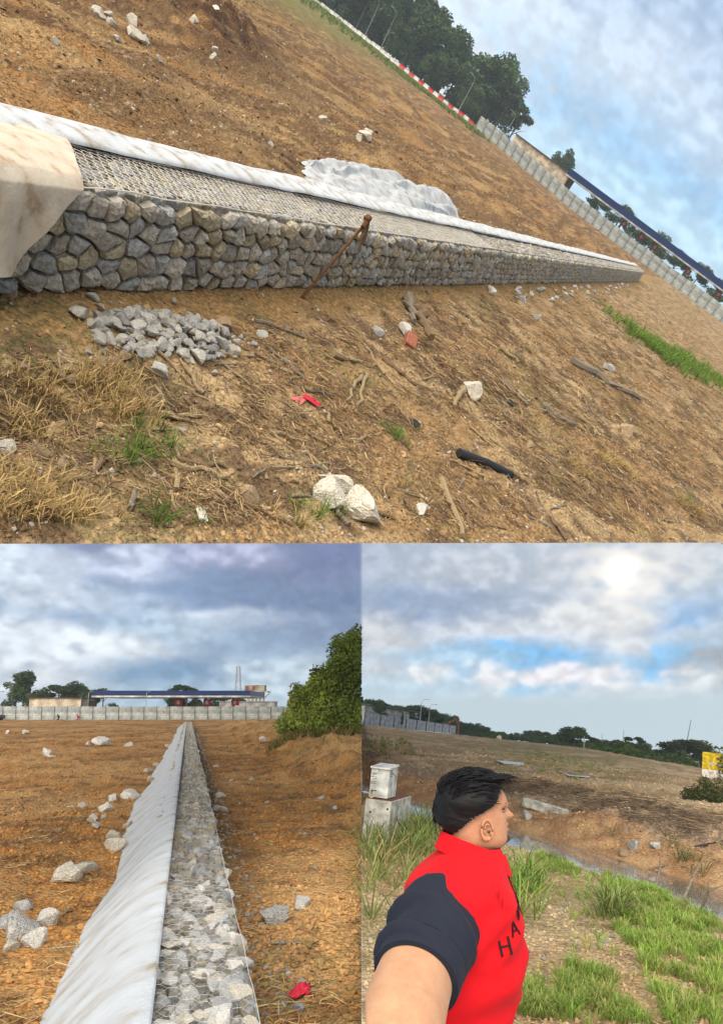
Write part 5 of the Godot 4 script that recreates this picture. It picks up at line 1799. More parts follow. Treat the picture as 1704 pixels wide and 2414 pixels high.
func build_level_far() -> void:
	hoarding(F2, level_y, Vector3(-68.0, 0.25, -123.0), Vector3(-11.4, 0.25, -125.0), 2.25, 2.18, [M.fence_sheet, M.fence_sheet_b], "pale grey sheet fence straight ahead at the end of the low wall", 0.07)
	filling_station(F2, Vector3(-37.2, 0.3, -149.0), 0.0, 31.0, 18.0, 4.05, 5.35, [-0.4, 5.4, 11.1], "blue-edged filling station roof above the level fence, lower left", "filling station roofs")
	block_house(F2, Vector3(-57.0, 0.3, -137.0), 0.0, Vector3(9.6, 3.75, 7.0), "cream flat-roofed shop left of the level blue roof", M.cream_wall)
	var o := thing("white_annex", "low white wall building under the right end of the level blue roof", "building", Transform3D(Basis.IDENTITY, Vector3(-27.0, 0.3, -172.0)))
	var s := Shape.new()
	s.box(Vector3(0, 1.7, 0), Vector3(13.0, 3.4, 6.0))
	part("wall", built(s), M.white_paint, o)
	s = Shape.new()
	s.box(Vector3(0, 3.5, 0), Vector3(13.4, 0.16, 6.4))
	part("roof", built(s), M.steel, o)
	# water tower
	o = thing("water_tower", "white water tower on slim legs with an outside stair, behind the blue roof", "water tower", Transform3D(Basis.IDENTITY, Vector3(-26.6, 0.2, -180.0)))
	s = Shape.new()
	s.box(Vector3(0, 0, 0), Vector3(0.45, 6.3, 0.45))
	var leg := built(s)
	for k in 5:
		for j in 2:
			part("leg", leg, M.white_paint, o, Transform3D(Basis.IDENTITY, Vector3(-1.9 + k * 0.95, 3.15, -1.2 + 2.4 * j)))
	s = Shape.new()
	s.box(Vector3(0, 7.05, 0), Vector3(5.0, 1.5, 3.4), Basis.IDENTITY, 0.05)
	part("tank", built(s), M.soffit, o)
	s = Shape.new()
	s.box(Vector3(0.2, 6.2, 0), Vector3(6.2, 0.2, 4.2))
	part("platform", built(s), M.white_paint, o)
	s = Shape.new()
	s.box(Vector3(-1.9, 7.0, 1.72), Vector3(0.8, 1.1, 0.08))
	s.box(Vector3(-0.2, 7.0, 1.72), Vector3(0.8, 1.1, 0.08))
	part("tank_panel", built(s), M.brick, o)
	for k in 3:
		s = Shape.new()
		var y := 0.2 + k * 2.0
		var e := 1.0 if k % 2 == 0 else -1.0
		s.bar(Vector3(3.0 - e * 0.9, y, 1.0), Vector3(3.0 + e * 0.9, y + 2.0, 1.0), 0.18, 0.7)
		part("stair_flight", built(s), M.steel, o)
	# pylon
	o = thing("power_pylon", "thin grey lattice pylon rising behind the blue roof", "pylon", Transform3D(Basis.IDENTITY, Vector3(-68.9, 0, -400.0)))
	s = Shape.new()
	for q in [[-1, -1], [1, -1], [1, 1], [-1, 1]]:
		s.bar(Vector3(q[0] * 2.0, 0, q[1] * 2.0), Vector3(q[0] * 0.75, 26.0, q[1] * 0.75), 0.22, 0.22)
	part("mast", built(s), M.steel, o)
	s = Shape.new()
	for k in 9:
		var w := lerpf(2.0, 0.75, k / 8.0)
		var y := k * 3.1
		s.bar(Vector3(-w, y, w), Vector3(w * 0.95, y + 3.0, w), 0.14, 0.14)
		s.bar(Vector3(w, y, w), Vector3(-w * 0.95, y + 3.0, w), 0.14, 0.14)
		s.bar(Vector3(-w, y, w), Vector3(w, y, w), 0.14, 0.14)
	part("bracing", built(s), M.steel, o)
	for y in [17.0, 21.0, 25.0]:
		s = Shape.new()
		s.bar(Vector3(-1.9, y, 0), Vector3(1.9, y, 0), 0.22, 0.22)
		part("cross_arm", built(s), M.steel, o)
	# trees behind the fence
	var spots := [[-81.0, -168.0, 8.5, "round", "dark tree at the left edge behind the level fence"], [-77.6, -165.0, 10.8, "tall", "tall dome-topped tree left of the cream shop"], [-73.5, -163.0, 7.0, "round", "dark tree right of the dome-topped one"], [-70.0, -166.0, 8.0, "open", "feathery tree left of the cream shop roof"], [-66.8, -168.0, 8.2, "round", "round dark tree nearest to the cream shop on its left"], [-62.0, -172.0, 6.9, "round", "small dark tree between the cream shop and the level blue roof"], [-49.0, -190.0, 5.3, "full", "low tree under the left part of the level blue roof"], [-43.0, -190.0, 4.9, "full", "second low tree under the level blue roof"], [-37.5, -190.0, 5.3, "full", "third low tree under the level blue roof"], [-45.5, -186.0, 8.2, "open", "palm-like crown just above the level blue roof"], [-32.5, -190.0, 4.7, "full", "low tree under the right part of the level blue roof"]]
	for k in spots.size():
		var q: Array = spots[k]
		tree(F2, Vector3(q[0], 0.2, q[1]), q[2], q[2] * (1.9 if q[1] < -189.0 else 1.2), q[3], k % 5 + 1, q[4], "trees behind the level fence")
	for x in [-69.5, -66.0, -49.5, -39.0]:
		street_lamp(F2, Vector3(x, 0.3, -130.0), 5.0, PI * 0.5, "thin grey lamp pole behind the level fence, %s from the left" % nth([-69.5, -66.0, -49.5, -39.0].find(x)), "lamp poles behind the level fence")
	# the thicket on the right bank
	var keep := func(p: Vector3) -> bool: return p.x < -0.02
	var bushes := [["thicket_tree", "tall bushy green tree at the right edge of the level site", Vector3(-0.6, 0.8, -37.5), [[Vector3(-0.75, 2.0, 0), Vector3(1.0, 1.5, 1.2)], [Vector3(-0.4, 4.0, 0.2), Vector3(1.0, 1.3, 1.0)], [Vector3(-0.9, 3.1, 0.3), Vector3(1.0, 0.9, 1.0)], [Vector3(-0.15, 5.0, 0), Vector3(0.75, 0.75, 0.8)], [Vector3(-0.5, 1.0, 0.6), Vector3(1.1, 0.9, 0.9)], [Vector3(-1.15, 4.3, 0.2), Vector3(0.65, 0.8, 0.7)], [Vector3(-1.0, 4.9, 0.0), Vector3(0.6, 0.5, 0.6)], [Vector3(-1.45, 3.2, 0.2), Vector3(0.5, 0.7, 0.6)]], 15000], ["thicket_tree", "rounded green bush left of the tall bushy tree", Vector3(-2.2, 0.75, -37.0), [[Vector3(-2.2, 1.4, 0), Vector3(1.0, 1.2, 1.0)], [Vector3(-1.7, 2.6, 0), Vector3(0.7, 0.8, 0.8)], [Vector3(-2.5, 0.8, 0.4), Vector3(0.9, 0.7, 0.8)], [Vector3(-1.6, 3.2, -0.1), Vector3(0.45, 0.5, 0.5)], [Vector3(-2.6, 2.2, 0.1), Vector3(0.5, 0.5, 0.5)], [Vector3(-2.25, 3.1, 0.0), Vector3(0.5, 0.6, 0.5)]], 9000], ["thicket_tree", "low spreading green bush, leftmost of the thicket", Vector3(-3.4, 0.7, -38.0), [[Vector3(-3.4, 0.7, 0), Vector3(0.75, 0.7, 0.8)], [Vector3(-3.8, 0.45, 0.2), Vector3(0.5, 0.5, 0.6)], [Vector3(-3.1, 1.5, 0), Vector3(0.6, 0.6, 0.6)], [Vector3(-3.15, 2.2, 0.0), Vector3(0.45, 0.5, 0.45)]], 4500]]
	for k in bushes.size():
		var q: Array = bushes[k]
		var t := thing(q[0], q[1], "tree", Transform3D(Basis.IDENTITY, Vector3(0, q[2].y, q[2].z)), "thicket on the right bank")
		var br := RandomNumberGenerator.new()
		br.seed = 60 + k
		for j in 20:
			# sprays that break the outline
			var m: Array = q[3][br.randi() % (6 - k)]
			var dv := Vector3(br.randf_range(-1.0, 0.8), br.randf_range(-0.2, 1.0), br.randf_range(-0.3, 1.0)).normalized()
			q[3].append([m[0] + dv * m[1] * 1.04, Vector3(0.4, 0.34, 0.4) * br.randf_range(0.5, 1.2)])
		s = Shape.new()
		for j in 5:
			var l: Array = q[3][j % q[3].size()]
			var foot := Vector3(q[2].x + 0.12 * (j - 2), -0.3, 0.1 * (j % 3))
			s.tube([foot, foot.lerp(l[0], 0.5) + Vector3(0.1, 0, 0), l[0]], [0.07, 0.05, 0.015], 5)
		part("trunk", built(s, true), M.bark, t)
		part("crown", leaf_cloud(500 + k, q[3], q[4], 0.085, [Color(0.13, 0.19, 0.035), Color(0.17, 0.23, 0.04), Color(0.18, 0.23, 0.045)][k], 0.4, keep), M.leaf, t)
	var gx := []
	var gt := []
	for k in 260:
		var x := -rng.randf_range(0.2, 4.6)
		var z := -36.2 + rng.randfn() * 0.5
		gx.append(Transform3D(spin(rng.randf() * TAU).scaled(Vector3.ONE * rng.randf_range(1.0, 2.4)), Vector3(x, level_y(x, z), z)))
		gt.append([Color(0.35, 0.27, 0.12), Color(0.12, 0.15, 0.04)][k % 2] * rng.randf_range(0.6, 1.3))
	scatter("dry_grass", tuft_mesh(72, 9, 0.24, 1.0, 0.012), M.grass, F2, gx, gt, "dry weeds at the foot of the thicket", "grass")
	# a dark car parked by the fence, cut by the left edge
	o = thing("parked_car", "dark car parked before the fence at the left edge", "car", put(F2, Vector3(-62.2, 0.2, -121.0), 0.1))
	s = Shape.new()
	s.box(Vector3(0, 0.62, 0), Vector3(3.9, 0.6, 1.65), Basis.IDENTITY, 0.14)
	part("body", built(s), M.car_paint, o)
	s = Shape.new()
	s.box(Vector3(-0.2, 1.12, 0), Vector3(2.1, 0.52, 1.45), Basis.IDENTITY, 0.2)
	part("cabin", built(s), M.car_paint, o)
	s = Shape.new()
	s.tube([Vector3(0, 0, -0.1), Vector3(0, 0, 0.1)], [0.32, 0.32], 12)
	var wheel := built(s, true)
	for q in [[-1.25, -0.78], [1.25, -0.78], [-1.25, 0.78], [1.25, 0.78]]:
		part("wheel", wheel, M.black_plastic, o, Transform3D(Basis.IDENTITY, Vector3(q[0], 0.32, q[1])))
	for q in [[-51.5, "black_plastic", "dark bundle leaning at the foot of the level fence"], [-48.2, "red_plastic", "small red marker at the foot of the level fence"]]:
		s = Shape.new()
		s.tube([Vector3(0, 0, 0), Vector3(0.15, 0.5, 0.05), Vector3(-0.15, 1.0, 0)], [0.28, 0.22, 0.06], 6)
		solo("fence_litter", built(s), M[q[1]], put(F2, Vector3(q[0], 0.22, -122.2)), q[2], "litter")


# ---------------------------------------------------------------- the canal bank with the man
func across(x: float, z: float) -> float:
	return 0.917 * x - 0.4 * z      # distance across the canal's run


func bank_y(x: float, z: float) -> float:
	var c := across(x, z)
	var d := sqrt(x * x + z * z)
	var az := atan2(x, -z)
	var n1: float = noise.low.get_noise_2d(x + 700.0, z)
	var n2: float = noise.mid.get_noise_2d(x + 700.0, z)
	var n3: float = noise.fine.get_noise_2d(x + 700.0, z)
	var y := 0.05 * n2 + 0.018 * n3
	if c > 7.0:
		y -= 0.85 * smooth(7.7 + 0.4 * n2, 9.0, c)
	if c > 9.6:
		var rough := smooth(11.6, 13.5, c)
		y += 1.04 * smooth(10.0 + 0.2 * n2, 14.6 + 0.6 * n1, c)
		y += rough * (0.16 * n2 + 0.06 * n3) * (1.0 + 0.8 * smooth(13.0, 15.0, c) * smooth(20.0, 16.0, c))
		y += 0.42 * smooth(15.0, 28.0, c) + 1.1 * smooth(28.0, 120.0, d)
		y -= 10.0 * maxf(0.0, az - 0.3) * smooth(40.0, 150.0, d)
	return y


func bank_tone(x: float, _y: float, z: float) -> Color:
	var c := across(x, z)
	var a: float = noise.tone.get_noise_2d(x + 40.0, z)
	var b: float = noise.tone2.get_noise_2d(x + 40.0, z)
	var f: float = noise.fine.get_noise_2d(x * 1.6 + 40.0, z * 1.6)
	var t := Color(0.575, 0.4, 0.225).lerp(Color(0.7, 0.525, 0.325), smooth(-0.3, 0.4, a))
	t = t.lerp(Color(0.375, 0.25, 0.138), 0.6 * smooth(0.0, 0.4, b))
	t = t.lerp(Color(0.25, 0.237, 0.1), 0.4 * smooth(0.1, 0.4, a + b * 0.5))
	if c > 8.6:
		var wall := Color(0.474, 0.272, 0.14).lerp(Color(0.632, 0.404, 0.211), smooth(-0.2, 0.3, b + f * 0.5))
		wall = wall.lerp(Color(0.176, 0.114, 0.079), smooth(11.0, 10.4, c + b * 0.3))
		var heap := Color(0.351, 0.264, 0.194).lerp(Color(0.632, 0.456, 0.299), smooth(-0.1, 0.3, f + b * 0.6))
		var k := wall.lerp(heap, smooth(13.2, 14.6, c + a * 1.5))
		var field := Color(0.7, 0.5, 0.29).lerp(Color(0.8, 0.61, 0.39), smooth(-0.3, 0.3, a))
		var track: float = noise.ridge.get_noise_2d(x * 0.05 + z * 0.03, z * 0.25)
		field = field.lerp(Color(0.36, 0.24, 0.135), 0.6 * smooth(0.1, 0.5, track + b * 0.4))
		var d := sqrt(x * x + z * z)
		var az := atan2(x, -z)
		var green := smooth(0.14, 0.2, az) * smooth(0.42, 0.34, az) * smooth(33.0, 42.0, d + a * 14.0) * smooth(120.0, 80.0, d)
		field = field.lerp(Color(0.299, 0.421, 0.0879), 0.45 * green * smooth(0.05, 0.25, b))
		k = k.lerp(field, smooth(15.5, 18.5, c + a * 2.5))
		t = t.lerp(k, smooth(8.6, 9.4, c))
	return t


func build_canal_side() -> void:
	fan_ground("ground", F3, deg_to_rad(-90.0), deg_to_rad(-55.0), 330, func(_a: float) -> float: return 1.1, 420.0, 430, bank_y, bank_tone, M.soil_bank, "pale sandy canal bank and cleared field beyond", func(an: float, y: float) -> float: return (0.190 - 0.1046 * y) * (1.0 - smooth(0.0, 0.25, an + PI * 0.5)))
	var s := Shape.new()
	s.quad(Vector3(-400, 0, 1.5), Vector3(400, 0, 1.5), Vector3(400, 0, 400), Vector3(-400, 0, 400))
	structure("ground", built(s), M.soil_far, Transform3D(Basis.IDENTITY, Vector3(0, -0.4, 0)), "bare earth stretching away behind the viewer")
	build_canal()
	build_cabinet()
	build_bank_plants()
	build_bank_debris()
	build_field_far()
	build_man()


func build_canal() -> void:
	var s := Shape.new()
	var rows := []
	for j in 24:
		var c := lerpf(8.0, 12.6, j / 23.0)
		var row := []
		var e0 := (0.26 - 0.917 * c) / 0.4
		for i in 60:
			var e := lerpf(e0, 12.0, i / 59.0)
			row.append(Vector3(0.917 * c + 0.4 * e, -0.5, -0.4 * c + 0.917 * e))
		rows.append(row)
	s.grid(rows, true)
	var o := structure("canal_water", built(s, true), M.water, F3, "dark water of the narrow canal reflecting the bright sky")
	o.set_meta("category", "water")
	for q in [[[Vector2(7.78,-41.78),Vector2(10.53,-51.69),Vector2(9.97,-43.28),Vector2(8.39,-36.88),Vector2(7.24,-35.98)], "shallow white puddle on the far field"], [[Vector2(10.43,-38.39),Vector2(11.85,-40.57),Vector2(12.27,-37.83),Vector2(10.42,-32.69),Vector2(9.39,-32.43)], "long puddle between green patches on the far field"]]:
		s = Shape.new()
		var m := Vector2.ZERO
		for p: Vector2 in q[0]:
			m += p / q[0].size()
		var y := bank_y(m.x, m.y)
		for k in q[0].size():
			var a: Vector2 = q[0][k]
			var b: Vector2 = q[0][(k + 1) % q[0].size()]
			s.tri(Vector3(m.x, y + 0.02, m.y), Vector3(a.x, y + 0.02, a.y), Vector3(b.x, y + 0.02, b.y))
		var pd := structure("puddle", built(s), M.puddle, F3, q[1])
		pd.set_meta("category", "puddle")


func build_cabinet() -> void:
	var b := Basis(Vector3(0.958, 0, 0.285), Vector3.UP, Vector3(-0.285, 0, 0.958))
	var corner := Vector3(0.60, 0, -11.70)
	var g := bank_y(0.6, -11.9)
	var o := thing("concrete_plinth", "grey concrete plinth with a red-brown top under the metal cabinet", "plinth", F3 * Transform3D(b, corner + Vector3(0, g, 0)))
	var s := Shape.new()
	s.box(Vector3(-0.215, 0.28, -0.75), Vector3(0.43, 0.68, 1.5), Basis.IDENTITY, 0.012)
	part("block", built(s), M.concrete, o)
	s = Shape.new()
	s.box(Vector3(-0.215, 0.625, -0.75), Vector3(0.40, 0.02, 1.44))
	part("top_coat", built(s), M.box_top, o)
	for q in [[-0.33, 0.42], [-0.05, 0.5]]:
		s = Shape.new()
		s.tube([Vector3(q[0], q[1], -0.02), Vector3(q[0], q[1], 0.003)], [0.018, 0.018], 8)
		part("bolt_hole", built(s), M.ink, o)
	var at := F3 * Transform3D(b, corner + b * Vector3(-0.09, 0.64, -0.06) + Vector3(0, g, 0))
	o = thing("metal_cabinet", "pale grey electrical cabinet with warning print and padlock on its plinth", "cabinet", at)
	s = Shape.new()
	s.box(Vector3(-0.155, 0.25, -0.29), Vector3(0.31, 0.48, 0.56), Basis.IDENTITY, 0.006)
	part("body", built(s), M.box_paint, o)
	s = Shape.new()
	s.box(Vector3(-0.15, 0.505, -0.28), Vector3(0.34, 0.03, 0.64), Basis(Vector3(1, 0, 0), 0.07), 0.006)
	part("lid", built(s), M.box_paint, o)
	s = Shape.new()
	s.box(Vector3(-0.16, 0.26, -0.004), Vector3(0.27, 0.42, 0.008))
	var door := part("door", built(s), M.box_paint, o)
	s = Shape.new()
	s.box(Vector3(-0.24, 0.44, 0.003), Vector3(0.07, 0.045, 0.006))
	part("name_plate", built(s), M.paper, door)
	s = Shape.new()
	s.box(Vector3(-0.245, 0.445, 0.0075), Vector3(0.05, 0.006, 0.002))
	s.box(Vector3(-0.24, 0.43, 0.0075), Vector3(0.04, 0.006, 0.002))
	for k in 5:
		s.box(Vector3(-0.255 + 0.012 * (k % 2), 0.335 - k * 0.026, 0.0015), Vector3(0.105 - 0.02 * (k % 3), 0.007, 0.003))
	for k in 3:
		s.box(Vector3(-0.275 + k * 0.012, 0.352, 0.0015), Vector3(0.004, 0.022, 0.003))
	s.box(Vector3(-0.235, 0.392, 0.0015), Vector3(0.06, 0.008, 0.003))
	s.box(Vector3(-0.24, 0.377, 0.0015), Vector3(0.05, 0.006, 0.003))
	part("print", built(s), M.ink, door)
	s = Shape.new()
	var t3 := [Vector3(-0.29, 0.372, 0.002), Vector3(-0.275, 0.405, 0.002), Vector3(-0.26, 0.372, 0.002)]
	for k in 3:
		s.bar(t3[k], t3[(k + 1) % 3], 0.006, 0.003, Vector3(0, 0, 1))
	part("warning_triangle", built(s), M.ink_red, door)
	s = Shape.new()
	s.box(Vector3(-0.23, 0.12, 0.006), Vector3(0.09, 0.012, 0.012))
	s.box(Vector3(-0.26, 0.095, 0.008), Vector3(0.016, 0.05, 0.016))
	part("latch", built(s), M.rust, door)
	s = Shape.new()
	s.box(Vector3(-0.25, 0.015, 0.03), Vector3(0.05, 0.042, 0.02), Basis(Vector3(0, 0, 1), 0.3), 0.004)
	s.tube([Vector3(-0.265, 0.03, 0.03), Vector3(-0.262, 0.07, 0.03), Vector3(-0.245, 0.08, 0.03), Vector3(-0.232, 0.066, 0.03), Vector3(-0.237, 0.03, 0.03)], [0.005, 0.005, 0.005, 0.005, 0.005], 6)
	part("padlock", built(s), M.brass, o)
	s = Shape.new()
	s.bar(Vector3(0.002, 0.46, -0.05), Vector3(0.002, 0.34, -0.5), 0.006, 0.004, Vector3(1, 0, 0))
	s.box(Vector3(0.002, 0.4, -0.2), Vector3(0.004, 0.008, 0.2))
	s.box(Vector3(0.002, 0.36, -0.16), Vector3(0.004, 0.008, 0.12))
	part("side_mark", built(s), M.ink, o)


func patch(called: String, poly: PackedVector2Array, n: int, mesh: Mesh, base: Color, lo: float, hi: float, label: String, thin := 0.0) -> void:
	var box := Rect2(poly[0], Vector2.ZERO)
	for p in poly:
		box = box.expand(p)
	var xf := []
	var tones := []
	for k in n:
		var p := box.position + Vector2(rng.randf(), rng.randf()) * box.size
		if not Geometry2D.is_point_in_polygon(p, poly):
			if rng.randf() > 0.07:
				continue
			p += Vector2(rng.randfn(), rng.randfn()) * 0.2
		if noise.tone2.get_noise_2d(p.x * 1.6, p.y * 1.6) < thin - 0.3 + rng.randfn() * 0.06:
			continue
		var y := bank_y(p.x, p.y)
		var w: Vector3 = F3 * Vector3(p.x, y, p.y)
		if w.x < 0.05 or y < -0.35 and across(p.x, p.y) < 12.0:
			continue
		xf.append(Transform3D(spin(rng.randf() * TAU) * Basis(Vector3(1, 0, 0), rng.randf_range(-0.2, 0.2)).scaled(Vector3.ONE * rng.randf_range(lo, hi)), Vector3(p.x, y - 0.01, p.y)))
		tones.append((base * rng.randf_range(0.6, 1.4)).lerp(Color(0.4, 0.33, 0.16), 0.75 if rng.randf() < 0.14 else rng.randf() * 0.25))
	scatter(called, mesh, M.grass, F3, xf, tones, label, "grass")


func build_bank_plants() -> void:
	var short := tuft_mesh(81, 16, 0.12, 0.9, 0.005)
	var long := tuft_mesh(82, 9, 0.5, 1.5, 0.018)
	var lush := Color(0.2, 0.34, 0.055)
	patch("bank_grass", PackedVector2Array([Vector2(3.80, -10.94), Vector2(3.97, -10.32), Vector2(4.23, -9.82), Vector2(3.82, -8.08), Vector2(3.73, -7.32), Vector2(2.73, -5.32), Vector2(2.28, -5.21), Vector2(2.54, -6.23), Vector2(2.75, -7.52), Vector2(3.12, -9.09)]), 5200, short, lush, 0.6, 1.4, "thick bright green grass along the canal edge at right", 0.2)
	patch("bank_grass", PackedVector2Array([Vector2(1.77, -6.09), Vector2(2.06, -6.39), Vector2(2.23, -6.14), Vector2(2.12, -5.57), Vector2(2.18, -5.18), Vector2(1.44, -4.98)]), 1100, short, lush * 0.8, 0.5, 1.1, "thinner green grass in the middle of the sandy bank", 0.24)
	patch("bank_grass", PackedVector2Array([Vector2(1.24, -5.02), Vector2(1.42, -5.61), Vector2(1.43, -5.21), Vector2(1.38, -4.96)]), 700, short, lush * 0.75, 0.6, 1.3, "small grass patch right of the man's waist", 0.05)
	patch("reed_grass", PackedVector2Array([Vector2(0.21, -11.07), Vector2(0.78, -12.98), Vector2(1.48, -14.94), Vector2(1.76, -13.69), Vector2(1.55, -11.35), Vector2(1.05, -9.51), Vector2(0.62, -8.58), Vector2(0.23, -6.84)]), 330, long, Color(0.12, 0.19, 0.05), 0.45, 1.0, "long arching grass leaves below the concrete plinth")
	patch("reed_grass", PackedVector2Array([Vector2(2.22, -10.41), Vector2(2.57, -10.90), Vector2(2.60, -10.04), Vector2(2.14, -8.09), Vector2(1.78, -7.30), Vector2(1.89, -8.54)]), 120, long, Color(0.12, 0.22, 0.04), 0.4, 0.9, "long grass leaves in front of the man's chest")
	patch("reed_grass", PackedVector2Array([Vector2(2.88, -8.58), Vector2(3.25, -8.94), Vector2(3.09, -8.21), Vector2(2.71, -7.66)]), 70, long, Color(0.13, 0.2, 0.06), 0.5, 0.9, "single clump of long leaves beside the thick grass")
	patch("bank_grass", PackedVector2Array([Vector2(3.20, -12.76), Vector2(3.68, -12.63), Vector2(3.39, -10.73), Vector2(3.01, -10.25), Vector2(2.86, -11.06)]), 420, short, lush * 0.8, 0.5, 1.1, "thin grass on the sand behind the man's chin", 0.0)
	patch("bank_grass", PackedVector2Array([Vector2(4.05, -9.51), Vector2(4.45, -9.69), Vector2(4.29, -8.43), Vector2(3.31, -6.48), Vector2(3.73, -7.89)]), 700, short, lush * 0.8, 0.5, 1.2, "thin grass on the canal edge at the right border", 0.05)
	patch("reed_grass", PackedVector2Array([Vector2(7.76, -18.07), Vector2(7.31, -15.63), Vector2(6.31, -12.49), Vector2(5.55, -10.97), Vector2(6.01, -13.16), Vector2(6.45, -15.31)]), 160, long, Color(0.1, 0.13, 0.05), 0.4, 0.9, "dull green weeds trailing down the far bank")
	patch("reed_grass", PackedVector2Array([Vector2(6.10, -14.21), Vector2(6.62, -14.75), Vector2(5.61, -12.38), Vector2(5.29, -12.22)]), 60, long, Color(0.08, 0.12, 0.05), 0.3, 0.7, "dark weed clump low on the far bank")
	patch("field_grass", PackedVector2Array([Vector2(11.61, -54.63), Vector2(17.73, -68.37), Vector2(15.07, -46.50), Vector2(14.25, -38.39), Vector2(11.00, -30.58), Vector2(9.11, -30.84), Vector2(8.50, -37.82)]), 900, tuft_mesh(83, 10, 0.2, 0.9, 0.03), Color(0.2, 0.3, 0.06), 0.4, 1.0, "bright green weeds on the wet part of the field", 0.0)
	patch("field_grass", PackedVector2Array([Vector2(0.33, -52.82), Vector2(3.99, -61.18), Vector2(3.21, -41.33), Vector2(0.47, -36.29)]), 160, tuft_mesh(83, 10, 0.3, 0.9, 0.03), Color(0.14, 0.2, 0.05), 0.7, 1.3, "thin weeds on the field before the fence")


func build_bank_debris() -> void:
	# dark heap of grubbed-up roots on the far bank, chips and pebbles on the near one
	var xf := []
	var tones := []
	for k in 5200:
		var c := rng.randf_range(12.4, 19.0)
		var e := rng.randf_range(-24.0, 3.0)
		var x := 0.917 * c + 0.4 * e
		var z := -0.4 * c + 0.917 * e
		if x < 0.7 or x > -z * 0.62:
			continue
		var k2: float = smooth(12.8, 14.5, c) * smooth(19.0, 16.5, c)
		if rng.randf() > k2 * (0.5 + 1.2 * noise.tone2.get_noise_2d(x * 0.7, z * 0.7)) + 0.08:
			continue
		xf.append(Transform3D(spin(rng.randf() * TAU).scaled(Vector3.ONE * rng.randf_range(0.7, 2.2)), Vector3(x, bank_y(x, z), z)))
		tones.append([Color(0.13, 0.1, 0.08), Color(0.3, 0.22, 0.14), Color(0.2, 0.15, 0.1)][k % 3] * rng.randf_range(0.6, 1.4))
	scatter("root_debris", straw_mesh(52, 8, 0.3, 0.12), M.straw, F3, xf, tones, "dark grubbed-up roots and twigs along the far bank", "roots")
	for kind in 2:
		xf = []
		tones = []
		for k in 15000:
			var an := deg_to_rad(rng.randf_range(-90.0, -56.0))
			var r := 3.6 * exp(rng.randf() * log(50.0 / 3.6))
			var x := r * cos(an)
			var z := r * sin(an)
			var c := across(x, z)
			var y := bank_y(x, z)
			if y < -0.45 or (F3 * Vector3(x, y, z)).x < 0.03:
				continue
			var size := 0.008 + 0.03 * pow(rng.randf(), 3.0) + r * 0.0009
			if c > 12.0:
				size *= 1.6
			xf.append(Transform3D(any_turn().scaled(Vector3.ONE * size), Vector3(x, y + size * 0.1, z)))
			var t := bank_tone(x, 0, z) * rng.randf_range(0.7, 1.35)
			if rng.randf() < 0.07:
				t = Color(0.5, 0.46, 0.42) * rng.randf_range(0.6, 1.2)
			tones.append(t)
		scatter("pebbles", rocks_small[2 + kind * 5], M.clod, F3, xf, tones, ["sandy pebbles and crumbs over the canal bank", "finer grit between the pebbles of the canal bank"][kind], "pebbles")
	xf = []
	tones = []
	for k in 900:
		var an := deg_to_rad(rng.randf_range(-90.0, -58.0))
		var r := 4.2 * exp(rng.randf() * log(14.0 / 4.2))
		var x := r * cos(an)
		var z := r * sin(an)
		if across(x, z) > 7.8 or (F3 * Vector3(x, 0, z)).x < 0.2:
			continue
		xf.append(Transform3D(spin(rng.randf() * TAU).scaled(Vector3.ONE * rng.randf_range(0.3, 0.9)), Vector3(x, bank_y(x, z), z)))
		tones.append(Color(0.42, 0.32, 0.18) * rng.randf_range(0.5, 1.2))
	scatter("straw", straw_mesh(53, 6, 0.22, 0.025), M.straw, F3, xf, tones, "dry grass stems lying on the sandy bank", "straw")
	# blocks on the far bank
	var s := Shape.new()
	s.box(Vector3.ZERO, Vector3(1.35, 0.26, 0.3), Basis.IDENTITY, 0.02)
	var p: Vector3 = Vector3(5.449, 0.450, -20.715)
	solo("concrete_beam", built(s), M.concrete, F3 * Transform3D(spin(-0.55) * Basis(Vector3(0, 0, 1), -0.12), Vector3(p.x, bank_y(p.x, p.z) + 0.1, p.z)), "broken concrete beam lying on the far bank behind the man's head", "concrete beam")
	for q in [[[[4.77, -20.16, 0.35]], "rock_grey", "angular grey block left of the concrete beam"], [[[6.04, -16.23, 0.23]], "rock_tan", "upright tan block in the middle of the far bank"], [[[6.34, -16.49, 0.32]], "rock_grey", "flat grey block right of the upright tan one"], [[[6.76, -16.32, 0.28]], "rock_pale", "pale block on the far bank below the dark roots"], [[[7.85, -18.36, 0.15]], "rock_white", "small white stone beside the dark roots on the far bank"], [[[5.40, -12.92, 0.07]], "rock_white", "single white stone low on the far canal bank"], [[[8.91, -23.37, 0.27]], "rock_white", "pale flat stone at the top of the far bank"], [[[8.90, -20.64, 0.26]], "rock_tan", "tan stone on the far bank below the yellow sign"], [[[4.78, -9.56, 0.33]], "rock_tan", "tan slab at the canal edge by the right border"]]:
		var g: Array = q[0][0]
		rock_at(F3, Vector3(g[0], bank_y(g[0], g[1]) - 0.02, g[1]), g[2], M[q[1]], q[2])
	var pk := -1
	for g in [[1.63, -6.53, 0.05], [1.85, -7.33, 0.04], [1.54, -5.94, 0.05], [1.73, -6.33, 0.06], [1.62, -5.85, 0.05], [1.88, -6.80, 0.03], [2.49, -8.41, 0.05], [1.98, -6.53, 0.05], [2.14, -6.83, 0.05], [2.54, -7.87, 0.06], [2.21, -6.50, 0.04], [2.48, -7.04, 0.07], [2.64, -7.27, 0.06], [2.88, -7.69, 0.07], [2.55, -6.45, 0.04], [2.46, -6.01, 0.05]]:
		pk += 1
		rock_at(F3, Vector3(g[0], bank_y(g[0], g[1]) - 0.005, g[1]), g[2] * 1.1, M.rock_pale if g[2] > 0.05 else M.rock_grey, "grey pebble on the sandy near bank, %s from the left" % nth(pk), "pebbles on the near bank", "pebble", false)
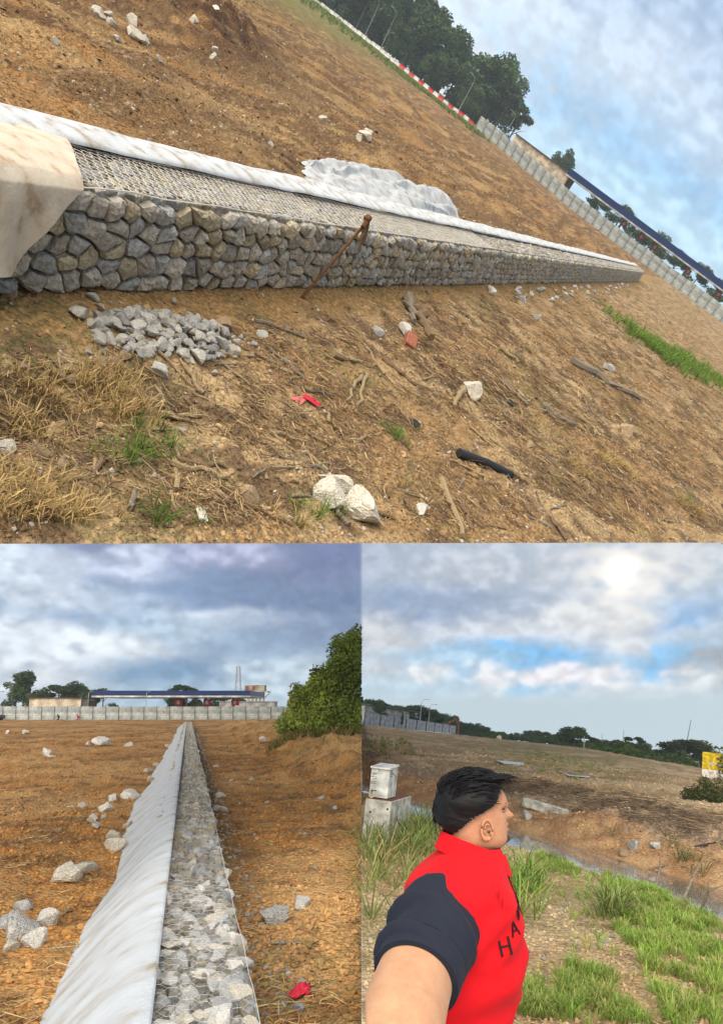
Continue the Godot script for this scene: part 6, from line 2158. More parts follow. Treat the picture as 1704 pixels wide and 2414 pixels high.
	for q in [[Vector3(4.210, 0.000, -10.177), Vector3(4.591, 0.202, -10.893), Vector3(4.758, 0.225, -10.994), "forked bare branch standing at the canal edge"], [Vector3(4.369, 0.000, -9.695), Vector3(4.646, 0.226, -9.982), Vector3(4.802, 0.463, -10.052), "thin dead stalk leaning over the canal"], [Vector3(4.703, 0.000, -9.986), Vector3(4.675, 0.163, -9.587), Vector3(4.855, 0.236, -9.580), "pale dead stem leaning right over the canal"]]:
		s = Shape.new()
		var foot: Vector3 = q[0]
		foot.y = bank_y(foot.x, foot.z) - 0.05
		s.tube([Vector3.ZERO, Vector3(q[1]) - foot, Vector3(q[2]) - foot], [0.022, 0.016, 0.008], 6)
		s.tube([(Vector3(q[1]) - foot), (Vector3(q[1]) - foot) + Vector3(-0.02, 0.12, 0)], [0.013, 0.006], 5)
		solo("dead_branch", built(s, true), M.wood_grey, F3 * Transform3D(Basis.IDENTITY, foot), q[3], "branch")
	for q in [[Vector3(7.411, 0.500, -15.867), Vector3(7.913, 0.900, -15.984), 0.07, "black_plastic", "thin dark pole lying up the far bank at right", "pole"], [Vector3(5.988, 0.250, -15.020), Vector3(6.500, 0.150, -15.194), 0.08, "wood", "dark branch on the far bank below the blocks", "branch"], [Vector3(4.449, 0.300, -17.273), Vector3(4.583, 0.200, -16.847), 0.04, "wood_pale", "pale stick on the far bank right of the man's face", "stick"], [Vector3(5.945, 0.200, -15.637), Vector3(5.812, 0.150, -15.000), 0.04, "wood_pale", "short pale stick low on the far bank", "stick"]]:
		var sa: Vector3 = q[0]
		var sb: Vector3 = q[1]
		sa.y = bank_y(sa.x, sa.z)
		sb.y = bank_y(sb.x, sb.z)
		stick(F3, sa, sb, q[2], M[q[3]], q[4], q[5], "", q[5])
	for q in [[Vector3(2.783, 0.800, -29.911), 0.9, "thin wooden stake in the earth above the metal cabinet"], [Vector3(4.296, 0.700, -21.856), 0.75, "thin wooden stake above the man's hair"], [Vector3(6.852, 0.900, -38.489), 0.5, "short wooden stake on the field below the puddle"]]:
		s = Shape.new()
		s.tube([Vector3(0, -0.1, 0), Vector3(0.01, q[1], 0)], [0.022, 0.02], 6)
		var a: Vector3 = q[0]
		solo("survey_stake", built(s, true), M.wood_pale, F3 * Transform3D(Basis.IDENTITY, Vector3(a.x, bank_y(a.x, a.z), a.z)), q[2], "stake", "stakes in the cleared earth")
	# yellow sign swallowed by creepers
	var b := Basis(Vector3(0.92, 0, 0.39), Vector3.UP, Vector3(-0.39, 0, 0.92))
	var sy := bank_y(12.5, -26.0)
	var o := thing("yellow_sign", "faded yellow signboard overgrown by a creeper at the right border", "sign", F3 * Transform3D(b, Vector3(12.28, sy, -26.0)))
	s = Shape.new()
	s.box(Vector3(0.9, 1.66 - sy, 0), Vector3(1.8, 0.9, 0.05))
	part("board", built(s), M.sign_yellow, o)
	s = Shape.new()
	s.box(Vector3(0.9, 1.36 - sy, 0.028), Vector3(1.8, 0.28, 0.006))
	part("lower_band", built(s), M.paper, o)
	s = Shape.new()
	for k in 6:
		s.box(Vector3(0.3 + k * 0.22, 1.4 - sy, 0.033), Vector3(0.12, 0.1, 0.004))
		s.box(Vector3(0.3 + k * 0.25, 1.72 - sy, 0.028), Vector3(0.16, 0.12, 0.005))
	part("faded_print", built(s), M.soffit, o)
	s = Shape.new()
	for x in [0.12, 1.65]:
		s.box(Vector3(x, 0.6, -0.06), Vector3(0.09, 2.4, 0.07))
	part("post", built(s), M.dark_steel, o)
	o = thing("creeper", "dark creeper and dry stems climbing over the yellow sign", "creeper", F3 * Transform3D(b, Vector3(12.28, sy, -26.0)))
	var vine := [[Vector3(0.15, 0.45, 0.1), Vector3(0.4, 0.5, 0.3)], [Vector3(0.6, 0.8, 0.12), Vector3(0.18, 0.45, 0.1)], [Vector3(0.62, 1.5, 0.08), Vector3(0.14, 0.4, 0.08)], [Vector3(0.45, 1.95, 0.08), Vector3(0.25, 0.12, 0.1)], [Vector3(0.75, 0.3, 0.2), Vector3(0.5, 0.4, 0.3)], [Vector3(-0.3, 0.25, 0.1), Vector3(0.35, 0.3, 0.3)], [Vector3(0.3, 0.05, 0.2), Vector3(0.8, 0.25, 0.4)]]
	part("leaves", leaf_cloud(611, vine, 2600, 0.06, Color(0.07, 0.085, 0.035), 0.3), M.leaf, o)
	s = Shape.new()
	for k in 14:
		var x := -0.4 + 0.1 * k
		s.tube([Vector3(x, -0.1, 0.15), Vector3(x * 0.8 + 0.1, 0.7, 0.18), Vector3(x * 0.7 - 0.15 + 0.03 * (k % 4), 1.0 + 0.12 * (k % 5), 0.2)], [0.012, 0.009, 0.004], 4)
	part("stems", built(s), M.wood_pale, o)


func build_field_far() -> void:
	hoarding(F3, func(_x: float, z: float) -> float: return lerpf(1.72, 1.97, (-z - 130.0) / 88.0), Vector3(0.35, 1.72, -131.0), Vector3(28.4, 1.97, -218.0), 2.35, 10.0, [M.fence_blue, M.fence_blue], "blue-grey corrugated sheet fence across the far side of the field", 0.2)
	# long white shed behind it
	var dir := Vector3(11.2, 0, -15.4).normalized()
	var b := Basis(dir, Vector3.UP, dir.cross(Vector3.UP))
	var o := thing("white_shed", "long white shed with a thin sloping roof behind the blue-grey fence", "building", F3 * Transform3D(b, Vector3(0.5, 1.7, -151.0)))
	var s := Shape.new()
	s.box(Vector3(9.2, 2.0, -4.0), Vector3(17.6, 4.2, 7.0))
	part("wall", built(s), M.white_paint, o)
	s = Shape.new()
	s.box(Vector3(9.8, 4.5, -3.4), Vector3(19.2, 0.3, 9.0), Basis(Vector3(1, 0, 0), 0.05))
	part("roof", built(s), M.dark_steel, o)
	s = Shape.new()
	s.box(Vector3(9.2, 2.9, -0.45), Vector3(17.5, 0.35, 0.12))
	part("wall_band", built(s), M.steel, o)
	s = Shape.new()
	s.tube([Vector3(1.4, 4.7, -3.0), Vector3(1.4, 6.0, -3.0)], [0.9, 0.9], 12)
	part("roof_tank", built(s, true), M.canopy_blue, o)
	# excavator at the fence end
	o = thing("excavator", "orange excavator with its boom raised at the end of the fence", "excavator", F3 * Transform3D(spin(0.3), Vector3(24.5, 1.9, -220.0)))
	s = Shape.new()
	s.box(Vector3(0, 1.6, 0), Vector3(2.6, 1.2, 2.4), Basis.IDENTITY, 0.15)
	part("body", built(s), M.excavator_paint, o)
	s = Shape.new()
	s.box(Vector3(0.6, 2.5, 0.6), Vector3(1.2, 1.4, 1.1), Basis.IDENTITY, 0.12)
	part("cab", built(s), M.dark_steel, o)
	s = Shape.new()
	s.box(Vector3(0, 0.45, 0.95), Vector3(3.4, 0.85, 0.55), Basis.IDENTITY, 0.3)
	s.box(Vector3(0, 0.45, -0.95), Vector3(3.4, 0.85, 0.55), Basis.IDENTITY, 0.3)
	part("tracks", built(s), M.dark_steel, o)
	s = Shape.new()
	s.bar(Vector3(0.8, 1.9, 0), Vector3(3.0, 3.8, 0), 0.5, 0.4)
	s.bar(Vector3(2.9, 3.75, 0), Vector3(5.4, 4.7, 0), 0.45, 0.4)
	part("boom", built(s), M.excavator_paint, o)
	s = Shape.new()
	s.bar(Vector3(5.35, 4.9, 0), Vector3(5.5, 0.7, 0), 0.4, 0.36)
	part("stick", built(s), M.excavator_paint, o)
	s = Shape.new()
	s.box(Vector3(5.4, 0.35, 0), Vector3(0.9, 0.7, 0.9), Basis(Vector3(0, 0, 1), 0.4), 0.12)
	part("bucket", built(s), M.dark_steel, o)
	for q in [[15.4, -192.0, 8.5], [18.0, -195.0, 7.5]]:
		street_lamp(F3, Vector3(q[0], 1.8, q[1]), q[2], 0.4, "slim grey lamp pole behind the blue-grey fence, %s one" % ("left" if q[0] < 16.0 else "right"), "lamp poles behind the blue-grey fence")
	# tall poles far off
	for q in [[Vector3(63.608, 2.480, -142.209), Vector3(64.221, 9.431, -141.247), "tall thin pole leaning above the trees at right"], [Vector3(84.478, 2.186, -233.439), Vector3(84.317, 8.985, -232.487), "thin far pole above the middle of the treeline"], [Vector3(88.029, 2.226, -263.780), Vector3(87.439, 7.865, -262.983), "faint far mast left of the thin pole"], [Vector3(37.684, 0.622, -121.894), Vector3(37.424, 3.795, -121.447), "pale thin trunk-like post in front of the treeline"]]:
		s = Shape.new()
		var a: Vector3 = q[0]
		var t: Vector3 = q[1]
		s.tube([Vector3.ZERO, t - a], [0.13, 0.07], 6)
		solo("utility_pole", built(s, true), M.steel, F3 * Transform3D(Basis.IDENTITY, a), q[2], "pole")
	# trees: [pixel column order left to right] base point, height, width, kind
	var rows := [
		[[[Vector3(1.086, 2.863, -201.831), 9.0], [Vector3(3.904, 3.181, -206.877), 9.5], [Vector3(7.206, 3.284, -206.911), 8.5], [Vector3(10.293, 3.126, -212.027), 8.0], [Vector3(13.178, 3.179, -212.062), 8.0], [Vector3(16.981, 3.067, -217.182), 9.5], [Vector3(20.008, 3.111, -222.269), 9.0], [Vector3(23.581, 2.934, -227.395), 8.5], [Vector3(26.921, 2.725, -230.503), 8.0], [Vector3(29.620, 2.699, -234.585), 7.5]], ["full", "full", "round"], "leafy tree behind the white shed and fence", "trees behind the white shed", 0.78],
		[[[Vector3(33.500, 1.545, -237.833), 8.5], [Vector3(35.477, 1.473, -237.872), 9.5], [Vector3(37.439, 1.539, -237.891), 10.0], [Vector3(40.254, 1.460, -242.992), 8.5], [Vector3(42.258, 1.527, -243.012), 7.5], [Vector3(48.736, 1.506, -263.306), 6.0], [Vector3(51.779, 1.472, -265.375), 6.5], [Vector3(54.587, 1.610, -265.397), 6.0], [Vector3(57.722, 1.628, -265.440), 6.5], [Vector3(58.069, 1.652, -253.324), 8.0], [Vector3(60.763, 1.638, -253.365), 9.0], [Vector3(63.310, 1.608, -253.407), 9.5], [Vector3(66.020, 1.447, -253.469), 9.0], [Vector3(67.501, 1.311, -248.460), 8.5], [Vector3(68.739, 1.026, -243.469), 8.5]], ["full", "full", "round"], "hazy dark tree in the long far row", "far row of trees across the field", 0.6],
		[[[Vector3(50.818, 0.366, -172.612), 9.0], [Vector3(63.991, -0.040, -203.156), 8.0], [Vector3(67.000, -0.199, -203.222), 7.5], [Vector3(70.601, -0.297, -203.289), 8.0], [Vector3(59.489, -0.484, -167.809), 7.0], [Vector3(60.149, -0.158, -162.724), 8.5], [Vector3(66.175, -0.547, -172.964), 7.5], [Vector3(60.949, -0.714, -152.715), 6.5], [Vector3(60.867, -0.960, -142.650), 8.0], [Vector3(62.974, -1.071, -142.696), 9.5], [Vector3(65.512, -1.304, -142.766), 10.0], [Vector3(67.618, -1.415, -142.812), 9.0], [Vector3(70.570, -1.604, -142.882), 8.0]], ["full", "open", "full", "open"], "lush tree right of the field", "lush trees right of the field", 0.8]]
	for row in rows:
		for k in row[0].size():
			var q: Array = row[0][k]
			tree(F3, q[0] - Vector3(0, 0.1 * q[1], 0), q[1] * row[4], q[1] * row[4] * 1.5, row[1][k % row[1].size()], k % 5 + 1, "%s, %s from the left" % [row[2], nth(k)], row[3])
	var bush := [[Vector3(44.016, -0.067, -142.279), 3.0], [Vector3(44.076, -0.150, -137.242), 3.5], [Vector3(44.407, -0.257, -132.213), 3.5], [Vector3(44.588, -0.351, -127.180), 3.5], [Vector3(44.269, -0.539, -122.152), 4.5], [Vector3(44.155, -0.533, -117.100), 4.0], [Vector3(43.904, -0.648, -112.064), 3.5], [Vector3(43.488, -0.620, -107.005), 3.5], [Vector3(44.757, -0.737, -107.040), 3.0], [Vector3(44.142, -0.813, -101.992), 3.0], [Vector3(45.647, -0.892, -102.025), 3.5], [Vector3(46.208, -0.917, -100.017), 3.0], [Vector3(46.223, -0.909, -96.987), 3.0], [Vector3(44.885, 0.095, -152.367), 2.5], [Vector3(48.774, 0.454, -172.570), 2.2], [Vector3(30.852, 1.673, -230.707), 2.0], [Vector3(32.758, 1.711, -230.730), 2.0], [Vector3(34.665, 1.750, -230.752), 2.0], [Vector3(36.571, 1.789, -230.775), 2.0], [Vector3(38.477, 1.827, -230.797), 2.0], [Vector3(40.384, 1.866, -230.820), 2.0], [Vector3(42.290, 1.904, -230.842), 2.0], [Vector3(44.196, 1.943, -230.865), 2.0], [Vector3(46.103, 1.982, -230.887), 2.0], [Vector3(48.009, 2.020, -230.910), 2.0], [Vector3(49.915, 2.059, -230.932), 2.0], [Vector3(51.822, 2.098, -230.955), 2.0], [Vector3(53.728, 2.136, -230.977), 2.0], [Vector3(55.634, 2.175, -230.999), 2.0], [Vector3(57.541, 2.213, -231.022), 2.0], [Vector3(59.447, 2.252, -231.044), 2.0], [Vector3(61.353, 2.291, -231.067), 2.0], [Vector3(63.260, 2.329, -231.089), 2.0], [Vector3(65.166, 2.368, -231.112), 2.0], [Vector3(67.072, 2.406, -231.134), 2.0]]
	for k in bush.size():
		tree(F3, bush[k][0], bush[k][1], bush[k][1] * 1.5, "bush", k % 4 + 1, "low green shrub along the field edge, %s in its row" % nth(k), "shrubs along the field edge", "shrub")
	tree(F3, Vector3(3.4, 1.7, -146.0), 4.6, 4.6, "round", 2, "small round tree in front of the white shed", "", "tree")
	tree(F3, Vector3(8.6, 1.7, -155.0), 3.8, 1.6, "tall", 3, "narrow little cypress in front of the white shed", "", "tree")
	rock_at(F3, Vector3(28.996, 1.811, -151.895), 1.1, M.rock_white, "white heap of sand far off on the field", "", "sand_heap")


# ---------------------------------------------------------------- the man in the red polo shirt
const MZ := -2.05      # middle of the body, seen from the canal frame

func curve(t: Array, x: float) -> float:
	if x <= t[0].x:
		return t[0].y
	for k in t.size() - 1:
		if x < t[k + 1].x:
			var a: Vector2 = t[maxi(k - 1, 0)]
			var b: Vector2 = t[k]
			var c: Vector2 = t[k + 1]
			var d: Vector2 = t[mini(k + 2, t.size() - 1)]
			return cubic_interpolate_in_time(b.y, c.y, a.y - (0.001 if k == 0 else 0.0), d.y, (x - b.x) / (c.x - b.x), 1.0, (a.x - b.x) / (c.x - b.x) - (0.5 if k == 0 else 0.0), 1.0 + maxf(0.5, (d.x - c.x) / (c.x - b.x))) if k > 0 and k < t.size() - 2 else lerpf(b.y, c.y, (x - b.x) / (c.x - b.x))
	return t[t.size() - 1].y


var face_x := [Vector2(1.40, 0.385), Vector2(1.47, 0.388), Vector2(1.49, 0.396), Vector2(1.504, 0.416), Vector2(1.517, 0.431), Vector2(1.53, 0.4365), Vector2(1.548, 0.4345), Vector2(1.57, 0.432), Vector2(1.59, 0.4265), Vector2(1.61, 0.424), Vector2(1.628, 0.4265), Vector2(1.645, 0.421), Vector2(1.664, 0.405), Vector2(1.678, 0.382), Vector2(1.688, 0.35)]
var nape_x := [Vector2(1.40, 0.27), Vector2(1.47, 0.28), Vector2(1.50, 0.276), Vector2(1.525, 0.268), Vector2(1.546, 0.252), Vector2(1.575, 0.241), Vector2(1.60, 0.238), Vector2(1.64, 0.248), Vector2(1.661, 0.264), Vector2(1.678, 0.29), Vector2(1.688, 0.325)]
var head_w := [Vector2(1.40, 0.068), Vector2(1.47, 0.052), Vector2(1.495, 0.053), Vector2(1.512, 0.067), Vector2(1.53, 0.073), Vector2(1.55, 0.075), Vector2(1.58, 0.077), Vector2(1.62, 0.078), Vector2(1.65, 0.072), Vector2(1.67, 0.056), Vector2(1.682, 0.036), Vector2(1.688, 0.012)]
var nose_x := [Vector2(1.576, 0.0), Vector2(1.582, 0.006), Vector2(1.588, 0.020), Vector2(1.594, 0.024), Vector2(1.602, 0.018), Vector2(1.610, 0.009), Vector2(1.618, 0.002), Vector2(1.626, 0.0)]

func head_point(y: float, a: float, more := 0.0) -> Vector3:
	var xf := curve(face_x, y)
	var xb := curve(nape_x, y)
	var w := curve(head_w, y)
	var xc := lerpf(xb, xf, 0.5)
	var c := cos(a)
	var s := sin(a)
	var x := xc + (xf - xc) * signf(c) * pow(absf(c), 0.85)
	var z := w * signf(s) * pow(absf(s), 0.85)
	if c > 0.0:
		z *= 1.0 - 0.16 * c * c
		x += curve(nose_x, y) * exp(-pow(z / lerpf(0.014, 0.009, smooth(1.592, 1.61, y)), 2.0))
		var q := z / 0.02
		var mouth := exp(-q * q)
		x += 0.0085 * exp(-pow((y - 1.529) / 0.009, 2.0)) * exp(-pow(z / 0.021, 2.0))
		x += mouth * (0.0055 * exp(-pow((y - 1.5695) / 0.0042, 2.0)) + 0.006 * exp(-pow((y - 1.5555) / 0.0042, 2.0)) - 0.0035 * exp(-pow((y - 1.5625) / 0.0022, 2.0)) - 0.004 * exp(-pow((y - 1.545) / 0.004, 2.0)))
		x += 0.004 * exp(-pow((y - 1.622) / 0.007, 2.0)) * exp(-pow((absf(z) - 0.02) / 0.02, 2.0))
		x -= 0.009 * exp(-pow((absf(z) - 0.031) / 0.013, 2.0) - pow((y - 1.607) / 0.009, 2.0))
		x += 0.004 * exp(-pow((absf(z) - 0.042) / 0.014, 2.0) - pow((y - 1.588) / 0.012, 2.0))
	var p := Vector3(x, y, MZ + z)
	if more != 0.0:
		p += Vector3(x - xc, (y - 1.60) * 0.9, z).normalized() * more
	return p


func hair_front(y: float) -> float:
	# where the hair ends towards the face, by height
	return curve([Vector2(1.50, 0.25), Vector2(1.52, 0.27), Vector2(1.545, 0.295), Vector2(1.57, 0.318), Vector2(1.59, 0.342), Vector2(1.605, 0.362), Vector2(1.62, 0.380), Vector2(1.64, 0.393), Vector2(1.655, 0.398), Vector2(1.667, 0.415), Vector2(1.7, 0.5)], y)


var back_x := [Vector2(0.80, 0.17), Vector2(0.95, 0.155), Vector2(1.07, 0.15), Vector2(1.2, 0.153), Vector2(1.30, 0.158), Vector2(1.37, 0.170), Vector2(1.41, 0.190), Vector2(1.44, 0.215), Vector2(1.47, 0.240), Vector2(1.495, 0.262), Vector2(1.515, 0.276)]
var chest_x := [Vector2(0.80, 0.46), Vector2(0.95, 0.472), Vector2(1.07, 0.478), Vector2(1.146, 0.489), Vector2(1.211, 0.499), Vector2(1.25, 0.497), Vector2(1.296, 0.491), Vector2(1.339, 0.480), Vector2(1.391, 0.459), Vector2(1.43, 0.438), Vector2(1.46, 0.428), Vector2(1.49, 0.420), Vector2(1.515, 0.405)]
var body_w := [Vector2(0.80, 0.17), Vector2(0.95, 0.185), Vector2(1.07, 0.195), Vector2(1.2, 0.205), Vector2(1.30, 0.215), Vector2(1.37, 0.218), Vector2(1.41, 0.212), Vector2(1.44, 0.185), Vector2(1.465, 0.14), Vector2(1.49, 0.098), Vector2(1.515, 0.075)]

func torso_point(y: float, a: float) -> Vector3:
	var xf := curve(chest_x, y)
	var xb := curve(back_x, y)
	var w := curve(body_w, y)
	var xc := (xf + xb) * 0.5
	var c := cos(a)
	var s := sin(a)
	var p := Vector3(xc + (xf - xc) * signf(c) * pow(absf(c), 0.9), y, MZ + w * signf(s) * pow(absf(s), 0.9))
	# slack of the cloth
	var fold: float = 0.006 * sin((y - 1.1) * 48.0 + a * 3.5) * smooth(1.36, 1.2, y) + 0.013 * noise.fine.get_noise_3d(p.x * 1.9, y * 2.6, p.z * 1.9)
	fold += 0.007 * sin((p.x * 1.1 - y) * 60.0) * smooth(0.30, 0.36, p.x) * smooth(1.42, 1.34, y) * smooth(1.2, 1.28, y) * smooth(-2.02, -1.95, p.z)
	fold += 0.006 * sin((p.x * 0.8 + y * 1.0) * 42.0) * smooth(0.38, 0.46, p.x) * smooth(1.30, 1.22, y) * smooth(1.08, 1.16, y)
	return p + Vector3(p.x - xc, 0, p.z - MZ).normalized() * fold


func limb(s: Shape, path: Array, radii: Array, seg: int, around: int, wrinkle: float, tone: Color) -> void:
	# a smooth tapering limb along a bent path, its far side kept out of the neighbouring place
	var k0 := s.v.size()
	s.tone = tone
	var n := path.size()
	var rows := (n - 1) * seg + 1
	for j in rows:
		var t := float(j) / seg
		var i := mini(int(t), n - 2)
		var q := t - i
		var p: Vector3 = path[i].cubic_interpolate(path[i + 1], path[maxi(i - 1, 0)], path[mini(i + 2, n - 1)], q)
		var p2: Vector3 = path[i].cubic_interpolate(path[i + 1], path[maxi(i - 1, 0)], path[mini(i + 2, n - 1)], q + 0.02)
		var r: float = lerpf(radii[i], radii[i + 1], q * q * (3.0 - 2.0 * q))
		var d := (p2 - p).normalized()
		var x := d.cross(Vector3.UP).normalized()
		var y := x.cross(d)
		for m in around:
			var an := TAU * m / around
			var rr := r
			if wrinkle > 0.0:
				var ph := t * 7.5 + 0.9 * sin(an + 0.6) + 0.5 * sin(2.0 * an)
				rr += wrinkle * (pow(0.5 + 0.5 * sin(ph), 3.0) - 0.3) * (0.55 + 0.45 * sin(an * 1.0 + 1.0)) * smooth(0.7, 1.5, t) + 0.004 * noise.fine.get_noise_3d(cos(an), t * 1.2, sin(an))
			var v := p + (x * cos(an) + y * sin(an)) * rr
			v.x = maxf(v.x, 0.196 - 0.1046 * v.y)
			if tone.g < 0.9:
				var bl: float = noise.fine.get_noise_3d(v.x * 9.0, v.y * 9.0, v.z * 9.0) + 0.7 * noise.fine.get_noise_3d(v.x * 45.0, v.y * 45.0, v.z * 45.0)
				s.tone = Color(tone.r * (1.0 + 0.08 * bl), tone.g * (1.0 + 0.15 * bl), tone.b * (1.0 + 0.16 * bl))
			s.point(v)
	for j in rows - 1:
		for m in around:
			var a := k0 + j * around + m
			var b := k0 + j * around + (m + 1) % around
			s.f.append_array(PackedInt32Array([a, b, b + around, a, b + around, a + around]))
	for e in [0, rows - 1]:
		var mid := Vector3.ZERO
		for m in around:
			mid += s.v[k0 + e * around + m] / around
		var c := s.point(mid)
		for m in around:
			var a: int = k0 + e * around + m
			var b: int = k0 + e * around + (m + 1) % around
			s.f.append_array(PackedInt32Array([c, b, a] if e == 0 else [c, a, b]))


func build_man() -> void:
	var o := thing("person", "person in red polo shirt with navy sleeves, in profile, arm reaching out", "person", F3)
	var skin := Color(0.5, 0.255, 0.155)
	var s := Shape.new()
	# head and neck
	var ny := 110
	var na := 96
	for j in ny + 1:
		var y := lerpf(1.40, 1.688, pow(j / float(ny), 0.93))
		for i in na:
			var a := TAU * i / na
			var p := head_point(y, a)
			var c := skin
			var f := curve(face_x, y)
			# close-cropped sides, goatee, lips, brow
			var hf := hair_front(y)
			var stub := smooth(hf + 0.02, hf - 0.014, p.x + 0.006 * noise.fine.get_noise_2d(y * 90.0, p.x * 90.0)) * smooth(1.505, 1.535, y)
			c = c.lerp(Color(0.028, 0.02, 0.018), stub * 0.9)
			if p.x > f - 0.036:
				var zz := absf(p.z - MZ)
				c = c.lerp(Color(0.03, 0.02, 0.018), 0.92 * smooth(1.546, 1.540, y) * smooth(1.508, 1.514, y) * smooth(0.040, 0.026, zz) * smooth(f - 0.034, f - 0.02, p.x))
				c = c.lerp(Color(0.4, 0.16, 0.13), 0.8 * smooth(1.549, 1.552, y) * smooth(1.5755, 1.572, y) * smooth(0.028, 0.02, zz))
				c = c.lerp(Color(0.05, 0.033, 0.028), 0.45 * smooth(1.574, 1.578, y) * smooth(1.586, 1.581, y) * smooth(0.028, 0.02, zz))
			var blotch: float = noise.fine.get_noise_3d(p.x * 9.0, y * 9.0, p.z * 9.0) + 0.6 * noise.fine.get_noise_3d(p.x * 40.0, y * 40.0, p.z * 40.0)
			s.tone = Color(c.r * (1.0 + 0.10 * blotch), c.g * (1.0 + 0.16 * blotch), c.b * (1.0 + 0.16 * blotch))
			s.point(p)
	for j in ny:
		for i in na:
			var a := j * na + i
			var b := j * na + (i + 1) % na
			s.f.append_array(PackedInt32Array([a, b, b + na, a, b + na, a + na]))
	s.tone = Color(0.028, 0.02, 0.018)
	var cap := s.point(Vector3(0.338, 1.69, MZ))
	for i in na:
		s.f.append_array(PackedInt32Array([cap, ny * na + i, ny * na + (i + 1) % na]))
	# ears: rim, inner ridge, bowl and lobe
	for side in [1.0, -1.0]:
		s.tone = skin * 1.02
		var at := Vector3(0.364, 1.556, MZ + side * 0.0755)
		var path := []
		var rad := []
		for k in 15:
			var a := deg_to_rad(lerpf(-35.0, 262.0, k / 14.0))
			path.append(at + Vector3(0.0155 * cos(a) - 0.004 * sin(a) * 0.5, 0.0265 * sin(a), side * (0.006 + 0.004 * maxf(0.0, -cos(a)))))
			rad.append(0.0034 if k < 12 else 0.0048)
		s.tube(path, rad, 8)
		path = []
		rad = []
		for k in 9:
			var a := deg_to_rad(lerpf(50.0, 235.0, k / 8.0))
			path.append(at + Vector3(0.0075 * cos(a), 0.0145 * sin(a) + 0.001, side * 0.005))
			rad.append(0.0024)
		s.tube(path, rad, 6)
		s.tone = skin * 0.85
		var bowl := s.point(at + Vector3(0.001, 0.001, -side * 0.001))
		var ring := []
		for k in 16:
			var a := TAU * k / 16.0
			ring.append(s.point(at + Vector3(0.0145 * cos(a), 0.0255 * sin(a), side * 0.005)))
		for k in 16:
			s.f.append_array(PackedInt32Array([bowl, ring[k], ring[(k + 1) % 16]] if side < 0 else [bowl, ring[(k + 1) % 16], ring[k]]))
		s.tone = Color(0.12, 0.05, 0.035)
		s.tube([at + Vector3(0.004, -0.003, side * 0.0045), at + Vector3(0.006, -0.004, side * 0.0065)], [0.0042, 0.0035], 8)
		s.tone = skin * 1.02
		s.tube([at + Vector3(0.0125, 0.001, side * 0.004), at + Vector3(0.011, -0.007, side * 0.007), at + Vector3(0.012, -0.013, side * 0.004)], [0.003, 0.0042, 0.003], 7)
		s.tube([at + Vector3(-0.002, -0.019, side * 0.005), at + Vector3(0.006, -0.024, side * 0.005), at + Vector3(0.011, -0.018, side * 0.003)], [0.0045, 0.006, 0.004], 7)
	# the arm held out, and the other arm
	limb(s, [Vector3(0.27, 1.33, -1.95), Vector3(0.225, 1.285, -1.84), Vector3(0.182, 1.236, -1.738), Vector3(0.140, 1.200, -1.52), Vector3(0.135, 1.175, -1.30), Vector3(0.15, 1.165, -1.12)], [0.07, 0.08, 0.088, 0.088, 0.066, 0.042], 26, 80, 0.0, Color(0.6, 0.335, 0.2))
	limb(s, [Vector3(0.30, 1.33, -2.22), Vector3(0.29, 1.16, -2.30), Vector3(0.32, 0.98, -2.29), Vector3(0.38, 0.86, -2.2)], [0.055, 0.055, 0.045, 0.035], 6, 20, 0.0, Color(0.6, 0.335, 0.2))
	var body := part("body", built(s, true), M.skin, o)
	# eyes and brows
	for side in [1.0, -1.0]:
		var e := Shape.new()
		e.tone = Color(1, 1, 1)
		var q := Vector3(curve(face_x, 1.607) - 0.0145, 1.6065, MZ + side * 0.030)
		e.tube([q + Vector3(-0.004, 0, side * 0.007), q + Vector3(0.0035, 0, side * 0.003), q + Vector3(0.004, 0, -side * 0.005), q + Vector3(0.0, 0, -side * 0.012)], [0.002, 0.0042, 0.0042, 0.002], 8)
		part("eye", built(e, true), M.eye_white, body)
		e = Shape.new()
		e.tube([q + Vector3(0.0065, 0.0, side * 0.002), q + Vector3(0.0085, 0.0, side * 0.0015)], [0.0034, 0.002], 8)
		part("iris", built(e, true), M.ink, body)
		e = Shape.new()
		e.tube([q + Vector3(-0.008, 0.016, side * 0.016), q + Vector3(0.006, 0.0205, side * 0.006), q + Vector3(0.0125, 0.0195, -side * 0.012)], [0.0016, 0.0036, 0.0026], 6)
		part("eyebrow", built(e, true), M.hair, body)
		e = Shape.new()
		e.tube([q + Vector3(-0.005, 0.003, side * 0.009), q + Vector3(0.006, 0.0048, side * 0.003), q + Vector3(0.006, 0.0042, -side * 0.008)], [0.001, 0.0018, 0.001], 5)
		part("eyelid", built(e, true), M.hair, body)
	build_hair(o)
	build_shirt(o)


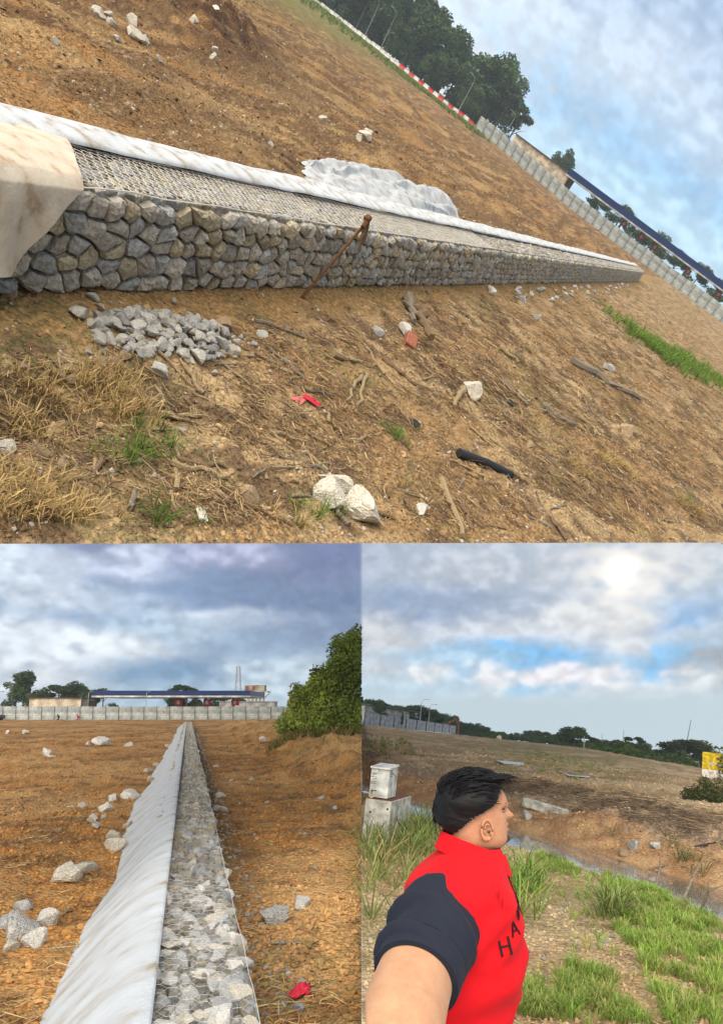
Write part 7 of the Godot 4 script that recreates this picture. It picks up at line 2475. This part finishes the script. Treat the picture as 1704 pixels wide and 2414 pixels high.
func build_hair(o: Node3D) -> void:
	var s := Shape.new()
	var ny := 60
	var na := 90
	for j in ny + 1:
		var y := lerpf(1.515, 1.688, j / float(ny))
		for i in na:
			var a := TAU * i / na
			var p := head_point(y, a)
			var hf := hair_front(y)
			var m := clampf((hf - p.x) / 0.03, -0.35, 1.0)
			var thick := lerpf(0.0015, 0.013, smooth(1.575, 1.615, y - 0.12 * (p.x - 0.26)))
			thick = maxf(thick, 0.012 * smooth(0.30, 0.255, p.x) * smooth(1.535, 1.56, y))
			var strand: float = 0.0022 * noise.fine.get_noise_3d(p.x * 5.0, y * 22.0, p.z * 22.0)
			s.point(head_point(y, a, m * thick + (strand if m > 0.3 else 0.0) - (0.004 if m <= 0.0 else 0.0)))
	for j in ny:
		for i in na:
			var a := j * na + i
			var b := j * na + (i + 1) % na
			s.f.append_array(PackedInt32Array([a, b, b + na, a, b + na, a + na]))
	var cap := s.point(Vector3(0.335, 1.7025, MZ))
	for i in na:
		s.f.append_array(PackedInt32Array([cap, ny * na + i, ny * na + (i + 1) % na]))
	var hair := part("hair", built(s, true), M.hair, o)
	# locks combed forward over the top, and flicks at the back
	var r := RandomNumberGenerator.new()
	r.seed = 4
	var l := Shape.new()
	for k in 620:
		var a := r.randf_range(0.15, TAU - 0.15)
		var y := 1.615 + 0.075 * sqrt(r.randf())
		var p := head_point(y, a, 0.013)
		if p.x > hair_front(y) - 0.004 or p.x > 0.375:
			continue
		var n := (p - Vector3(0.335, 1.60, MZ)).normalized()
		var flow := Vector3(1.0, 0.25 - 2.6 * (p.x - 0.30), 0.15 * signf(p.z - MZ)).normalized()
		flow = (flow - n * flow.dot(n)).normalized()
		var long := r.randf_range(0.03, 0.065)
		var e := p + flow * long
		var out := r.randf_range(0.001, 0.006)
		var mid := p.lerp(e, 0.5) + n * (0.004 + out)
		if e.x > 0.412:
			continue
		l.tube([p - n * 0.003, mid, e + n * r.randf_range(-0.006, 0.004)], [0.0016, 0.0018, 0.0006], 4)
	for k in 150:
		# the quiff blown forward over the brow
		var z := r.randfn() * 0.03
		var b := Vector3(r.randf_range(0.335, 0.40), 1.694 - 0.6 * z * z * 10.0 * 0.1, MZ + z)
		var rise := r.randf_range(-0.012, 0.012)
		l.tube([b, b + Vector3(0.028, 0.007 + rise * 0.4, z * 0.1), b + Vector3(r.randf_range(0.038, 0.052), -0.004 + rise, z * 0.2)], [0.0022, 0.002, 0.0006], 4)
	for k in 70:
		var z := r.randfn() * 0.04
		var y := r.randf_range(1.55, 1.66)
		var b := head_point(y, PI + z * 8.0, 0.010)
		l.tube([b + Vector3(0.012, 0.014, 0), b + Vector3(-0.004, 0.0, 0), b + Vector3(r.randf_range(-0.009, 0.004), r.randf_range(-0.03, -0.012), z * 0.1)], [0.002, 0.002, 0.0005], 4)
	part("locks", built(l, true), M.hair, hair)


func build_shirt(o: Node3D) -> void:
	var s := Shape.new()
	var ny := 70
	var na := 96
	for j in ny + 1:
		var y := lerpf(0.80, 1.505, j / float(ny))
		for i in na:
			s.point(torso_point(y, TAU * i / na))
	for j in ny:
		for i in na:
			var a := j * na + i
			var b := j * na + (i + 1) % na
			s.f.append_array(PackedInt32Array([a, b, b + na, a, b + na, a + na]))
	var shirt := part("shirt", built(s, true), M.shirt_red, o)
	# sleeves
	s = Shape.new()
	limb(s, [Vector3(0.30, 1.345, -2.02), Vector3(0.262, 1.325, -1.935), Vector3(0.225, 1.288, -1.84), Vector3(0.183, 1.237, -1.738)], [0.10, 0.116, 0.108, 0.098], 20, 72, 0.027, Color(1, 1, 1))
	part("sleeve", built(s, true), M.shirt_navy, shirt)
	s = Shape.new()
	limb(s, [Vector3(0.205, 1.262, -1.79), Vector3(0.192, 1.247, -1.757), Vector3(0.183, 1.236, -1.733)], [0.1025, 0.1025, 0.1005], 4, 64, 0.0, Color(1, 1, 1))
	part("cuff", built(s, true), M.shirt_navy, shirt)
	s = Shape.new()
	limb(s, [Vector3(0.31, 1.345, -2.10), Vector3(0.30, 1.33, -2.22), Vector3(0.29, 1.2, -2.29)], [0.09, 0.10, 0.085], 10, 40, 0.006, Color(1, 1, 1))
	part("sleeve", built(s, true), M.shirt_navy, shirt)
	# collar: a stand and the fall turned over it, open at the throat
	s = Shape.new()
	var inner := Shape.new()
	var rows := [[], [], [], []]
	var lining := [[], []]
	for k in 61:
		var a := lerpf(0.32, TAU - 0.32, k / 60.0)
		var fr := 0.5 + 0.5 * cos(a)
		var top := lerpf(1.531, 1.487, pow(fr, 1.1))
		var cx := lerpf(0.334, 0.352, fr)
		var d := Vector3(cos(a) * 0.078, 0, sin(a) * 0.073)
		var m := Vector3(cx, 0, MZ)
		rows[0].append(m + d * 1.02 + Vector3(0, top - 0.03, 0))
		rows[1].append(m + d + Vector3(0, top, 0))
		rows[2].append(m + d * 1.05 + Vector3(0, top + 0.002, 0))
		rows[3].append(m + d * lerpf(1.24, 1.36, fr) + Vector3(0, top - lerpf(0.046, 0.052, fr), 0))
		lining[0].append(m + d * 0.985 + Vector3(0, top - 0.035, 0))
		lining[1].append(m + d * 0.985 + Vector3(0, top - 0.001, 0))
	s.grid(rows)
	part("collar", built(s, true), M.shirt_red, shirt)
	inner.grid(lining, true)
	part("collar_lining", built(inner, true), M.shirt_navy, shirt)
	# button placket
	s = Shape.new()
	var left := []
	var right := []
	for k in 14:
		var y := lerpf(1.30, 1.47, k / 13.0)
		left.append(torso_point(y, 0.16) + Vector3(0.004, 0, 0.001))
		right.append(torso_point(y, -0.10) + Vector3(0.004, 0, 0))
	s.grid([left, right])
	part("placket", built(s, true), M.shirt_red, shirt)
	s = Shape.new()
	for y in [1.44, 1.37]:
		var p := torso_point(y, 0.03)
		s.tube([p, p + Vector3(0.008, 0, 0)], [0.006, 0.005], 8)
	part("button", built(s), M.print_black, shirt)
	# lettering across the chest
	var font := SystemFont.new()
	font.font_names = PackedStringArray(["Droid Sans"])
	var marks := [["H", 0.411, 1.294, 0.043], ["A", 0.436, 1.332, 0.036], ["W", 0.4455, 1.364, 0.028], ["K", 0.4485, 1.390, 0.028]]
	for q in marks:
		print_on(shirt, font, q[0], q[1], q[2], q[3], M.print_black, "letter")
	s = Shape.new()
	for k in 7:
		# small print on the breast, too fine to read
		var y0 := 1.412 - 0.006 * k
		var a0 := torso_point(y0, 1.14 - 0.02 * k) + Vector3(0.001, 0.001, 0.003)
		var a1 := torso_point(y0 + 0.012, 0.98 - 0.02 * k + 0.05 * (k % 3)) + Vector3(0.001, 0.001, 0.003)
		s.tube([a0, a1], [0.0007, 0.0007], 4)
	part("chest_print", built(s), M.print_dark_red, shirt)
	# trousers and shoes
	for side in [1.0, -1.0]:
		s = Shape.new()
		limb(s, [Vector3(0.315, 0.90, MZ + side * 0.08), Vector3(0.315, 0.70, MZ + side * 0.09), Vector3(0.32, 0.45, MZ + side * 0.1), Vector3(0.31, 0.09, MZ + side * 0.11)], [0.13, 0.11, 0.08, 0.065], 6, 24, 0.004, Color(1, 1, 1))
		part("trouser_leg", built(s, true), M.trousers, o)
		s = Shape.new()
		limb(s, [Vector3(0.25, 0.04, MZ + side * 0.11), Vector3(0.32, 0.05, MZ + side * 0.11), Vector3(0.41, 0.035, MZ + side * 0.115), Vector3(0.46, 0.025, MZ + side * 0.115)], [0.035, 0.05, 0.042, 0.025], 5, 16, 0.0, Color(1, 1, 1))
		part("shoe", built(s, true), M.shoe, o)


func print_on(parent: Node3D, font: Font, text: String, x: float, y: float, high: float, m: Material, called: String) -> void:
	var xf := curve(chest_x, y)
	var xb := curve(back_x, y)
	var xc := (xf + xb) * 0.5
	var a := acos(clampf(pow(clampf((x - xc) / (xf - xc), 0.0, 1.0), 1.0 / 0.9), 0.0, 1.0))
	var p := torso_point(y, a)
	var t := (torso_point(y, a - 0.06) - torso_point(y, a + 0.06)).normalized()
	var up := (torso_point(y + 0.02, a) - torso_point(y - 0.02, a)).normalized()
	var n := t.cross(up).normalized()
	up = n.cross(t)
	# the line of print runs slightly uphill round the chest
	var tm := TextMesh.new()
	tm.font = font
	tm.text = text
	tm.font_size = 64
	tm.pixel_size = high / 46.0
	tm.depth = 0.003
	part(called, tm, m, parent, Transform3D(Basis(t, up, n) * Basis(Vector3(0, 0, 1), 0.25), p + n * 0.003))
